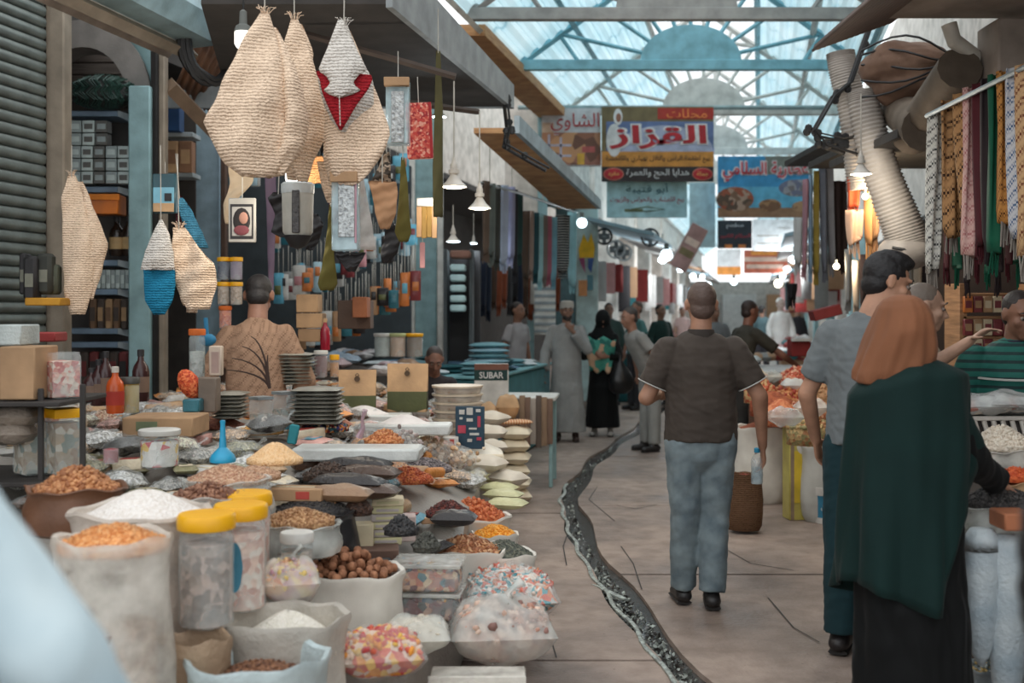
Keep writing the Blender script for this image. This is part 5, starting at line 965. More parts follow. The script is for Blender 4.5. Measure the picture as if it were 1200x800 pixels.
for lb, out, Y, m, nm in (('long olive strap widening downwards, behind the white container', [(240, 386, 389), (280, 382, 390), (310, 378, 393), (333, 373, 395), (340, 376, 390)], 6.2, ol, 'olive_strap'), ('olive teardrop cloth hanging right of the tan pouch', [(185, 470, 474), (220, 468, 478), (250, 466, 480), (272, 463, 482), (283, 468, 478)], 6.0, ol, 'olive_cloth'), ('narrow dark olive ribbon hanging left of the first cone lamp', [(60, 511, 516), (130, 509, 519), (200, 507, 519), (254, 508, 519)], 7.0, mat('olive_dark', (84, 80, 52), kind='cloth'), 'olive_ribbon'),
                         ('peach cloth pouch hanging under the leopard print cloth', [(213, 432, 464), (225, 436, 466), (250, 440, 464), (268, 446, 456)], 5.9, tanc, 'peach_pouch'), ('leopard print cloth hanging above the peach pouch', [(178, 450, 456), (195, 444, 458), (214, 435, 458)], 6.1, leop, 'leopard_cloth'), ('black pointed cloth under the silver glitter box', [(296, 392, 428), (305, 398, 424), (318, 408, 416)], 5.5, blk, 'black_cloth'), ('black pointed cloth between the peach pouch and the olive teardrop', [(262, 452, 462), (280, 450, 470), (296, 446, 466), (308, 448, 456)], 6.2, blk, 'black_cloth'),
                         ('white gauze cloth draped beside the silver glitter box', [(178, 402, 420), (210, 404, 426), (250, 412, 434), (292, 420, 440)], 5.35, mat('gauze', (206, 200, 194), kind='film', alpha=.85, rough=.6), 'gauze_cloth'), ('cream cloth corner hanging left of the portrait card', [(185, 268, 300), (215, 270, 296), (240, 262, 272), (262, 264, 268)], 6.9, mat('cream_cloth', (186, 166, 140), kind='cloth'), 'cream_cloth'), ('cream cloth tail behind the red-white loofah bundle', [(190, 372, 392), (215, 376, 394), (237, 384, 392)], 5.4, knit, 'loofah_tail'),
                         ('peach mottled sack hanging behind the bulb, under the loofahs', [(183, 352, 378), (200, 350, 382), (214, 352, 376)], 6.6, mat('peach_sack', (196, 140, 92), kind='knit'), 'hanging_sack'), ('lilac curtain strip hanging right of the portrait card', [(190, 310, 322), (240, 312, 324), (300, 314, 322), (350, 316, 320)], 8.4, mat('lilac', (130, 112, 132), kind='cloth'), 'curtain_strip')):
    hang(lb, [out], Y, cat='cloth', name=nm, pname='cloth_body', m=m, string=((out[0][1]+out[0][2])/2, out[0][0]-50), th=.02, fringe=False, ruf=.008)
for i, (x, m) in enumerate(((491, corkm), (497, mat('gold_foil', (176, 140, 80), metal=.6, rough=.3)), (503, mat('gold_foil', (176, 140, 80), metal=.6, rough=.3)), (509, corkm))): hbox(('leftmost', 'second', 'third', 'rightmost')[i]+' golden sachet of the row hanging on the teal column', x-3, x+3, 241, 278+i % 2, 7.4, .012, m, cat='packet', name='hanging_sachet', string=234)
hbox('white folded header above the golden sachets', 488, 508, 232, 242, 7.4, .03, wlid, cat='packet', name='sachet_header'); hbox('thin pink strip hanging below the golden sachets', 492, 498, 284, 314, 7.5, .01, mat('pink_strip', (206, 150, 150)), cat='strip', name='pink_strip', string=270)
# ---------------------------------------------------------------- shop 1: shelf unit facing us in the arch
sY = 8.9; shf = mat('shelf_blue_grey', (104, 126, 146), rough=.5); t = thing('shelf_unit', 'grey-blue shelf unit under the arch of the first shop', 'shelf', tuple(PX(115, 560, sY)))
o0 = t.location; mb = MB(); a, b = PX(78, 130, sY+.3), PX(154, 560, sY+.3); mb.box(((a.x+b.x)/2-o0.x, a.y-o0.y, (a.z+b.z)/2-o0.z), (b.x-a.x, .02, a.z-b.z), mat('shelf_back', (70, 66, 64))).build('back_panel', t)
for py in (133, 222, 308, 342, 388, 404, 455):
    a, b = PX(77, py, sY), PX(138, py, sY); MB().box(((a.x+b.x)/2-o0.x, .15, a.z-o0.z), (b.x-a.x, .3, .045), shf).build('shelf_board', t)
    b2 = PX(152, py+4, sY); MB().loft([np.array([(b.x-o0.x, 0, b.z-o0.z-.02), (b2.x-o0.x, .12, b2.z-o0.z-.03), (b2.x-o0.x, .12, b2.z-o0.z+.03), (b.x-o0.x, 0, b.z-o0.z+.025)]), np.array([(b.x-o0.x, .02, b.z-o0.z-.02), (b2.x-o0.x, .14, b2.z-o0.z-.03), (b2.x-o0.x, .14, b2.z-o0.z+.03), (b.x-o0.x, .02, b.z-o0.z+.025)])], mat('shelf_end', (170, 180, 184))).build('shelf_end', t)
gb = [mat('tin_grey', (140, 152, 152), rough=.4), mat('tin_pale', (176, 190, 188), rough=.4), mat('tin_dark', (84, 84, 80), rough=.4)]
def row(px0, px1, py0, py1, n, Y, mats, lab, grp, cat='box', name='small_box', d=.1, b=.004, pr=True, gap=.92):
    for i in range(n):
        x0 = px0+(px1-px0)*i/n; x1 = px0+(px1-px0)*(i+gap)/n; a, c = PX(x0, py0, Y), PX(x1, py1, Y); m = mats[i % len(mats)] if mats else None
        mb = MB().box((0, 0, (a.z-c.z)/2), (c.x-a.x, d, a.z-c.z), m, b=b)
        if pr: mb.box((0, -d/2-.001, (a.z-c.z)*.5), ((c.x-a.x)*.7, .003, (a.z-c.z)*.45), mats[(i+1) % len(mats)], b=.0008)
        one(mb, name, lab, cat, ((a.x+c.x)/2, Y+d/2, c.z), group=grp)
for k, y in enumerate((141, 156, 171, 186, 201)): row(81, 127 if k < 2 else 152, y, y+14, 3 if k < 2 else 5, sY-.02, gb, 'grey tin under the arch, %s row of the tins' % ('top', 'second', 'middle', 'fourth', 'lowest')[k], 'grey tins row %d' % (k+1), name='tin', cat='tin')
hbox('orange toolbox-like case with a lid on the second shelf under the arch', 110, 143, 229, 252, sY, .2, mat('box_orange', (206, 112, 30), rough=.4), name='orange_case', cat='case', parts=(('lid_rim', -.08, 1.08, 0, .3, mat('box_orange2', (224, 130, 40)), .02),))
for i, (px, lb) in enumerate(((134, 'dark bottle with a tan label under the orange case'), (148, 'dark bottle at the right end under the orange case'))): p = PX(px, 300, sY); bottle(p+Vector((0, .06, 0)), .058, .31, mat('bottle_dark', (44, 34, 28), rough=.15), blk, lb, mat('label_tan', (186, 156, 110)))
row(113, 152, 316, 338, 7, sY, [mat('tin_pale', ()), mat('tin_grey', ())], 'pale narrow packet standing on the third shelf', 'pale packets third shelf', name='narrow_packet', cat='packet')
row(104, 150, 350, 386, 5, sY, [mat('jar_d1', (110, 84, 62)), mat('jar_d2', (70, 60, 54)), mat('jar_d3', (160, 130, 96))], 'small dark jar on the fourth shelf', 'small dark jars fourth shelf', name='small_jar', cat='jar', b=.02)
row(92, 150, 412, 452, 5, sY, [mat('jar_d2', ()), mat('jar_red', (110, 44, 44)), mat('jar_d4', (44, 40, 40))], 'dark bottle on the lowest shelf under the arch', 'dark bottles lowest shelf', name='dark_bottle', cat='bottle', b=.02)
mb = MB(); mb.ell((0, 0, 0), (.26, .14, .13), mat('netting_black', (30, 36, 34), rough=.5, bump=1, scale=20), 20)
for i in range(40): a = random.uniform(0, 6.28); u = random.uniform(-.9, .9); mb.tube([(.26*u+.03*math.sin(q*7), -.15*math.sqrt(1-u*u)*math.cos(q), .14*math.sqrt(1-u*u)*math.sin(q)+.01) for q in np.linspace(-1.3, 1.4, 8)+.1*math.sin(a)], .006, mat('net_green', (40, 70, 62), rough=.4), 4)
one(mb, 'netting_bundle', 'black and green bundle of netting lying on top of the arch shelf', 'bundle', tuple(PX(121, 110, sY)))
# shop 2 niche
t = thing('shelf_niche', 'narrow shelf niche with a pale board between the columns', 'shelf', tuple(PX(209, 560, 9.9))); o0 = t.location
a, b = PX(193, 100, 10.1), PX(228, 560, 10.1); MB().box(((a.x+b.x)/2-o0.x, .25, (a.z+b.z)/2-o0.z), (b.x-a.x, .02, a.z-b.z), darkb).build('back_panel', t)
for py in (158, 205, 330): a, b = PX(193, py, 9.9), PX(227, py, 9.9); MB().box(((a.x+b.x)/2-o0.x, .1, a.z-o0.z), (b.x-a.x, .25, .04), mat('shelf_end', ())).build('shelf_board', t)
hbox('dark blue box on the upper board of the narrow niche', 196, 213, 114, 155, 9.85, .15, mat('box_navy', (30, 70, 116)), name='blue_box', cat='box'); row(193, 226, 165, 202, 2, 9.85, [kraft, mat('bag_brown', (150, 110, 82))], 'kraft bag on the middle board of the narrow niche', 'kraft bags in the niche', name='kraft_bag', cat='bag', d=.12)
# shop 3: deep wall of goods behind the patterned shirt man
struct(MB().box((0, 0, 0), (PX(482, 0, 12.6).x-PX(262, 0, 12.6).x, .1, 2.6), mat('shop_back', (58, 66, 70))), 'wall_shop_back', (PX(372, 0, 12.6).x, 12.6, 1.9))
pc = {'cyan': (96, 168, 192), 'pale blue': (160, 190, 202), 'white': (200, 200, 196), 'teal': (50, 112, 126), 'dark red': (120, 50, 54), 'pink': (196, 140, 146), 'orange': (196, 116, 58), 'black': (38, 36, 38), 'tan': (166, 130, 96), 'olive green': (98, 104, 60), 'grey': (130, 130, 128)}
pmn = {k: mat('hangpack_'+k.replace(' ', '_'), v, rough=.35, bump=.3) for k, v in pc.items()}; ks = list(pc); R2 = random.Random(5); cnt = {}
for (x0, x1, y0, y1, Y, n, sc, zone, wts) in ((322, 486, 268, 340, 11.4, 46, 1.0, 'high behind the tan shirt', 'ccppwwtttkdprbge'), (350, 490, 325, 400, 10.6, 46, 1.05, 'right of the tan shirt', 'ccpwwttdronbbaag'), (262, 330, 150, 235, 11.2, 14, 1.1, 'below the canopy left of the loofahs', 'pwgabp'), (372, 480, 190, 260, 11.8, 18, 1.1, 'between the glitter box and the teal column', 'ccppwtdb')):
    km = {'c': 'cyan', 'p': 'pale blue', 'w': 'white', 't': 'teal', 'd': 'dark red', 'k': 'pink', 'r': 'orange', 'o': 'orange', 'b': 'black', 'n': 'black', 'a': 'tan', 'g': 'grey', 'e': 'olive green'}
    for i in range(n):
        k = km[R2.choice(wts)]; px = x0+(x1-x0)*((i*.618) % 1); py = y0+(y1-y0)*((i*.381+R2.random()*.2) % 1); w_ = R2.uniform(8, 15)*sc; h_ = R2.uniform(18, 36)*sc; s = Y/F
        p = PX(px, py, Y+R2.uniform(-.5, .5)); mb = MB(); k2 = R2.choice(ks); pill(mb, w_*s, h_*s, .05, pmn[k], .06, i, 8, 8)
        mb.box((0, R2.uniform(-.2, .2)*h_*s, .05), (w_*s*.6, h_*s*.3, .012), pmn[k2], b=.002); mb.tube([(0, h_*s*.5, .025), (0, h_*s*.5+.25, .025)], .003, strg, 4)
        one(mb, 'hanging_packet', '%s packet hanging in the %s' % (k, zone) if 0 else '%s packet hanging %s' % (k, zone), 'packet', tuple(p), group='%s packets %s' % (k, zone), rot=(PI/2, 0, R2.uniform(-.3, .3)), ang=180)
# stacked jars with yellow lids and boxes left of the tan shirt; stacked cartons right of him
for i, (px, py, k, lb) in enumerate(((262, 328, 0, 'jar with yellow lid and dark blue label, upper left of the tan shirt'), (277, 328, 1, 'jar with yellow lid and lilac label beside the dark blue one'), (262, 357, 2, 'jar with yellow lid and tan grain left of the tan shirt'), (277, 357, 2, 'jar with yellow lid and tan grain just left of the shoulder'), (264, 385, 3, 'jar with orange lid and orange grain behind the shoulder'))):
    p = PX(px, py, 8.0); jar(p, .043, .135, yel if k < 3 else mat('lid_orange', (220, 110, 40)), [mat('jf_navy', (60, 66, 100)), mat('jf_lilac', (150, 130, 156)), G('jf_tan', [(170, 146, 124), (190, 166, 146)], 60), G('jf_or', [(200, 90, 50), (220, 120, 70)], 60)][k], lb, lh=.025, fill=.95)
for i, (px0, px1, y0, y1, m, lb) in enumerate(((350, 375, 345, 366, kraft, 'top kraft carton of the stack right of the tan shirt'), (350, 380, 367, 384, kraft, 'middle kraft carton of the stack right of the tan shirt'), (352, 378, 385, 400, card, 'lowest kraft carton of the stack right of the tan shirt'), (398, 436, 352, 385, mat('box_dkbrown', (86, 66, 54)), 'dark brown case standing in the middle of the shop'), (415, 432, 348, 372, mat('box_rust', (150, 90, 56)), 'small rust-coloured lantern box on the dark case'))): hbox(lb, px0, px1, y0, y1, 8.3-.2*(i > 3), .2, m, name='stock_carton', cat='carton')
# counter in front of that shop with plastic-wrapped stock
t = thing('counter', 'long low counter with plastic-wrapped stock before the third shop', 'counter', (-1.62, 11.0, 0), PHI); MB().box((0, 0, .52), (1.0, 2.2, 1.04), mat('counter_dark', (84, 74, 68))).build('counter_body', t)
R3 = random.Random(9)
for i in range(34):
    px = 372+(i*.618 % 1)*110; py = 404+(i*.37 % 1)*36; k = R3.choice(['white', 'pale blue', 'pink', 'white', 'tan']); m = mat('wrap_%s' % k.replace(' ', '_'), {'white': (204, 200, 200), 'pale blue': (176, 196, 214), 'pink': (196, 172, 176), 'tan': (180, 156, 136)}[k], rough=.25, bump=.9, scale=12)
    c = at(px, py, 1.06+.08*(440-py)/40); mb = MB(); pill(mb, .24, .14, .08, m, .12, i); one(mb, 'wrapped_garment', '%s plastic-wrapped pack on the counter behind the paper pouches' % k, 'pack', tuple(c), group='%s wrapped packs on the counter' % k, rot=(R3.uniform(-.2, .2), R3.uniform(-.2, .2), R3.uniform(-1, 1)), ang=180)
for i, (px, lid, cc, lb) in enumerate(((466, mat('lid_pale_green', (190, 196, 140)), (206, 170, 140), 'cream jar with pale lid left of the bald man'), (486, yel, (120, 90, 60), 'jar with yellow lid and brown filling right behind the bald man'), (448, wlid, (170, 180, 176), 'grey-white jar farthest left of the three by the bald man'))): p = PX(px, 418, 10.4); jar(p, .075, .19, lid, mat('jfill_%d' % i, cc), lb, lh=.025, fill=.96)
# bottles on the counter
p = PX(381, 410, 7.6); bottle(p, .033, .21, mat('bottle_red', (150, 30, 50), rough=.2), kraft, 'red bottle with a pale cap right of the tan shirt'); p = PX(376, 442, 7.2)
jar(p, .042, .15, wlid, mat('jar_redblack', (110, 30, 34)), 'dark red jar with a white lid under the red bottle', lh=.02, fill=.9); p = PX(392, 442, 7.5)
jar(p, .03, .12, yel, mat('jar_amber', (206, 140, 60)), 'small amber jar with yellow lid beside the dark red jar'); 
t = thing('feather_stems', 'bunch of long dark curved stems standing before the tan shirt', 'stems', tuple(PX(308, 455, 6.3)))
for dx, h_, bnd in ((-36, 36, .7), (-24, 50, .5), (-14, 62, .4), (6, 40, -.2), (-42, 22, .6)): MB().tube([(W(dx*u*u+8*(1-u), 6.3), 0, W(h_*math.sin(u*1.4), 6.3)) for u in np.linspace(0, 1, 8)], [.008*(1-.8*u)+.001 for u in np.linspace(0, 1, 8)], mat('stem_dark', (66, 46, 38)), 5).build('stem', t)
# ---------------------------------------------------------------- far left rack with jars, cartons, bags
rk = mat('rack_dark', (50, 46, 44)); t = thing('rack', 'dark metal rack at the left edge carrying jars and cartons', 'rack', tuple(PX(48, 560, 4.9))); o0 = t.location
for (px, y0, y1, Y) in ((97, 450, 620, 4.8), (48, 455, 620, 4.8), (97, 450, 600, 5.3), (-30, 455, 620, 4.8)):
    a, b = PX(px, y0, Y), PX(px, y1, Y); MB().box((a.x-o0.x, a.y-o0.y, a.z/2-o0.z), (.022, .022, a.z), rk).build('rack_post', t)
for py in (468, 557): a, b = PX(-40, py, 5.0), PX(99, py, 5.0); MB().box(((a.x+b.x)/2-o0.x, .1, a.z-o0.z), (b.x-a.x, .55, .02), rk).build('rack_shelf', t)
for i, (px, lb) in enumerate(((38, 'big square jar with yellow lid on the rack, left of two'), (74, 'big square jar with yellow lid on the rack, right of two'))):
    p = PX(px, 555, 4.95); jar(p, .085, .25, yel, G('jf_rack%d' % i, [(170, 150, 124), (120, 130, 120), (196, 186, 170), (150, 120, 90)], 30), lb, lh=.035, fill=.9, sq=True)
p = PX(71, 466, 4.95); jar(p, .09, .20, None, G('jf_pink', [(216, 130, 110), (230, 180, 160), (190, 90, 80), (226, 206, 190)], 50), 'clear jar of pink sweets standing on the rack beside the carton', fill=.8, sq=True)
hbox('tan cardboard carton on the rack next to the pink sweets', 14, 55, 405, 466, 4.9, .25, card, name='carton', cat='carton'); hbox('grey-white flat packs stacked on the tan carton', 0, 36, 380, 404, 5.0, .2, mat('pack_greywhite', (176, 184, 182), bump=.6), name='flat_pack', cat='pack')
hbox('yellow tray edge sticking out by the loofahs at the post', 37, 78, 349, 358, 6.9, .2, mat('tray_yellow', (196, 140, 40)), name='yellow_tray', cat='tray'); hbox('red tray edge above the pink sweets', 34, 72, 389, 400, 5.3, .15, mat('tray_red', (140, 46, 44)), name='red_tray', cat='tray')
for i, (px, y0, y1, w_, lb) in enumerate(((38, 300, 352, 16, 'black round tin on the yellow tray, left of the packs'), (54, 297, 345, 18, 'dark pack with grey label on the yellow tray'), (63, 310, 345, 14, 'grey-labelled dark box at the right on the yellow tray'), (30, 297, 345, 8, 'slim dark bottle farthest left on the yellow tray'))): hbox(lb, px-w_/2, px+w_/2, y0, y1, 6.9+.05*i, .1, [blk, mat('pack_dk', (56, 58, 52)), mat('pack_dk2', (84, 88, 74)), blk][i], name='dark_pack', cat='pack', b=.02, parts=(('pale_label', .2, .8, .4, .7, mat('label_grey', (130, 130, 116)), .003),))
for i, (px, py, w_) in enumerate(((8, 455, .16), (6, 440, .15), (20, 500, .2), (12, 520, .24))): packet(px, py, None, w_, .2, .1, mat('bag_dull', (140, 128, 116), rough=.4, bump=.8), ('lower dull bag beside the tan carton', 'upper dull bag beside the tan carton', 'crumpled dull bag on the lower rack shelf, upper', 'crumpled dull bag on the lower rack shelf, bottom')[i], cat='bag', name='dull_bag', seed=i).location = PX(px, py, 4.9)
# things in the back left corner of the stall
p = PX(135, 484, 5.9); bottle(p, .045, .24, mat('bottle_orange', (196, 84, 36), rough=.25), mat('cap_white', (214, 206, 196)), 'orange sauce bottle with a white cap', mat('label_red', (170, 50, 36))); p = PX(152, 484, 6.0); jar(p, .05, .16, mat('tin_dark', ()), mat('tin_yellow', (186, 160, 70)), 'yellow and red tin beside the orange sauce bottle', fill=.97)
for i, (px, py, h_, r) in enumerate(((116, 475, .25, .045), (124, 470, .27, .04), (165, 470, .28, .045), (108, 470, .18, .05))): bottle(PX(px, py, 6.2), r, h_, mat('bottle_maroon', (60, 34, 34), rough=.2), blk, ('dark maroon bottle left of the orange sauce bottle', 'tall dark bottle just behind the orange sauce bottle', 'tall dark bottle right of the yellow tin', 'short dark bottle at the left end of the bottle group')[i], mat('label_dim', (120, 96, 80)))
hbox('flat cardboard carton with a green printed mark, dried herbs on top', 155, 236, 486, 508, 5.6, .3, card, name='carton', cat='carton', parts=(('printed_mark', .2, .5, .2, .7, mat('print_green', (110, 120, 90)), .002),))
mb = MB(); c = PX(222, 450, 5.9); mb.ell((0, 0, 0), (.055, .05, .085), G('g_net', [(206, 84, 40), (226, 120, 70), (180, 60, 30)], 90), 14, np.array(Euler((0, -.5, 0)).to_matrix())); one(mb, 'net_bag', 'orange net bag leaning beside the grey square box', 'bag', tuple(c))
hbox('plain grey-brown square box right of the orange net bag', 235, 256, 442, 482, 5.9, .1, mat('box_greybrown', (122, 108, 96)), name='square_box', cat='box'); hbox('teal flat box in front of the orange net bag', 217, 236, 467, 482, 5.8, .1, pmn['teal'], name='teal_box', cat='box')
p = PX(231, 442, 6.1); jar(p, .042, .23, mat('lid_orange', (220, 110, 40)), G('g_clr', [(170, 176, 170), (140, 146, 140)], 40), 'tall clear jar with an orange cap left of the tan shirt', fill=.6); hbox('narrow pale box with dark text standing by the tall clear jar', 246, 261, 405, 440, 6.1, .05, mat('box_pale', (204, 186, 168)), name='pale_box', cat='box', parts=(('printed_panel', .2, .8, .2, .9, mat('print_pinkgrey', (176, 150, 140)), .002),))
c = PX(243, 398, 6.2); one(MB().ell((0, 0, 0), (.05, .03, .035), mat('brush_blue', (40, 120, 160)), 12).tube([(0, 0, 0), (-.01, 0, .12)], .012, mat('brush_blue', ()), 8), 'blue_brush', 'blue plastic brush hanging by the tall clear jar', 'brush', tuple(c))
p = at(262, 520, .99); t = thing('spoon_cup', 'small grey plastic scoop standing in the red-brown spice', 'scoop', tuple(at(237, 500, .99))); MB().lathe([(.03, 0), (.018, .03), (.012, .05), (.010, .10)], mat('scoop_grey', (170, 170, 180)), seg=12).build('scoop_body', t)
hbox('teal and white striped tube standing in the yellow split peas', 336, 347, 497, 520, 5.6, .03, mat('tube_teal', (40, 130, 140)), name='teal_tube', cat='tube', tilt=.2)
p = at(130, 543, .98); jar(p, .03, .06, None, mat('cup_red', (150, 40, 50)), 'small cup with a red pattern in front of the black seeds', fill=.95)
# ---------------------------------------------------------------- signs across the street
def sign(label, px0, px1, py0, py1, Y, base, rz=0):
    a, c = PX(px0, py0, Y), PX(px1, py1, Y); w_, h = c.x-a.x, a.z-c.z; t = thing('hanging_sign', label, 'sign', ((a.x+c.x)/2, Y, (a.z+c.z)/2), rz)
    MB().box((0, 0, 0), (w_, .04, h), base, b=.006).build('sign_board', t)
    def pan(u0, u1, v0, v1, m, d=.002, nm='printed_panel'): MB().box(((u0+u1-1)/2*w_, -.021-d, (1-v0-v1)/2*h), ((u1-u0)*w_, .002, (v1-v0)*h), m, b=.0004).build(nm, t)
    def txt(s_, u, v, uw, vh, m, d=.006, bold=0, ar=True): lettering(s_, uw*w_, vh*h, m, t, ((u-.5)*w_, -.023-d, (.5-v)*h), 0, bold, ar=ar)
    return t, pan, txt, w_, h
red = mat('print_sign_red', (178, 36, 44), rough=.6, bump=0); wht = mat('print_white', (224, 222, 220), rough=.6, bump=0); bkp = mat('print_black', (30, 28, 28), rough=.6, bump=0)
bl = lambda n, c: mat('print_'+n, c, rough=.6, bump=0)
t, pan, txt, w_, h = sign('pale sign with red Arabic lettering and a picture of spice trays, leftmost on the rod', 635, 704, 127, 195, 16.9, bl('palegrey', (206, 206, 208)))
pan(0, 1, .42, .98, G('p_trays', [(150, 100, 80), (180, 130, 100), (120, 84, 70), (200, 150, 110), (160, 110, 96)], 5, 0), .002); pan(0, .5, .62, .66, bl('lilac', (190, 184, 200)), .004); pan(.1, .14, .45, .95, bl('lilac', ()), .004); pan(.3, .34, .5, .95, bl('lilac', ()), .004); pan(0, .5, .8, .84, bl('lilac', ()), .004)
pan(.6, .72, .78, .97, bl('yellow', (230, 180, 70)), .005, 'printed_scoop'); pan(.68, .9, .66, .76, bl('pinkmeat', (196, 100, 96)), .005); pan(0, .2, .25, .42, bl('sand', (206, 176, 150)), .003)
txt('الشاوي', .56, .27, .84, .40, wht, .005, .02); txt('الشاوي', .56, .27, .82, .37, red, .009)
t, pan, txt, w_, h = sign('large sign with big red Arabic lettering on blue above orange and black bands', 705, 836, 125, 213, 16.8, bl('sandbrown', (120, 104, 70)))
pan(.04, 1, .2, .59, bl('slate', (100, 118, 160)), .002); V = [(math.cos(a)*w_*.44+.06*w_, -.026, math.sin(a)*h*.32-.06*h) for a in np.linspace(.0, PI, 24)]+[(.5*w_, -.026, -.08*h), (-.46*w_, -.026, -.08*h)]
MB().ell((.06*w_, -.0235, -.08*h), (.45*w_, .002, .34*h), bl('swoosh', (176, 182, 206)), 28).build('printed_arc', t); pan(.5, 1, .02, .17, bl('ban', (170, 50, 36)), .003); txt('محلات', .76, .095, .36, .12, bl('orange', (236, 140, 70)), .008)
for nm, c, r, m in (('printed_robe', (-.39, .05), (.07, .22), wht), ('printed_headcloth', (-.355, .36), (.04, .11), wht), ('printed_face', (-.35, .35), (.024, .06), bl('skin', (150, 100, 80)))): mb = MB(); mb.ell((c[0]*w_, -.028 if nm != 'printed_face' else -.034, c[1]*h), (r[0]*w_, .003, r[1]*h), m, 16); mb.build(nm, t)
txt('القزاز', .50, .41, .90, .36, wht, .010, .075); txt('القزاز', .50, .41, .87, .32, red, .016, .03)
pan(0, 1, .6, .80, bl('orangeband', (206, 140, 60)), .004); txt('بيع اطقمة الراس والاقل نهياري والاقمشة', .5, .70, .93, .10, bkp, .008); pan(0, 1, .8, 1, bl('blackband', (46, 36, 36)), .004); txt('هدايا الحج والعمرة', .5, .895, .56, .13, wht, .008)
for x, s_ in ((-.395, 'مفرد'), (.4, 'جملة')): MB().ell((x*w_, -.028, -.4*h), (.092*w_, .004, .085*h), bl('ovalrim', (196, 120, 100)), 20).ell((x*w_, -.031, -.4*h), (.085*w_, .004, .074*h), red, 20).build('printed_oval', t); lettering(s_, .1*w_, .07*h, bl('ovtext', (236, 190, 110)), t, (x*w_, -.038, -.4*h))
t, pan, txt, w_, h = sign('pale turquoise sign with dark green and red Arabic lines hanging under the large sign', 711, 805, 213, 255, 17.0, bl('aqua', (164, 206, 214)))
txt('أبو قتيبة', .5, .2, .52, .3, bl('dkteal', (20, 90, 104))); txt('بيع الاعشاب والحواس والزيوت', .5, .52, .92, .2, bl('crim', (170, 60, 80))); pan(.22, .45, .76, .84, bl('green', (60, 130, 110))); mb = MB(); mb.tube([(-.2*w_, -.026, -.27*h), (0, -.026, -.2*h), (.22*w_, -.026, -.27*h), (0, -.026, -.33*h), (-.2*w_, -.026, -.3*h)], .008, bl('green', ()), 4).build('printed_line', t)
t, pan, txt, w_, h = sign('bright blue spice shop sign with red and white Arabic lettering over pictured heaps', 841, 952, 183, 255, 20.5, bl('skyblue', (60, 140, 186)))
pan(.5, 1, 0, .3, bl('olivegrey', (120, 120, 110)), .001); pan(0, 1, .5, .84, bl('skypale', (96, 170, 200)), .001); pan(0, 1, .84, 1, bl('earth', (150, 110, 80)), .002); 
for x, y, rx, ry, cols in ((-.32, -.2, .2, .2, [(120, 90, 70), (170, 140, 120), (90, 70, 56), (150, 80, 56)]), (.33, -.02, .19, .14, [(110, 110, 130), (150, 146, 150), (120, 110, 110)]), (.05, -.3, .12, .1, [(160, 120, 84), (120, 84, 60)]), (.4, -.32, .12, .09, [(170, 130, 96), (140, 100, 70)])): MB().ell((x*w_, -.024, y*h), (rx*w_, .005, ry*h), G('p_heap%d' % int(x*100), cols, 12, 0), 18).build('printed_heap', t)
txt('عطارية السلامي', .5, .25, .93, .36, wht, .008, .07); txt('عطارية السلامي', .5, .25, .9, .32, bl('redA', (200, 60, 70)), .014, .02)
t, pan, txt, w_, h = sign('small black sign with white and red lines below the blue spice sign', 841, 881, 258, 291, 22, bl('charcoal', (54, 56, 60))); txt('مطعم', .5, .2, .5, .2, wht); txt('السلام الكبير', .5, .58, .9, .2, bl('redA', ())); pan(.2, .42, .86, 1, bl('orange', ())); pan(.6, .82, .86, 1, bl('orange', ()))
t, pan, txt, w_, h = sign('white notice board with faint lines right of the small black sign', 882, 932, 257, 294, 22.5, bl('offwhite', (216, 222, 224))); txt('بيع وشراء', .72, .28, .3, .1, bl('grey', (110, 116, 120))); pan(.1, .6, .5, .54, bl('grey', ())); pan(.1, .8, .74, .78, bl('grey', ()))
t, pan, txt, w_, h = sign('orange and red layered shop sign far down the arcade', 872, 923, 293, 320, 27, bl('salmon', (206, 110, 84))); pan(.15, .75, .0, .22, bl('orangeA', (226, 150, 70))); pan(0, 1, .3, .5, bl('palepink', (226, 196, 180))); pan(.05, .9, .62, .8, bl('palepink', ()))
t, pan, txt, w_, h = sign('small orange and white sign left of the orange and red one', 840, 868, 292, 322, 27.5, bl('offwhite', ())); pan(0, 1, .68, 1, bl('orangeA', ())); 
t, pan, txt, w_, h = sign('slanted reddish sign board sticking out by the white columns', 797, 818, 262, 318, 19.5, bl('rosegrey', (170, 130, 124))); t.rotation_euler = (0, .5, 0); pan(.1, .9, .3, .45, bl('palepink', ())); pan(.1, .9, .55, .7, bl('sandbrown', ()))
hbox('pale turquoise tarpaulin hanging right of the pale turquoise sign', 808, 838, 214, 290, 21, .05, bl('aqua2', (190, 216, 220)), name='tarpaulin', cat='tarpaulin')
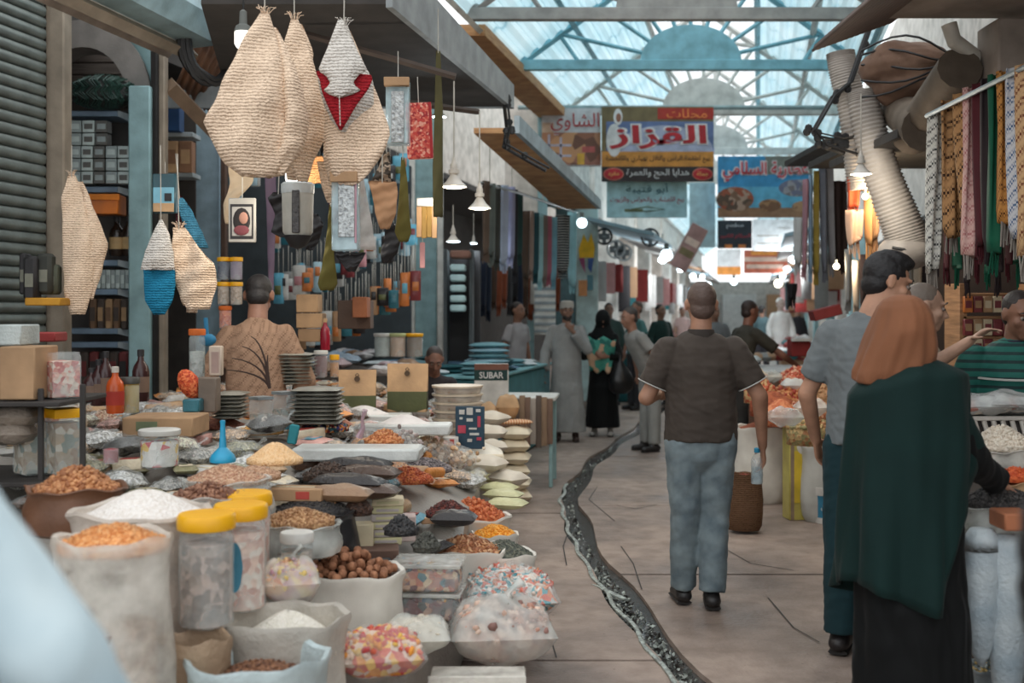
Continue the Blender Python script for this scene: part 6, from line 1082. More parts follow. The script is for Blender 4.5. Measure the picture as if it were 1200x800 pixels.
# ---------------------------------------------------------------- lamps
lampw = mat('lamp_enamel', (206, 200, 190), rough=.35, bump=.05); glow = mat('lamp_glow', (255, 244, 220), emis=5); glowc = mat('lamp_glow_cool', (220, 244, 255), emis=6)
def lamp(px, py, Y, rpx, lab, cord=-60, gl=glow, pw=12, flat=.55):
    p = PX(px, py, Y); r = rpx*Y/F; t = thing('pendant_lamp', lab, 'lamp', tuple(p))
    MB().lathe([(r, 0), (r*1.0, r*.08), (r*.62, r*.42), (r*.34, r*.85), (r*.28, r*1.0)], lampw, seg=24, cap=False).build('lamp_shade', t)
    MB().lathe([(r*.28, r*1.0), (r*.42, r*1.05), (r*.42, r*1.35), (r*.3, r*1.4), (r*.3, r*1.75), (r*.18, r*1.9), (r*.1, r*2.3)], lampw, seg=16).build('lamp_socket', t)
    MB().lathe([(0, -r*.12), (r*.6, -r*.1), (r*.9, 0), (r*.9, r*.03), (0, r*.04)], gl, seg=20, cap=False).build('bulb', t)
    MB().tube([(0, 0, r*2.2), (0, 0, W(py-cord, Y))], .005, strg, 5).build('cord', t)
    l = bpy.data.lights.new('bulb_light', 'POINT'); l.energy = pw; l.color = (1, .9, .75) if gl is glow else (.85, .95, 1); l.shadow_soft_size = r*.6; lo = bpy.data.objects.new('bulb_light', l); COL.objects.link(lo); lo.parent = t; lo.location = (0, 0, -r*.35)
lamp(532, 219, 7.2, 15, 'white cone pendant lamp left of its lower twin, above the scarf rail', 95); lamp(562, 244, 8.0, 13, 'white cone pendant lamp, lower and right of its twin, before the scarves', 130)
lamp(514, 137, 8.6, 9, 'small white lamp glowing under the grey canopy', 100, glowc, 8); lamp(531, 283, 10.5, 8.5, 'small cool lamp hanging over the dark shelf tower', 240, glowc, 12); lamp(1009, 204, 7.4, 12, 'white pendant lamp glowing by the right ducts', 110, glow, 22)
lamp(555, 285, 12.5, 4.5, 'tiny lamp right of the cool lamp by the dark shelf tower', 250, glowc, 6); 
t = thing('bulb_lamp', 'bare white bulb in a grey socket hanging left of the huge loofah', 'lamp', tuple(PX(285, 56, 6.3))); r = .05
MB().lathe([(.0, -.005), (.035, 0), (.047, .02), (.047, .085), (.04, .09), (0, .092)], mat('bulb_white', (255, 250, 240), emis=3), seg=18, cap=False).build('bulb', t); MB().lathe([(.05, .088), (.04, .12), (.022, .13), (.02, .2), (.008, .21)], mat('socket_grey', (110, 114, 110)), seg=16).build('socket', t); MB().tube([(0, 0, .2), (.01, 0, .6)], .006, cable).build('cord', t)
t = thing('bulb_lamp', 'bright bulb shining above the white container, half hidden by it', 'lamp', tuple(PX(342, 214, 6.2))); MB().lathe([(.0, -.005), (.03, 0), (.036, .02), (.036, .05), (0, .06)], mat('bulb_white', ()), seg=18, cap=False).build('bulb', t)
l = bpy.data.lights.new('bulb_light', 'POINT'); l.energy = 14; l.color = (1, .9, .76); l.shadow_soft_size = .05; lo = bpy.data.objects.new('bulb_light', l); COL.objects.link(lo); lo.parent = t; lo.location = (0, .1, -.05)
for i, (px, py, Y, rr, lb) in enumerate(((1050, 88+0, 0, 0, ''), (682, 261, 17, 6, 'bare glowing bulb before the pale wall with the paper kite'), (781, 299, 19, 7, 'bright round bulb by the slanted sign'), (980, 312, 10, 4, 'small glowing bulb below the far right scarves'), (860, 330, 26, 4, 'tiny glowing bulb under the orange signs, left'), (912, 332, 26, 5, 'tiny glowing bulb under the orange signs, right'), (1049, 201, 9.5, 3, 'tiny glowing bulb behind the right ducts'), (1014, 230, 8.3, 4, 'warm glowing bulb inside the orange and cream cloths'), (823, 324, 24, 3, 'tiny greenish bulb left of the orange signs'), (417-0, 0, 0, 0, ''))):
    if not rr: continue
    p = PX(px, py, Y); t = thing('bulb_lamp', lb, 'lamp', tuple(p)); s = Y/F; MB().ell((0, 0, 0), (rr*s, rr*s, rr*s), glowc if px < 900 else glow, 12).build('bulb', t); MB().cyl((0, 0, rr*s*.8), (0, 0, rr*s*2), rr*s*.4, mat('socket_grey', ())).build('socket', t)
    if py > 200 and px > 950: l = bpy.data.lights.new('bulb_light', 'POINT'); l.energy = 10; l.color = (1, .8, .55); l.shadow_soft_size = .06; lo = bpy.data.objects.new('bulb_light', l); COL.objects.link(lo); lo.parent = t; lo.location = (0, -.12, 0)
# ---------------------------------------------------------------- scarves
def scarf(label, px0, px1, py0, py1, Y, m, group=None, tip=0, fr=None, skew=0, name='scarf'):
    c0 = (px0+px1)/2; w_ = (px1-px0)/2; out = [(py0, c0-w_, c0+w_), ((py0*2+py1)/3, c0-w_*.95+skew*.3, c0+w_*.97+skew*.3), (py1-6, c0-w_*.85+skew, c0+w_*.85+skew-tip), (py1, c0-w_*.7+skew, c0+w_*.6+skew-tip)]
    o0 = PX(c0, py0, Y); t = thing(name, label, 'scarf', tuple(o0), 0, group); s = Y/F; sd = px0*1.3
    R = []; n = 14
    for i, (py, a, b) in enumerate(interp_outline(out, n)):
        ring = []; hw = (b-a)/2*s; cx = ((a+b)/2-c0)*s; z = -(py-py0)*s; th = .035+.02*i/n
        for k in range(26):
            an = 2*PI*k/26; x = hw*math.cos(an); ring.append((cx+x, math.sin(an)*th*(.5 if i == 0 else 1)+.02*math.sin(x/s*.55+sd+.12*i), z+(.02*math.sin(x*40+sd) if i > n-3 else 0)))
        R.append(np.array(ring))
    MB().loft(R, m).build('scarf_cloth', t, ang=180); mb = MB()
    for k in range(9):
        x = (out[-1][1]+(out[-1][2]-out[-1][1])*(k+.5)/9-c0)*s; z = -(py1-py0)*s+.02; mb.tube([(x, random.uniform(-.02, .02), z), (x+random.uniform(-.01, .01), 0, z-.09-random.random()*.05)], .0045*(1 if Y < 9 else 1.5), fr or m, 4)
    mb.build('fringe', t); return t
SCL = [(571, 580, 142, 320, (110, 116, 110), 'grey-green'), (578, 588, 146, 318, (56, 58, 56), 'charcoal'), (586, 599, 148, 322, (150, 164, 184), 'pale blue-grey'), (598, 611, 155, 326, (138, 146, 172), 'lilac-grey'), (610, 618, 160, 330, (40, 40, 44), 'black'), (617, 627, 172, 338, (30, 56, 54), 'very dark green')]
CN = 0
for (x0, x1, y0, y1, c, nm) in [(572, 579, 217, 300, (96, 104, 100), 'grey-green'), (579, 585, 219, 305, (60, 62, 58), 'charcoal'), (585, 594, 219, 308, (160, 172, 192), 'pale blue-grey'), (593, 602, 221, 302, (146, 150, 180), 'lilac-grey'), (600, 605, 224, 320, (40, 40, 44), 'black'), (605, 611, 228, 300, (36, 60, 58), 'very dark green'), (612, 619, 249, 325, (76, 62, 52), 'dark brown'), (618, 624, 249, 318, (150, 130, 120), 'dusty brown'), (624, 630, 251, 322, (40, 76, 84), 'deep teal'), (629, 635, 252, 330, (150, 190, 196), 'pale turquoise'), (634, 640, 254, 328, (120, 110, 104), 'taupe'), (639, 645, 255, 326, (160, 96, 110), 'old rose'), (644, 651, 256, 330, (120, 168, 184), 'sky blue'), (652, 666, 254, 318, (26, 30, 34), 'black with white woven bands'), (666, 674, 250, 335, (150, 196, 204), 'pale aqua'), (566, 572, 214, 296, (84, 70, 60), 'umber')]:
    Y = 11.6+(x0-565)/105*4.3; py = 215 + (x0-565)/105*40; m = mat('scarf_'+nm.replace(' ', '_'), c, kind='cloth') if 'bands' not in nm else mat('scarf_bands', c, kind='stripe', col2=(190, 194, 190), scale=9, alpha=.12)
    scarf('%s scarf on the long left rail%s' % (nm, ', behind the cone lamps' if x0 < 590 else ', towards its far end' if x0 > 635 else ''), x0-1, x1+2, y0-2, y1, Y, m)
mb = MB(); mb.tube([PX(562, 214, 11.5), PX(608, 226, 12.9), PX(676, 249, 15.9)], .016, steel, 6); one(mb, 'scarf_rail', 'steel rail carrying the scarves on the left', 'rail')
for i, (px, lb) in enumerate(((574, 'left'), (600, 'middle'), (636, 'right'))): mb = MB(); p = PX(px, 214+(px-562)*.31, 11.5+(px-562)*.0386); mb.tube([p, p+Vector((0, 0, .45))], .006, strg, 4); one(mb, 'rail_hanger', '%s thin hanger wire above the left scarf rail' % lb, 'wire')
# dark shelf tower with pale folded stacks, lit by the cool lamp
tx = thing('shelf_tower', 'dark shelf tower with a column of pale folded cloth, under the cool lamp', 'shelf', tuple(PX(541, 500, 12.2))); o0 = tx.location
a, b = PX(518, 292, 12.4), PX(562, 500, 12.4); MB().box(((a.x+b.x)/2-o0.x, .5, (a.z+b.z)/2-o0.z), (b.x-a.x, .05, a.z-b.z), blk).build('back_panel', tx)
for px in (522, 552): a, b = PX(px, 292, 12.2), PX(px, 500, 12.2); MB().box((a.x-o0.x, .2, (a.z+b.z)/2-o0.z), (.04, .5, a.z-b.z), mat('tower_grey', (70, 76, 78))).build('side_panel', tx)
for k, y in enumerate((310, 322, 334, 346, 357)): hbox(('top', 'second', 'third', 'fourth', 'lowest')[k]+' pale turquoise folded cloth in the dark shelf tower', 528, 546, y, y+8, 12.1, .3, mat('fold_pale', (176, 204, 206), kind='cloth'), name='folded_cloth', cat='cloth', b=.02)
hbox('brown bundle on top of the dark shelf tower', 528, 552, 294, 303, 12.1, .3, mat('bundle_brown', (130, 96, 84), kind='cloth'), name='cloth_bundle', cat='bundle', b=.03)
# darker hanging clothes behind the scarves and white slatted stand
R4 = random.Random(3)
for i in range(16):
    px = 556+i*6.2; Y = 13.5+.28*i; k = R4.choice(['black', 'charcoal', 'brown', 'rust', 'navy']); m = mat('garm_'+k, {'black': (34, 32, 34), 'charcoal': (62, 62, 64), 'brown': (84, 64, 52), 'rust': (140, 76, 52), 'navy': (36, 44, 60)}[k], kind='cloth')
    scarf('%s garment in the dark scarf shop' % k, px, px+8, 298+R4.random()*16, 350+R4.random()*20, Y+1, m, group='%s garments in the scarf shop' % k, name='garment')
hbox('white slatted panel leaning at the end of the scarf shop', 626, 651, 333, 392, 17.0, .1, white, name='slatted_panel', cat='panel', parts=[('slat', 0, 1, .06+.14*i, .12+.14*i, mat('slat_grey', (150, 160, 164)), .01) for i in range(7)])
kt = thing('paper_kite', 'yellow and mauve paper shape pinned on the pale wall', 'decoration', tuple(PX(687, 310, 18.6))); s = 18.6/F
for nm, pts, c in (('yellow_half', ((-9, 18), (-3, 36), (2, 26), (6, 37), (10, 20), (9, 8), (-8, 8)), (236, 186, 40)), ('mauve_half', ((-9, 8), (-2, 8), (-1, -10), (-5, -2)), (150, 70, 110)), ('blue_half', ((2, 8), (9, 8), (6, -10), (2, -4)), (60, 90, 150))): P = np.array([(x*s, 0, y*s) for x, y in pts]); MB().loft([P, P+np.array([0, .02, 0])], mat('kite_'+nm, c)).build(nm, kt)
hbox('orange and tan bag on the pale wall under the paper kite', 678, 688, 328, 347, 18.5, .05, mat('bag_orange', (206, 140, 90)), name='orange_bag', cat='bag'); hbox('dark green pouch on the pale wall beside the orange bag', 688, 695, 322, 340, 18.5, .05, pmn['teal'], name='green_pouch', cat='pouch')
# ---------------------------------------------------------------- left tables with folded turquoise cloth
t = thing('cloth_table', 'turquoise draped table with folded textiles in front of the scarf shop', 'table', (-.2, 12.8, 0), PHI); tq = mat('cloth_turquoise', (76, 132, 138), kind='cloth'); MB().box((-.2, 0, .46), (1.1, 3.2, .92), tq, b=.03).build('draped_front', t); MB().box((-.2, 0, .94), (1.16, 3.26, .03), mat('cloth_turq_light', (120, 170, 176), kind='cloth'), b=.01).build('table_top', t)
R5 = random.Random(11); tc2 = {'turquoise': (104, 146, 154), 'dark teal': (30, 78, 84), 'pale blue': (160, 196, 210), 'white': (196, 204, 206), 'blue': (84, 116, 140)}; tm = {k: mat('text_'+k.replace(' ', '_'), v, kind='cloth') for k, v in tc2.items()}
for i in range(44):
    u = (i*.618) % 1; v = (i*.414) % 1; p = t.location+Vector(rotz([[-.3-.55+1.1*u, -1.5+3.0*v, .955]], PHI)[0]); k = R5.choice(list(tc2)); n = R5.randint(1, 3); h = 0
    for j in range(n): mb = MB(); pill(mb, .30, .24, .05, tm[k], .05, i, 8, 6); one(mb, 'folded_cloth', '%s folded cloth at the %s of the draped table' % (k, ('near end', 'middle', 'far end')[int(v*3)]), 'cloth', (p.x, p.y, p.z+h), R5.uniform(-.3, .3), group='%s folded cloths on the draped table' % k, ang=180); h += .045
for j in range(5): mb = MB(); pill(mb, .42, .3, .06, tm[('turquoise', 'pale blue')[j % 2]], .05, j, 8, 6); q_ = PX(498+82*0+76, 430, 11.8); one(mb, 'folded_cloth', ('lowest', 'second', 'third', 'fourth', 'top')[j]+' cloth of the tall turquoise pile left on the draped table', 'cloth', (PX(573, 420, 11.9).x, 11.9, .99+j*.055), .1, ang=180)
# white table with the lettered carton and brown bags; cloths hanging over its edge
t = thing('small_table', 'small white table with striped cloths hanging over its edge', 'table', (PX(600, 0, 10.6).x, 10.6, 0), -.1); MB().box((0.05, 0, .80), (.75, .6, .035), white, b=.01).build('table_top', t)
for sx in (-.3, .38):
    for sy in (-.26, .26): MB().box((sx, sy, .39), (.035, .035, .78), mat('leg_aqua', (150, 184, 186))).build('leg', t)
for i in range(9):
    k = i % 4; x = -.06+.05*i; mb = MB(); m = mat('hangcloth_%d' % k, ((128, 104, 90), (170, 160, 150), (104, 92, 84), (150, 126, 104))[k], kind='cloth'); pill(mb, .47-.03*(i % 3), .055, .03, m, .1, i, 8, 6)
    one(mb, 'hanging_towel', ('dark tan', 'pale grey', 'dull brown', 'sand')[k]+' cloth strip hanging from the small white table', 'cloth', (t.location.x+x, t.location.y-.33, .60), group=('dark tan', 'pale grey', 'dull brown', 'sand')[k]+' strips on the small table', rot=(PI/2, PI/2, .1), ang=180)
sub = hbox('white carton lettered SUBAR in white on dark green, standing by the small table', 556, 596, 426, 484, 10.1, .10, wlid, name='lettered_carton', cat='box', parts=(('brown_top', 0, 1, 0, .12, mat('pr_brown', (120, 80, 66)), .004), ('green_band', 0, .97, .12, .33, mat('pr_dkgreen', (26, 58, 56)), .004)))
a, c = PX(556, 426, 10.1), PX(596, 484, 10.1); lettering('SUBAR', (c.x-a.x)*.7, (a.z-c.z)*.13, wht, sub, (0, -.058, (a.z-c.z)*.775), 0, .01, ar=False)
for i, (px, py, w_, h_) in enumerate(((568, 490, .26, .22), (585, 500, .28, .16), (595, 478, .2, .2))): packet(px, py, None, w_, .2, h_, [kraft, mat('bag_brown2', (120, 84, 60), rough=.6), kraft][i], ('kraft paper bag in front of the lettered carton', 'dark brown bag right of the kraft bag behind the cream stack', 'kraft bag beside the lettered carton, farthest right')[i], cat='bag', name='paper_bag', seed=i).location = PX(px, py+12, 9.7)
packet(603, 503, .62, .3, .14, .04, mat('pack_striped', (200, 130, 90), kind='stripe', col2=(226, 200, 160), scale=14, pal='X'), 'flat orange striped packet on top of the cream bag stack', .1).location = (FL(603, 588).x, FL(603, 588).y, .65)
# ---------------------------------------------------------------- far arcade: pilasters, tables, hung cloth along both sides
for i in range(9):
    Y = 20.5+i*3.6; a = LW(Y, 1.8); struct(MB().box((0, 0, 2.2), (.55, .5, 4.4), white if i % 2 else wallw, b=.03), 'wall_pilaster_%d' % (i+1), (a.x-.1, Y, 0), PHI)
    if i < 7: b = RW(Y+2, -.0); struct(MB().box((0, 0, 1.7), (.4, .5, 3.4), white if i % 2 else teal, b=.03), 'wall_right_pilaster_%d' % (i+1), (b.x+.7, Y+2, 0), PHI)
R6 = random.Random(21); fc = {'white': (206, 206, 204), 'grey': (140, 140, 138), 'teal': (60, 120, 126), 'dark red': (130, 50, 48), 'tan': (176, 140, 110), 'black': (46, 44, 46), 'pale blue': (160, 190, 204), 'pink': (196, 150, 150)}; fm = {k: mat('far_'+k.replace(' ', '_'), v, kind='cloth') for k, v in fc.items()}
for side in (0, 1):
    for i in range(10):
        Y = (19 if side else 21)+i*2.8; p = (RW(Y, -.45) if side else LW(Y, 2.5)); k = R6.choice(list(fc)); t = thing('market_table', '%s draped table far down the %s side' % (k, 'right' if side else 'left'), 'table', (p.x, p.y, 0), PHI, '%s tables far %s' % (k, 'right' if side else 'left'))
        MB().box((0, 0, .42), (.9, 2.0, .84), fm[k], b=.03).build('draped_cloth', t); MB().box((0, 0, .86), (.96, 2.1, .04), fm[R6.choice(list(fc))], b=.01).build('table_top', t)
        for j in range(5): k2 = R6.choice(list(fc)); mb = MB(); mb.ell((0, 0, .06), (R6.uniform(.1, .22), .25, R6.uniform(.08, .18)), fm[k2], 10); q_ = rotz([[R6.uniform(-.3, .3), R6.uniform(-.8, .8), .88]], PHI)[0]; one(mb, 'goods_bundle', '%s bundle on a far %s table' % (k2, 'right' if side else 'left'), 'bundle', (p.x+q_[0], p.y+q_[1], .86), group='%s bundles on far %s tables' % (k2, 'right' if side else 'left'))
        for j in range(4):
            k2 = R6.choice(list(fc)); h = R6.uniform(.5, 1.0); mb = MB(); pill(mb, h, R6.uniform(.18, .35), .06, fm[k2], .08, j, 6, 6); q_ = rotz([[(-.35 if side else .35)*0+R6.uniform(-.25, .25), -1.2+.7*j, 0]], PHI)[0]
            one(mb, 'hung_cloth', '%s cloth hanging over the far %s tables' % (k2, 'right' if side else 'left'), 'cloth', (p.x+q_[0]+(.35 if side else -.35), p.y+q_[1], 2.5-h/2), group='%s hung cloths far %s' % (k2, 'right' if side else 'left'), rot=(PI/2, PI/2, 0), ang=180)
    for i in range(5):
        Y = 22+i*5; p = RW(Y, -.6) if side else LW(Y, 3.1); t = thing('arcade_lamp', 'glowing lamp over the far %s stalls' % ('right' if side else 'left'), 'lamp', (p.x, p.y, 2.6), 0, 'lamps far %s' % ('right' if side else 'left'))
        MB().ell((0, 0, 0), (.09, .09, .07), glowc, 10).build('bulb', t); MB().cyl((0, 0, .06), (0, 0, .5), .015, strg).build('cord', t)
        l = bpy.data.lights.new('bulb_light', 'POINT'); l.energy = 70; l.color = (.95, .98, 1); l.shadow_soft_size = .12; lo = bpy.data.objects.new('bulb_light', l); COL.objects.link(lo); lo.parent = t; lo.location = (0, 0, -.2)
    for i in range(7):
        Y = 20+i*4.6; p = RW(Y, -.3) if side else LW(Y, 2.75); mb = MB(); mb.box((0, 0, 0), (1.1, 3.8, .06), fm[('pale blue', 'grey', 'white', 'tan')[i % 4]], R=Euler((0, .25*(1 if side == 0 else -1), 0)).to_matrix()); one(mb, 'shop_awning', '%s awning of a far %s shop' % (('pale blue', 'grey', 'white', 'tan')[i % 4], 'right' if side else 'left'), 'awning', (p.x, p.y, 2.95), PHI, group='%s awnings far %s' % (('pale blue', 'grey', 'white', 'tan')[i % 4], 'right' if side else 'left'))
for i, (px, py, r) in enumerate(((708, 277, 9), (722, 292, 10), (731, 296, 9), (762, 278, 10))):
    Y = 19.5; p = PX(px, py, Y); t = thing('wall_fan', ('round dark wall fan, leftmost on the white columns', 'round grey wall fan, second on the white columns', 'round grey wall fan, third on the white columns', 'round dark fan by the large pendant cable')[i], 'fan', tuple(p)); s = Y/F
    MB().tube([(r*s*math.cos(a), 0, r*s*math.sin(a)) for a in np.linspace(0, 2*PI, 20)], .02, blk if i in (0, 3) else steel, 5, cap=False).build('guard_ring', t); MB().lathe([(0, 0), (r*s*.35, 0), (r*s*.3, .08), (0, .1)], steel, seg=14).build('motor', t, rot=(-PI/2, 0, 0))
    for k in range(4): MB().box((0, 0, r*s*.5), (r*s*.5, .01, r*s*.8), mat('fan_blade', (130, 136, 140)), R=Euler((0, k*PI/2, 0)).to_matrix()@Matrix.Identity(3)).build('blade', t, rot=(0, k*PI/2, 0))
# ---------------------------------------------------------------- right side: soffits, ducts, hanging scarves, stalls
struct(MB().box((0, 0, 0), (2.6, 3.2, .25), soff), 'ceiling_soffit', (PX(1022, 0, 6.7).x+1.3, 5.1, 3.44)); 
mb = MB(); n = 60; R = []
for Y in (4.4, 6.95): R.append([(1.83+.5*i/n, Y, 3.2+.25*(1-i/n)*0+.012*(1 if (i//2) % 2 else -1)+.18*i/n) for i in range(n+1)])
mb.grid(R, mat('corr_brown', (84, 62, 50), rough=.7)); o = one(mb, 'awning', 'dark brown corrugated awning edge at the upper right', 'awning', ang=20); o.modifiers.new('t', 'SOLIDIFY').thickness = .015
post(1170, 1215, 20, 105, 6.4, soff, 'wall_right_pier', .3)
rib = mat('duct_white', (176, 168, 160), rough=.55)
def duct(label, pts, Y, r0, r1, seg=16):
    P = [PX(*p, Y) for p in pts]; L = []; 
    for i in range(len(P)-1):
        for k in range(12): L.append(P[i].lerp(P[i+1], k/12))
    L.append(P[-1]); n = len(L); sm = [sum(L[max(0, i-5):i+6], Vector())/len(L[max(0, i-5):i+6]) for i in range(n)]; fine = []; rr = []
    for i in range(n-1):
        for k in range(3): u = (i+k/3)/(n-1); fine.append(sm[i].lerp(sm[i+1], k/3)); rr.append((r0+(r1-r0)*u)*(1+.06*math.sin((i*3+k)*PI/1.5)))
    mb = MB(); mb.tube(fine, rr, rib, seg); return one(mb, 'flexible_duct', label, 'duct', ang=180)
duct('ribbed white flexible duct bending down from the corrugated awning', ((984, 55), (988, 85), (1000, 125), (1008, 190), (1012, 232)), 8.4, .10, .115); duct('long ribbed flexible duct hanging behind the white pendant lamp', ((1008, 95), (1018, 150), (1035, 210), (1058, 265), (1068, 300)), 8.0, .10, .155)
mb = MB(); mb.ell((0, 0, 0), (.2, .18, .13), rib, 16); mb.tube([(-.15, -.16, .02), (.16, -.15, -.03)], .012, cable); one(mb, 'duct_wrap', 'knotted cloth wrap at the lower end of the long duct', 'wrap', tuple(PX(1062, 295, 8.0)), ang=180)
mb = MB(); c = PX(1063, 85, 7.9); brn = mat('bundle_tan', (124, 98, 82), kind='cloth', col2=(96, 74, 62))
o = put(fuse([(tuple(c+Vector((0, 0, .03))), (.33, .3, .17)), (tuple(c+Vector((.02, -.02, -.1))), (.26, .26, .14)), (tuple(c+Vector((-.12, -.1, .1))), (.16, .14, .09))], .02, 4), brn, None, 'cloth_bundle', .02, .6); tag(o, 'big tan cloth bundle strapped with wires under the right soffit', 'bundle')
for k in range(5): MB().tube([c+Vector((-.33+.66*u, -.30*math.sin(PI*min(1, max(0, u)))-.04, .14-.07*k+.05*math.sin(u*6+k))) for u in np.linspace(0, 1, 10)], .008, cable, 5).build('strap_wire', o)
mb = MB(); mb.tube([PX(1096, 95, 7.2)+Vector((.1, 1.0, .0)), PX(1085, 150, 7.2)], [.13, .15], mat('housing_brown', (120, 108, 96), kind='metal'), 14); mb.tube([PX(1125, 80, 6.6), PX(1068, 160, 7.6)], .13, mat('housing_brown', ()), 12); one(mb, 'shutter_housing', 'brownish rolled shutter housing above the hanging check scarves', 'housing')
mb = MB(); mb.tube([PX(1112, 28, 6.6), PX(1118, 48, 6.6), PX(1150, 72, 6.7), PX(1160, 80, 6.7), PX(1162, 98, 6.7)], .045, pipeW, 10); mb.tube([PX(1154, 74, 6.7), PX(1161, 84, 6.7)], .055, pipeW, 10); one(mb, 'drain_pipe', 'white plastic drain pipe with an elbow under the soffit', 'pipe')
hbox('small grey junction box behind the drain pipe elbow', 1132, 1148, 72, 100, 7.4, .06, mat('jbox', (96, 94, 96)), name='junction_box', cat='box')
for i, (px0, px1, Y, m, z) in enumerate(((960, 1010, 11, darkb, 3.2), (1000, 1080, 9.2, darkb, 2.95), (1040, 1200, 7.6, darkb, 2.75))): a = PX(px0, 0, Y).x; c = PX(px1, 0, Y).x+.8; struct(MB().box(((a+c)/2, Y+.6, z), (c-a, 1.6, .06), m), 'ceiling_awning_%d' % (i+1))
kef = mat('check_black_white', (206, 204, 196), kind='check', col2=(60, 60, 60), scale=75); kbt = mat('check_brown', (176, 134, 92), kind='check', col2=(50, 34, 28), scale=60); kpk = mat('check_pink', (206, 168, 160), kind='check', col2=(170, 110, 110), scale=80); mar = mat('scarf_maroon', (78, 26, 34), kind='cloth'); drk = mat('scarf_dark', (44, 34, 36), kind='cloth'); grn = mat('scarf_green', (18, 84, 62), kind='cloth'); och = mat('check_ochre', (186, 130, 70), kind='check', col2=(90, 54, 30), scale=90); bw2 = mat('check_blue', (200, 200, 204), kind='check', col2=(60, 90, 130), scale=85); tnb = mat('check_tan', (196, 160, 120), kind='check', col2=(110, 60, 44), scale=70); kw = mat('fringe_white', (140, 132, 124))
for (x0, x1, y0, y1, m, sk_, lb, fm_) in ((1091, 1106, 132, 305, kef, -6, 'black and white checked scarf, leftmost on the right rail', kw), (1104, 1122, 118, 262, kbt, 4, 'tan and black chevron scarf right of the leftmost checked one', kw), (1120, 1136, 110, 240, kbt, 6, 'golden brown plaid scarf in the right row', kw), (1131, 1144, 103, 288, kpk, -2, 'pink and white checked scarf hanging longest in the right row', kw), (1143, 1153, 98, 270, mar, 2, 'deep maroon scarf left of the green one', None), (1152, 1163, 92, 276, drk, 3, 'blackish purple scarf left of the green one', None), (1160, 1172, 88, 285, grn, 0, 'dark green scarf in the right row', None), (1170, 1184, 84, 250, och, 2, 'ochre scarf with fine dots right of the green one', kw), (1182, 1197, 80, 262, bw2, 3, 'blue and white dotted scarf in the right row', kw), (1194, 1214, 76, 290, tnb, 0, 'tan and maroon checked scarf cut by the right frame edge', kw)):
    Y = 6.6-(x0-1091)/110*1.2; scarf(lb, x0-3, x1+5, y0, y1+14, Y, m, skew=sk_, fr=fm_, tip=3)
mb = MB(); mb.tube([PX(1086, 136, 6.65), PX(1215, 72, 5.3)], .014, steel, 6); one(mb, 'scarf_rail', 'steel rail of the right checked scarves', 'rail')
for i in range(9): x = 1094+i*12; scarf(('black', 'maroon', 'dark green')[i % 3]+' tasselled end hanging under the right checked scarves', x, x+7, 262+(i % 3)*8, 305+(i*7) % 24, 6.9-.1*i, (drk, mar, grn)[i % 3], group=('black', 'maroon', 'dark green')[i % 3]+' tasselled ends right', name='tassel_scarf')
for (x0, x1, y0, y1, c, sk_, lb) in ((941, 948, 210, 315, (146, 110, 120), -2, 'mauve'), (947, 953, 205, 318, (120, 146, 170), 0, 'grey-blue'), (953, 960, 200, 322, (128, 112, 50), 0, 'mustard'), (960, 969, 196, 318, (96, 100, 110), 2, 'grey'), (968, 976, 190, 312, (120, 120, 124), 3, 'light grey checked'), (976, 992, 212, 308, (40, 28, 26), 2, 'black-brown')):
    scarf('%s scarf of the group hanging left of the ducts' % lb, x0, x1, y0, y1, 11.5, mat('scr_'+lb[:5].replace(' ', '_').replace('-', '_'), c, kind='cloth'), skew=sk_)
for (x0, x1, y0, y1, c, lb) in ((992, 1008, 208, 245, (176, 72, 40), 'orange cloth pouch hanging under the right pendant lamp'), (991, 1012, 246, 285, (206, 170, 144), 'cream fringed cloth under the orange pouch'), (1013, 1024, 200, 285, (214, 160, 104), 'warm lit cream cloth beside the orange pouch'), (1020, 1030, 195, 280, (196, 150, 110), 'tan cloth next to the warm lit cream cloth'), (930, 940, 255, 310, (190, 190, 188), 'pale grey cloth bag hanging at the far right'), (922, 935, 332, 348, (30, 28, 30), 'small black cloth hanging before the far right stalls')): scarf(lb, x0, x1, y0, y1, 8.4 if x0 > 950 else 12.5, mat('hc_%d' % x0, c, kind='cloth'), name='hanging_cloth')
for i in range(11): x = 990+i*9; scarf(('grey', 'cream', 'dark', 'tan')[i % 4]+' hanging cloth in the dim right shop behind the young man', x, x+9, 292+(i*13) % 20, 352+(i*7) % 16, 9.8+.1*i, (fm['grey'], mat('hc_cream', (190, 176, 160), kind='cloth'), drk, fm['tan'])[i % 4], group=('grey', 'cream', 'dark', 'tan')[i % 4]+' cloths dim right shop', name='hanging_cloth')
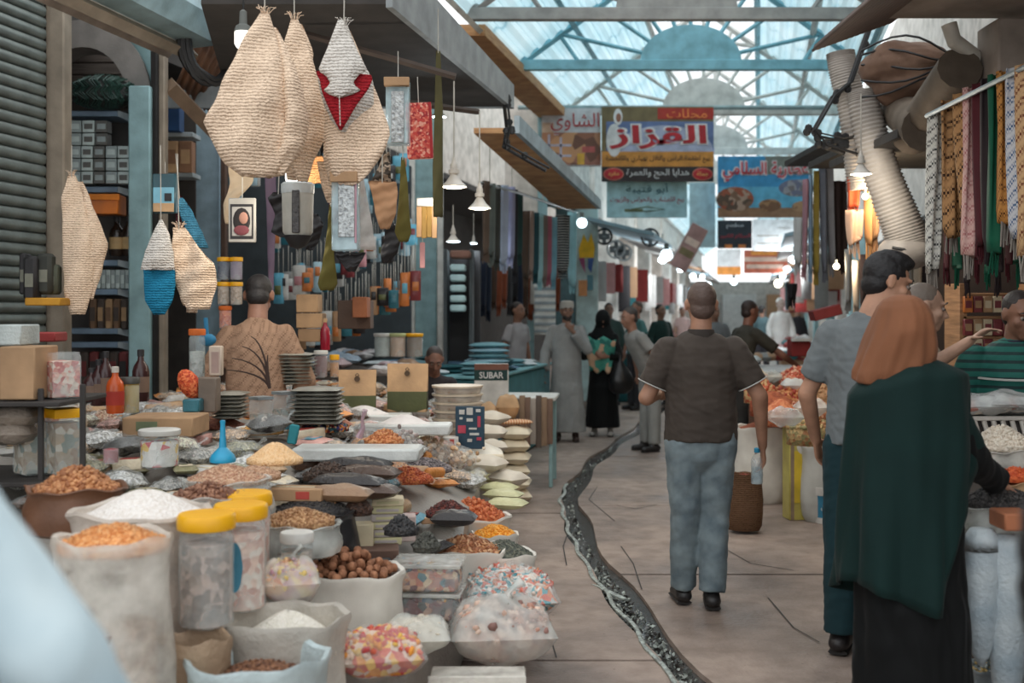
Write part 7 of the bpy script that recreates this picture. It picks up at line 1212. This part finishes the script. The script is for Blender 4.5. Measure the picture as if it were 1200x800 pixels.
# back of the trader's shop: shelf with red, orange packets
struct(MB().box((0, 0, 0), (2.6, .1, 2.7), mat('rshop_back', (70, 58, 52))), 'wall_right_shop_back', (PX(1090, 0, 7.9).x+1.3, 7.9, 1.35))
t = thing('wooden_shelf', 'tan wooden shelf frame behind the trader', 'shelf', tuple(PX(1150, 480, 7.2))); o0 = t.location
for px in (1127, 1215): a, b = PX(px, 332, 7.2), PX(px, 480, 7.2); MB().box((a.x-o0.x, .1, (a.z+b.z)/2-o0.z), (.05, .25, a.z-b.z), mat('wood_tan', (176, 132, 94), kind='wood')).build('side_board', t)
for py in (345, 372, 395, 420, 445): a, b = PX(1127, py, 7.2), PX(1215, py, 7.2); MB().box(((a.x+b.x)/2-o0.x, .1, a.z-o0.z), (b.x-a.x, .25, .02), mat('wood_tan', ())).build('shelf_board', t)
for k, y in enumerate((347, 374, 397, 422)): row(1130, 1210, y, y+19, 7, 7.15, [pmn['orange'], pmn['dark red'], pmn['tan'], mat('pk_cream', (206, 190, 160))][k:]+[pmn['dark red']], 'packet on the %s shelf behind the trader' % ('top', 'second', 'third', 'lowest')[k], 'packets %s trader shelf' % ('top', 'second', 'third', 'lowest')[k], name='shelf_packet', cat='packet')
# counter with crate
t = thing('stall_counter', 'counter of the right stall under crates and bags', 'counter', (PX(1200, 0, 4.9).x+.15, 5.0, 0), 0); MB().box((0, .1, .46), (1.1, .8, .92), mat('counter_grey', (110, 104, 98))).build('counter_body', t); MB().box((-.0, -.95, .36), (.95, 1.25, .72), mat('counter_grey', ())).build('lower_step', t)
cr = thing('lattice_crate', 'white plastic crate with a zigzag lattice side on the right counter', 'crate', (PX(1162, 0, 5.1).x+.06, 5.15, .92), .04); crm = mat('crate_white', (206, 200, 192), rough=.4); dk2 = mat('crate_inside', (60, 54, 52))
MB().box((0, .03, .1), (.42, .3, .2), dk2).build('crate_inside', cr)
for i in range(11): x = -.21+.042*i; MB().tube([(x-.012, -.135, .01), (x+.014, -.135, .1), (x-.012, -.135, .19)], .011, crm, 6).build('lattice_rib', cr)
for z in (.0, .2): MB().box((0, -.135, z), (.46, .02, .02), crm).build('crate_rim', cr)
flm = mat('wrap_heavy', (196, 198, 196), kind='film', alpha=.7, rough=.2)
for i, (x, z, lb) in enumerate(((1140, .0, 'left clear plastic bag of flat packs lying on the lattice crate'), (1182, .01, 'right clear plastic bag of flat packs lying on the lattice crate'))):
    t2 = thing('clear_bag', lb, 'bag', (PX(x, 0, 5.1).x, 5.12, 1.13+z), .1*i); mb = MB(); pill(mb, .28, .3, .07, G('g_clearpk', [(186, 190, 190), (150, 160, 170), (206, 200, 190), (176, 120, 110)], 18, .2), .1, i); mb.build('flat_packs', t2, ang=180); mb = MB(); pill(mb, .3, .32, .09, flm, .15, i+3); mb.build('clear_film', t2, ang=180)
osack(1174, 526, 1.0, 40, .1, filmM, ('white_puffs', [(226, 216, 200), (212, 198, 180)]), 'low clear bag of white puffs in front of the lattice crate', 'mound of small white puffs before the lattice crate', .075, n=600, size=(.009, .008, .006), seed=31, drop=.0, fcat='puffs', fname='puff_heap', group=None)
c, r = osack(1172, 592, .86, 48, .12, filmC, ('black_pepper', [(46, 44, 44), (70, 66, 64), (34, 32, 32)]), 'clear bag of black seeds under the reaching hand', 'black seeds under the reaching hand', .05, n=600, size=(.007, .006, .005), seed=32, drop=.0, fcat='seeds')
osack(1138, 556, .9, 24, .12, filmC, ('orange_lentil2', [(206, 96, 46), (226, 120, 70)]), 'small bag of orange-red lentils beside the green sleeve', 'orange-red lentils beside the green sleeve', .03, n=260, size=(.006, .005, .003), seed=33, drop=.0)
osack(1190, 563, .92, 26, .1, kraft, ('orange_bits', [(214, 100, 50), (196, 80, 40)]), 'tan paper bag right behind the reaching hand', 'orange pieces right behind the reaching hand', .03, n=160, size=(.008, .006, .004), seed=34, drop=.0)
wb = mat('bag_white_blue', (196, 206, 210), rough=.35, bump=.6, scale=7, col2=(160, 176, 186))
for i, (px, py, z0, h_, rp, lb) in enumerate(((1150, 628, .30, .50, 21, 'pale blue-white filled bag below the black seeds, left of two'), (1181, 640, .12, .66, 22, 'pale blue-white filled bag below the black seeds, right of two'))):
    Y = 4.15; p = PX(px, 0, Y); r = rp*Y/F; R = [np.array([(r*f*math.cos(a)*(1+.04*math.sin(4*a+z*20)), r*f*.8*math.sin(a), z) for a in np.linspace(0, 2*PI, 25)[:-1]]) for z, f in ((0, .15), (.04, .5), (.12, .8), (.22, .92), (.24, .86), (.3, 1.0), (.42, .95), (.45, .9), (h_-.08, 1.02), (h_-.03, .9), (h_, .6))]
    one(MB().loft(R, wb), 'filled_bag', lb, 'bag', (p.x, Y, z0), ang=180)
hbox('orange and brown printed carton between the pale bags', 1140, 1172, 668, 708, 4.4, .1, mat('carton_orange', (190, 112, 36)), name='printed_carton', cat='box', parts=(('brown_print', .3, .6, .1, .6, mat('print_brown', (90, 54, 36)), .002), ('grey_edge', 0, 1, .88, 1, mat('print_gedge', (120, 130, 130)), .002)), tilt=.25)
hbox('orange brown flat box under the right edge of the black seeds', 1168, 1205, 598, 618, 4.1, .14, mat('box_copper', (176, 110, 76)), name='flat_box', cat='box')
osack(1158, 782, .2, 28, .2, wb, ('bottom_mix', [(206, 176, 110), (170, 180, 180), (120, 130, 130)]), 'small pale plastic-lined bag on the floor at the lower right', 'yellow and grey pieces in the small pale bag on the floor', .03, n=60, size=(.012, .01, .006), seed=35, drop=.02)
# middle right stall: sacks, basket, oil can, bucket
osack(893, 500, .62, 30, .62, wov, ('rust_powder', [(170, 92, 56), (150, 76, 46)]), 'white sack of rust-brown powder behind the brown polo man', 'rust-brown powder in the white sack by the bottle', .06, n=0, seed=41, drop=.03, sq=.9, fname='spice_heap', fcat='spice')
osack(966, 522, .57, 25, .57, mat('sack_pale2', (196, 196, 190), kind='cloth'), ('pale_mix', [(200, 180, 150), (176, 150, 120)]), 'tall white woven sack left of the young man in grey', 'pale mixed pieces in the tall white woven sack', .05, n=120, seed=42, drop=.02)
osack(905, 545, .3, 14, .3, wov, None, 'small rolled white sack beside the yellow can', '', seed=43)
osack(872, 555, .42, 20, .4, mat('wicker', (110, 84, 64), kind='knit', scale=60), ('dk_red', [(120, 56, 40), (150, 76, 54)]), 'round brown wicker basket behind the brown polo man', 'dark red pods in the round wicker basket', .04, n=120, seed=44, sname='basket', scat='basket')
c = FL(935, 607); t = thing('oil_can', 'tall yellow printed oil tin standing left of the white woven sack', 'tin', (c.x, c.y, 0), .1); s = c.y/F
MB().box((0, 0, 53*s), (29*s, .16, 106*s), mat('tin_yel', (196, 186, 96), rough=.3, col2=(176, 160, 84))).build('tin_body', t); MB().box((0, -.082, 50*s), (20*s, .004, 60*s), mat('tin_label', (226, 196, 60))).build('printed_panel', t); MB().box((-11*s, -.084, 50*s), (4*s, .004, 100*s), mat('tin_strip', (150, 130, 110))).build('side_strip', t); MB().ell((3*s, -.084, 85*s), (9*s, .004, 9*s), wlid, 14).build('printed_disc', t)
c = FL(967, 612); t = thing('bucket', 'white and blue plastic bucket with white lettering on the floor', 'bucket', (c.x, c.y, 0)); s = c.y/F
MB().lathe([(12*s, 0), (14*s, 40*s), (14.5*s, 41*s)], mat('bucket_blue', (60, 140, 176), rough=.4), seg=24).build('bucket_body', t); MB().lathe([(14.6*s, 33*s), (15*s, 42*s), (0, 43*s)], wlid, seg=24).build('lid', t); MB().lathe([(12.2*s, 0), (12.6*s, 7*s)], wlid, seg=24, cap=False).build('white_base', t); lettering('اركان', 15*s, 8*s, wht, t, (-1*s, -13.6*s, 20*s))
t = thing('sloping_display', 'low wooden display carrying the spices of the middle right stall', 'display', tuple(FL(930, 560)*1.0+Vector((.45, .7, 0))), PHI); MB().box((0, .3, .36), (1.3, 2.6, .72), mat('wood_dark', (110, 82, 62), kind='wood')).build('display_body', t)
for i, (px, py, z, rp, nm, cols, lb, nn) in enumerate(((905, 470, .86, 26, 'rs1', [(176, 92, 54), (150, 70, 40)], 'rust-orange spice mound left on the middle right stall', 0), (925, 462, .9, 26, 'rs2', [(190, 120, 70), (160, 60, 40), (214, 150, 100)], 'mottled brown pods behind the rust-orange mound', 160), (945, 450, .95, 22, 'rs3', [(140, 60, 34), (170, 84, 44)], 'dark orange mound with a small scoop at the back of the middle stall', 0), (950, 478, .82, 26, 'rs4', [(206, 140, 100), (226, 176, 140), (180, 90, 60)], 'peach and white pieces in front of the dark orange mound', 160), (948, 500, .8, 26, 'rs5', [(190, 160, 110), (150, 140, 96), (170, 120, 80)], 'greenish tan herbs nearest the tall white woven sack', 160), (890, 455, .95, 18, 'rs6', [(206, 170, 120), (190, 90, 60)], 'small pale and red mound behind the brown polo man', 120), (915, 480, .84, 20, 'rs7', [(200, 110, 70), (220, 140, 96)], 'bright orange-brown powder mound at the middle right stall', 0), (880, 440, .98, 20, 'rs8', [(196, 130, 84), (226, 200, 160)], 'tan pieces at the far left corner of the middle right stall', 120), (935, 440, .98, 22, 'rs9', [(180, 70, 50), (206, 110, 80), (226, 180, 150)], 'red and pink pieces at the back edge of the middle right stall', 120), (962, 462, .9, 20, 'rsa', [(170, 130, 90), (196, 150, 110)], 'tan mound beside the elbow of the young man in grey', 80))):
    c = at(px, py, z); one(heapm(rp*c.y/F, .08, G('g_'+nm, cols, 50), PM(nm, *cols), nn, (.022, .016, .012), .9, base=.12), 'spice_heap', lb, 'spice', tuple(c), kind='stuff', ang=180)
for i, (px, py, lb) in enumerate(((903, 447, 'small knotted clear bag on the spices'), (930, 458, 'white crumpled packet among the mottled pods'), (950, 486, 'clear crumpled bag over the peach pieces'), (920, 498, 'clear crumpled bag at the front edge of the middle stall'))): packet(px, py, .93, .2, .15, .1, [filmC, wlid, filmM, filmC][i], lb, cat='bag', name='crumpled_bag', seed=i, wrn=.15)
# brown table behind with goods and red box
c = at(900, 436, .80); t = thing('brown_table', 'brown table with a pale edge behind the middle spices', 'table', (c.x+.2, c.y+.5, 0), PHI); MB().box((0, 0, .4), (1.5, 1.9, .8), mat('table_brown', (140, 104, 84), kind='wood')).build('table_body', t); MB().box((0, 0, .815), (1.55, 1.95, .03), mat('edge_pale', (196, 190, 186))).build('table_top', t)
R7 = random.Random(4)
for i in range(30):
    k = R7.choice(list(fc)); px = 868+(i*.618 % 1)*96; py = 398+(i*.377 % 1)*32; mb = MB(); pill(mb, .32, .24, .12, fm[k], .12, i, 8, 8); q_ = at(px, py, .86+.12*(430-py)/30); one(mb, 'goods_packet', '%s bundle on the brown table behind the spices' % k, 'bundle', (q_.x, min(q_.y, 16), q_.z), R7.uniform(-1, 1), group='%s bundles on the brown table' % k, ang=180)
hbox('dark red box with a white lid on the brown table', 925, 947, 397, 417, 12.0, .2, mat('box_dkred', (130, 36, 34)), name='red_box', cat='box', parts=(('white_lid', -.04, 1.04, -.05, .12, wlid, .05),)); hbox('dark red hanging bench board at the edge of the far right stalls', 952, 985, 360, 372, 11.0, .2, mat('board_red', (120, 40, 40)), name='red_board', cat='board', tilt=-.25)
# ---------------------------------------------------------------- small goods filling the left pile
R8 = random.Random(31)
tones = {'tan': (186, 152, 116), 'cream': (212, 198, 172), 'black': (50, 46, 46), 'dark brown': (92, 66, 50), 'grey': (150, 148, 142), 'white': (206, 204, 198), 'rust': (168, 96, 62), 'orange': (214, 140, 70), 'olive': (130, 126, 92), 'blue': (90, 150, 170), 'pink': (206, 156, 146), 'red': (160, 60, 52)}
tmx = {k: mat('goods_'+k.replace(' ', '_'), v, rough=.4, bump=.7, scale=16) for k, v in tones.items()}
protos = {}
def proto(kind, k):
    if (kind, k) in protos: return protos[(kind, k)]
    mb = MB(); c = tones[k]
    if kind == 'clear bag':
        gm = G('gp_'+k.replace(' ', '_'), [c, tuple(int(x*.75) for x in c), tuple(min(235, int(x*1.2)) for x in c)], 110, .8); pill(mb, .17, .12, .055, gm, .1, len(k), 10, 8); pill(mb, .185, .13, .062, filmT, .2, 3, 8, 8); mb.tube([(.085, 0, .03), (.1, 0, .045), (.125, .01, .06)], [.02, .006, .018], filmT, 6, flat=.5)
    elif kind == 'packet': pill(mb, .18, .11, .035, tmx[k], .12, len(k), 8, 8); mb.box((0, 0, .034), (.09, .06, .003), tmx[R8.choice(['white', 'cream', 'red', 'blue', 'orange'])], b=.001)
    elif kind == 'roll': mb.tube([(-.1, 0, .028), (-.09, 0, .028), (.09, 0, .028), (.1, 0, .028)], [.016, .028, .028, .014], tmx[k], 10)
    else: mb.box((0, 0, .02), (.13, .085, .04), tmx[k], b=.003); mb.box((0, 0, .0405), (.08, .05, .002), tmx[R8.choice(['white', 'cream', 'red', 'olive'])], b=.0005)
    protos[(kind, k)] = mb.mesh('small_'+kind.replace(' ', '_'), 50); return protos[(kind, k)]
bpy.context.view_layer.update()
occ = [(o.matrix_world.translation.x, o.matrix_world.translation.y, max(.06, max(o.dimensions.x, o.dimensions.y)*.42) if o.type == 'MESH' else .09) for o in COL.objects if o.parent is None and o.get('label') and -4 < o.location.x < .3 and 3.5 < o.location.y < 9.8 and o.location.z > .3 and o.location.z < 1.2 and 'platform' not in o.name]
zones = [(lambda x, y: y < 5.6 and x < -.9, 'by the yellow lids', ['tan', 'cream', 'grey', 'dark brown', 'white', 'olive', 'black']), (lambda x, y: y < 5.6, 'by the soap boxes', ['rust', 'orange', 'dark brown', 'black', 'blue', 'tan', 'white', 'red']),
         (lambda x, y: y < 7.2 and x < -1.3, 'around the blue funnel', ['tan', 'cream', 'grey', 'white', 'rust', 'blue', 'pink', 'dark brown']), (lambda x, y: y < 7.2, 'mid left pile', ['cream', 'grey', 'dark brown', 'black', 'rust', 'orange', 'white', 'blue', 'pink', 'tan']), (lambda x, y: True, 'near the paper pouches', ['cream', 'white', 'tan', 'grey', 'pink', 'orange'])]
cnts = {}
for lay in range(3):
    for i in range(520):
        y = 4.7+4.7*R8.random()**1.15; xe = -.16; xb = max(-4.3+K*y+.15, -.62*y*.75-.2); x = R8.uniform(xb, xe-(.35 if y < 4.9 else .05)-lay*.08)
        if 600+x*F/y < 20: continue
        if any((x-a)**2+(y-b)**2 < (r*.9+.03)**2 for a, b, r in occ) and lay < 2: continue
        if lay == 2 and any((x-a)**2+(y-b)**2 < (r+.1)**2 for a, b, r in occ): continue
        for f, zn, pal in zones:
            if f(x, y): break
        kind = R8.choice(['clear bag', 'clear bag', 'packet', 'packet', 'roll', 'box']); k = R8.choice(pal); key = (kind, k, zn)
        if sum(cnts.values()) > 420: break
        cnts[key] = cnts.get(key, 0)+1
        o = bpy.data.objects.new('small_'+kind.replace(' ', '_'), proto(kind, k)); COL.objects.link(o); o.location = (x, y, PF(x, y)+.01+.045*lay+(.0 if lay == 0 else R8.random()*.02)); o.rotation_euler = (R8.uniform(-.12, .12), R8.uniform(-.12, .12), R8.uniform(-1.6, 1.6)); sc = R8.uniform(.85, 1.3); o.scale = (sc, sc, sc*1.15)
        desc = {'clear bag': 'small clear bag of %s pieces', 'packet': 'small printed %s packet', 'roll': 'short %s roll', 'box': 'small flat %s box'}[kind] % k
        tag(o, '%s %s' % (desc, zn), {'clear bag': 'bag', 'packet': 'packet', 'roll': 'roll', 'box': 'box'}[kind], '%s %s' % (desc, zn))
        if lay == 0: occ.append((x, y, .05))

# far end of the arcade
struct(MB().box((0, 0, 1.5), (12, .4, 3.0), mat('far_wall', (190, 186, 180))), 'wall_far', (12.5, 54, 0)); 
for i in range(5): one(MB().box((0, 0, 1.2), (1.6, .2, 2.4), (fm['grey'], fm['white'], fm['tan'], fm['grey'], fm['pale blue'])[i]), 'closed_shop', ('leftmost', 'second', 'middle', 'fourth', 'rightmost')[i]+' shop front closing the far end of the arcade', 'shop front', (8.6+i*2.1, 53.6, 0))
# things that share one label are told apart by their order from left to right
bpy.context.view_layer.update(); gr_ = {}
for o in COL.objects:
    if o.parent is None and o.get('label'): gr_.setdefault(o['label'], []).append(o)
ORD = ['leftmost', 'second from the left', 'third from the left', 'fourth from the left', 'fifth from the left', 'sixth from the left', 'seventh from the left', 'eighth from the left', 'ninth from the left', 'tenth from the left', 'eleventh from the left', 'twelfth from the left']; ORR = ['rightmost']+[x.replace('left', 'right') for x in ORD[1:]]
for lb, os_ in gr_.items():
    n = len(os_)
    if n < 2 or n > 24 or len(lb.split()) > 12: continue
    os_.sort(key=lambda o: o.matrix_world.translation.x/o.matrix_world.translation.y)
    for i, o in enumerate(os_): o['label'] = lb+', '+(ORD[i] if i < (n+1)//2 else ORR[n-1-i])
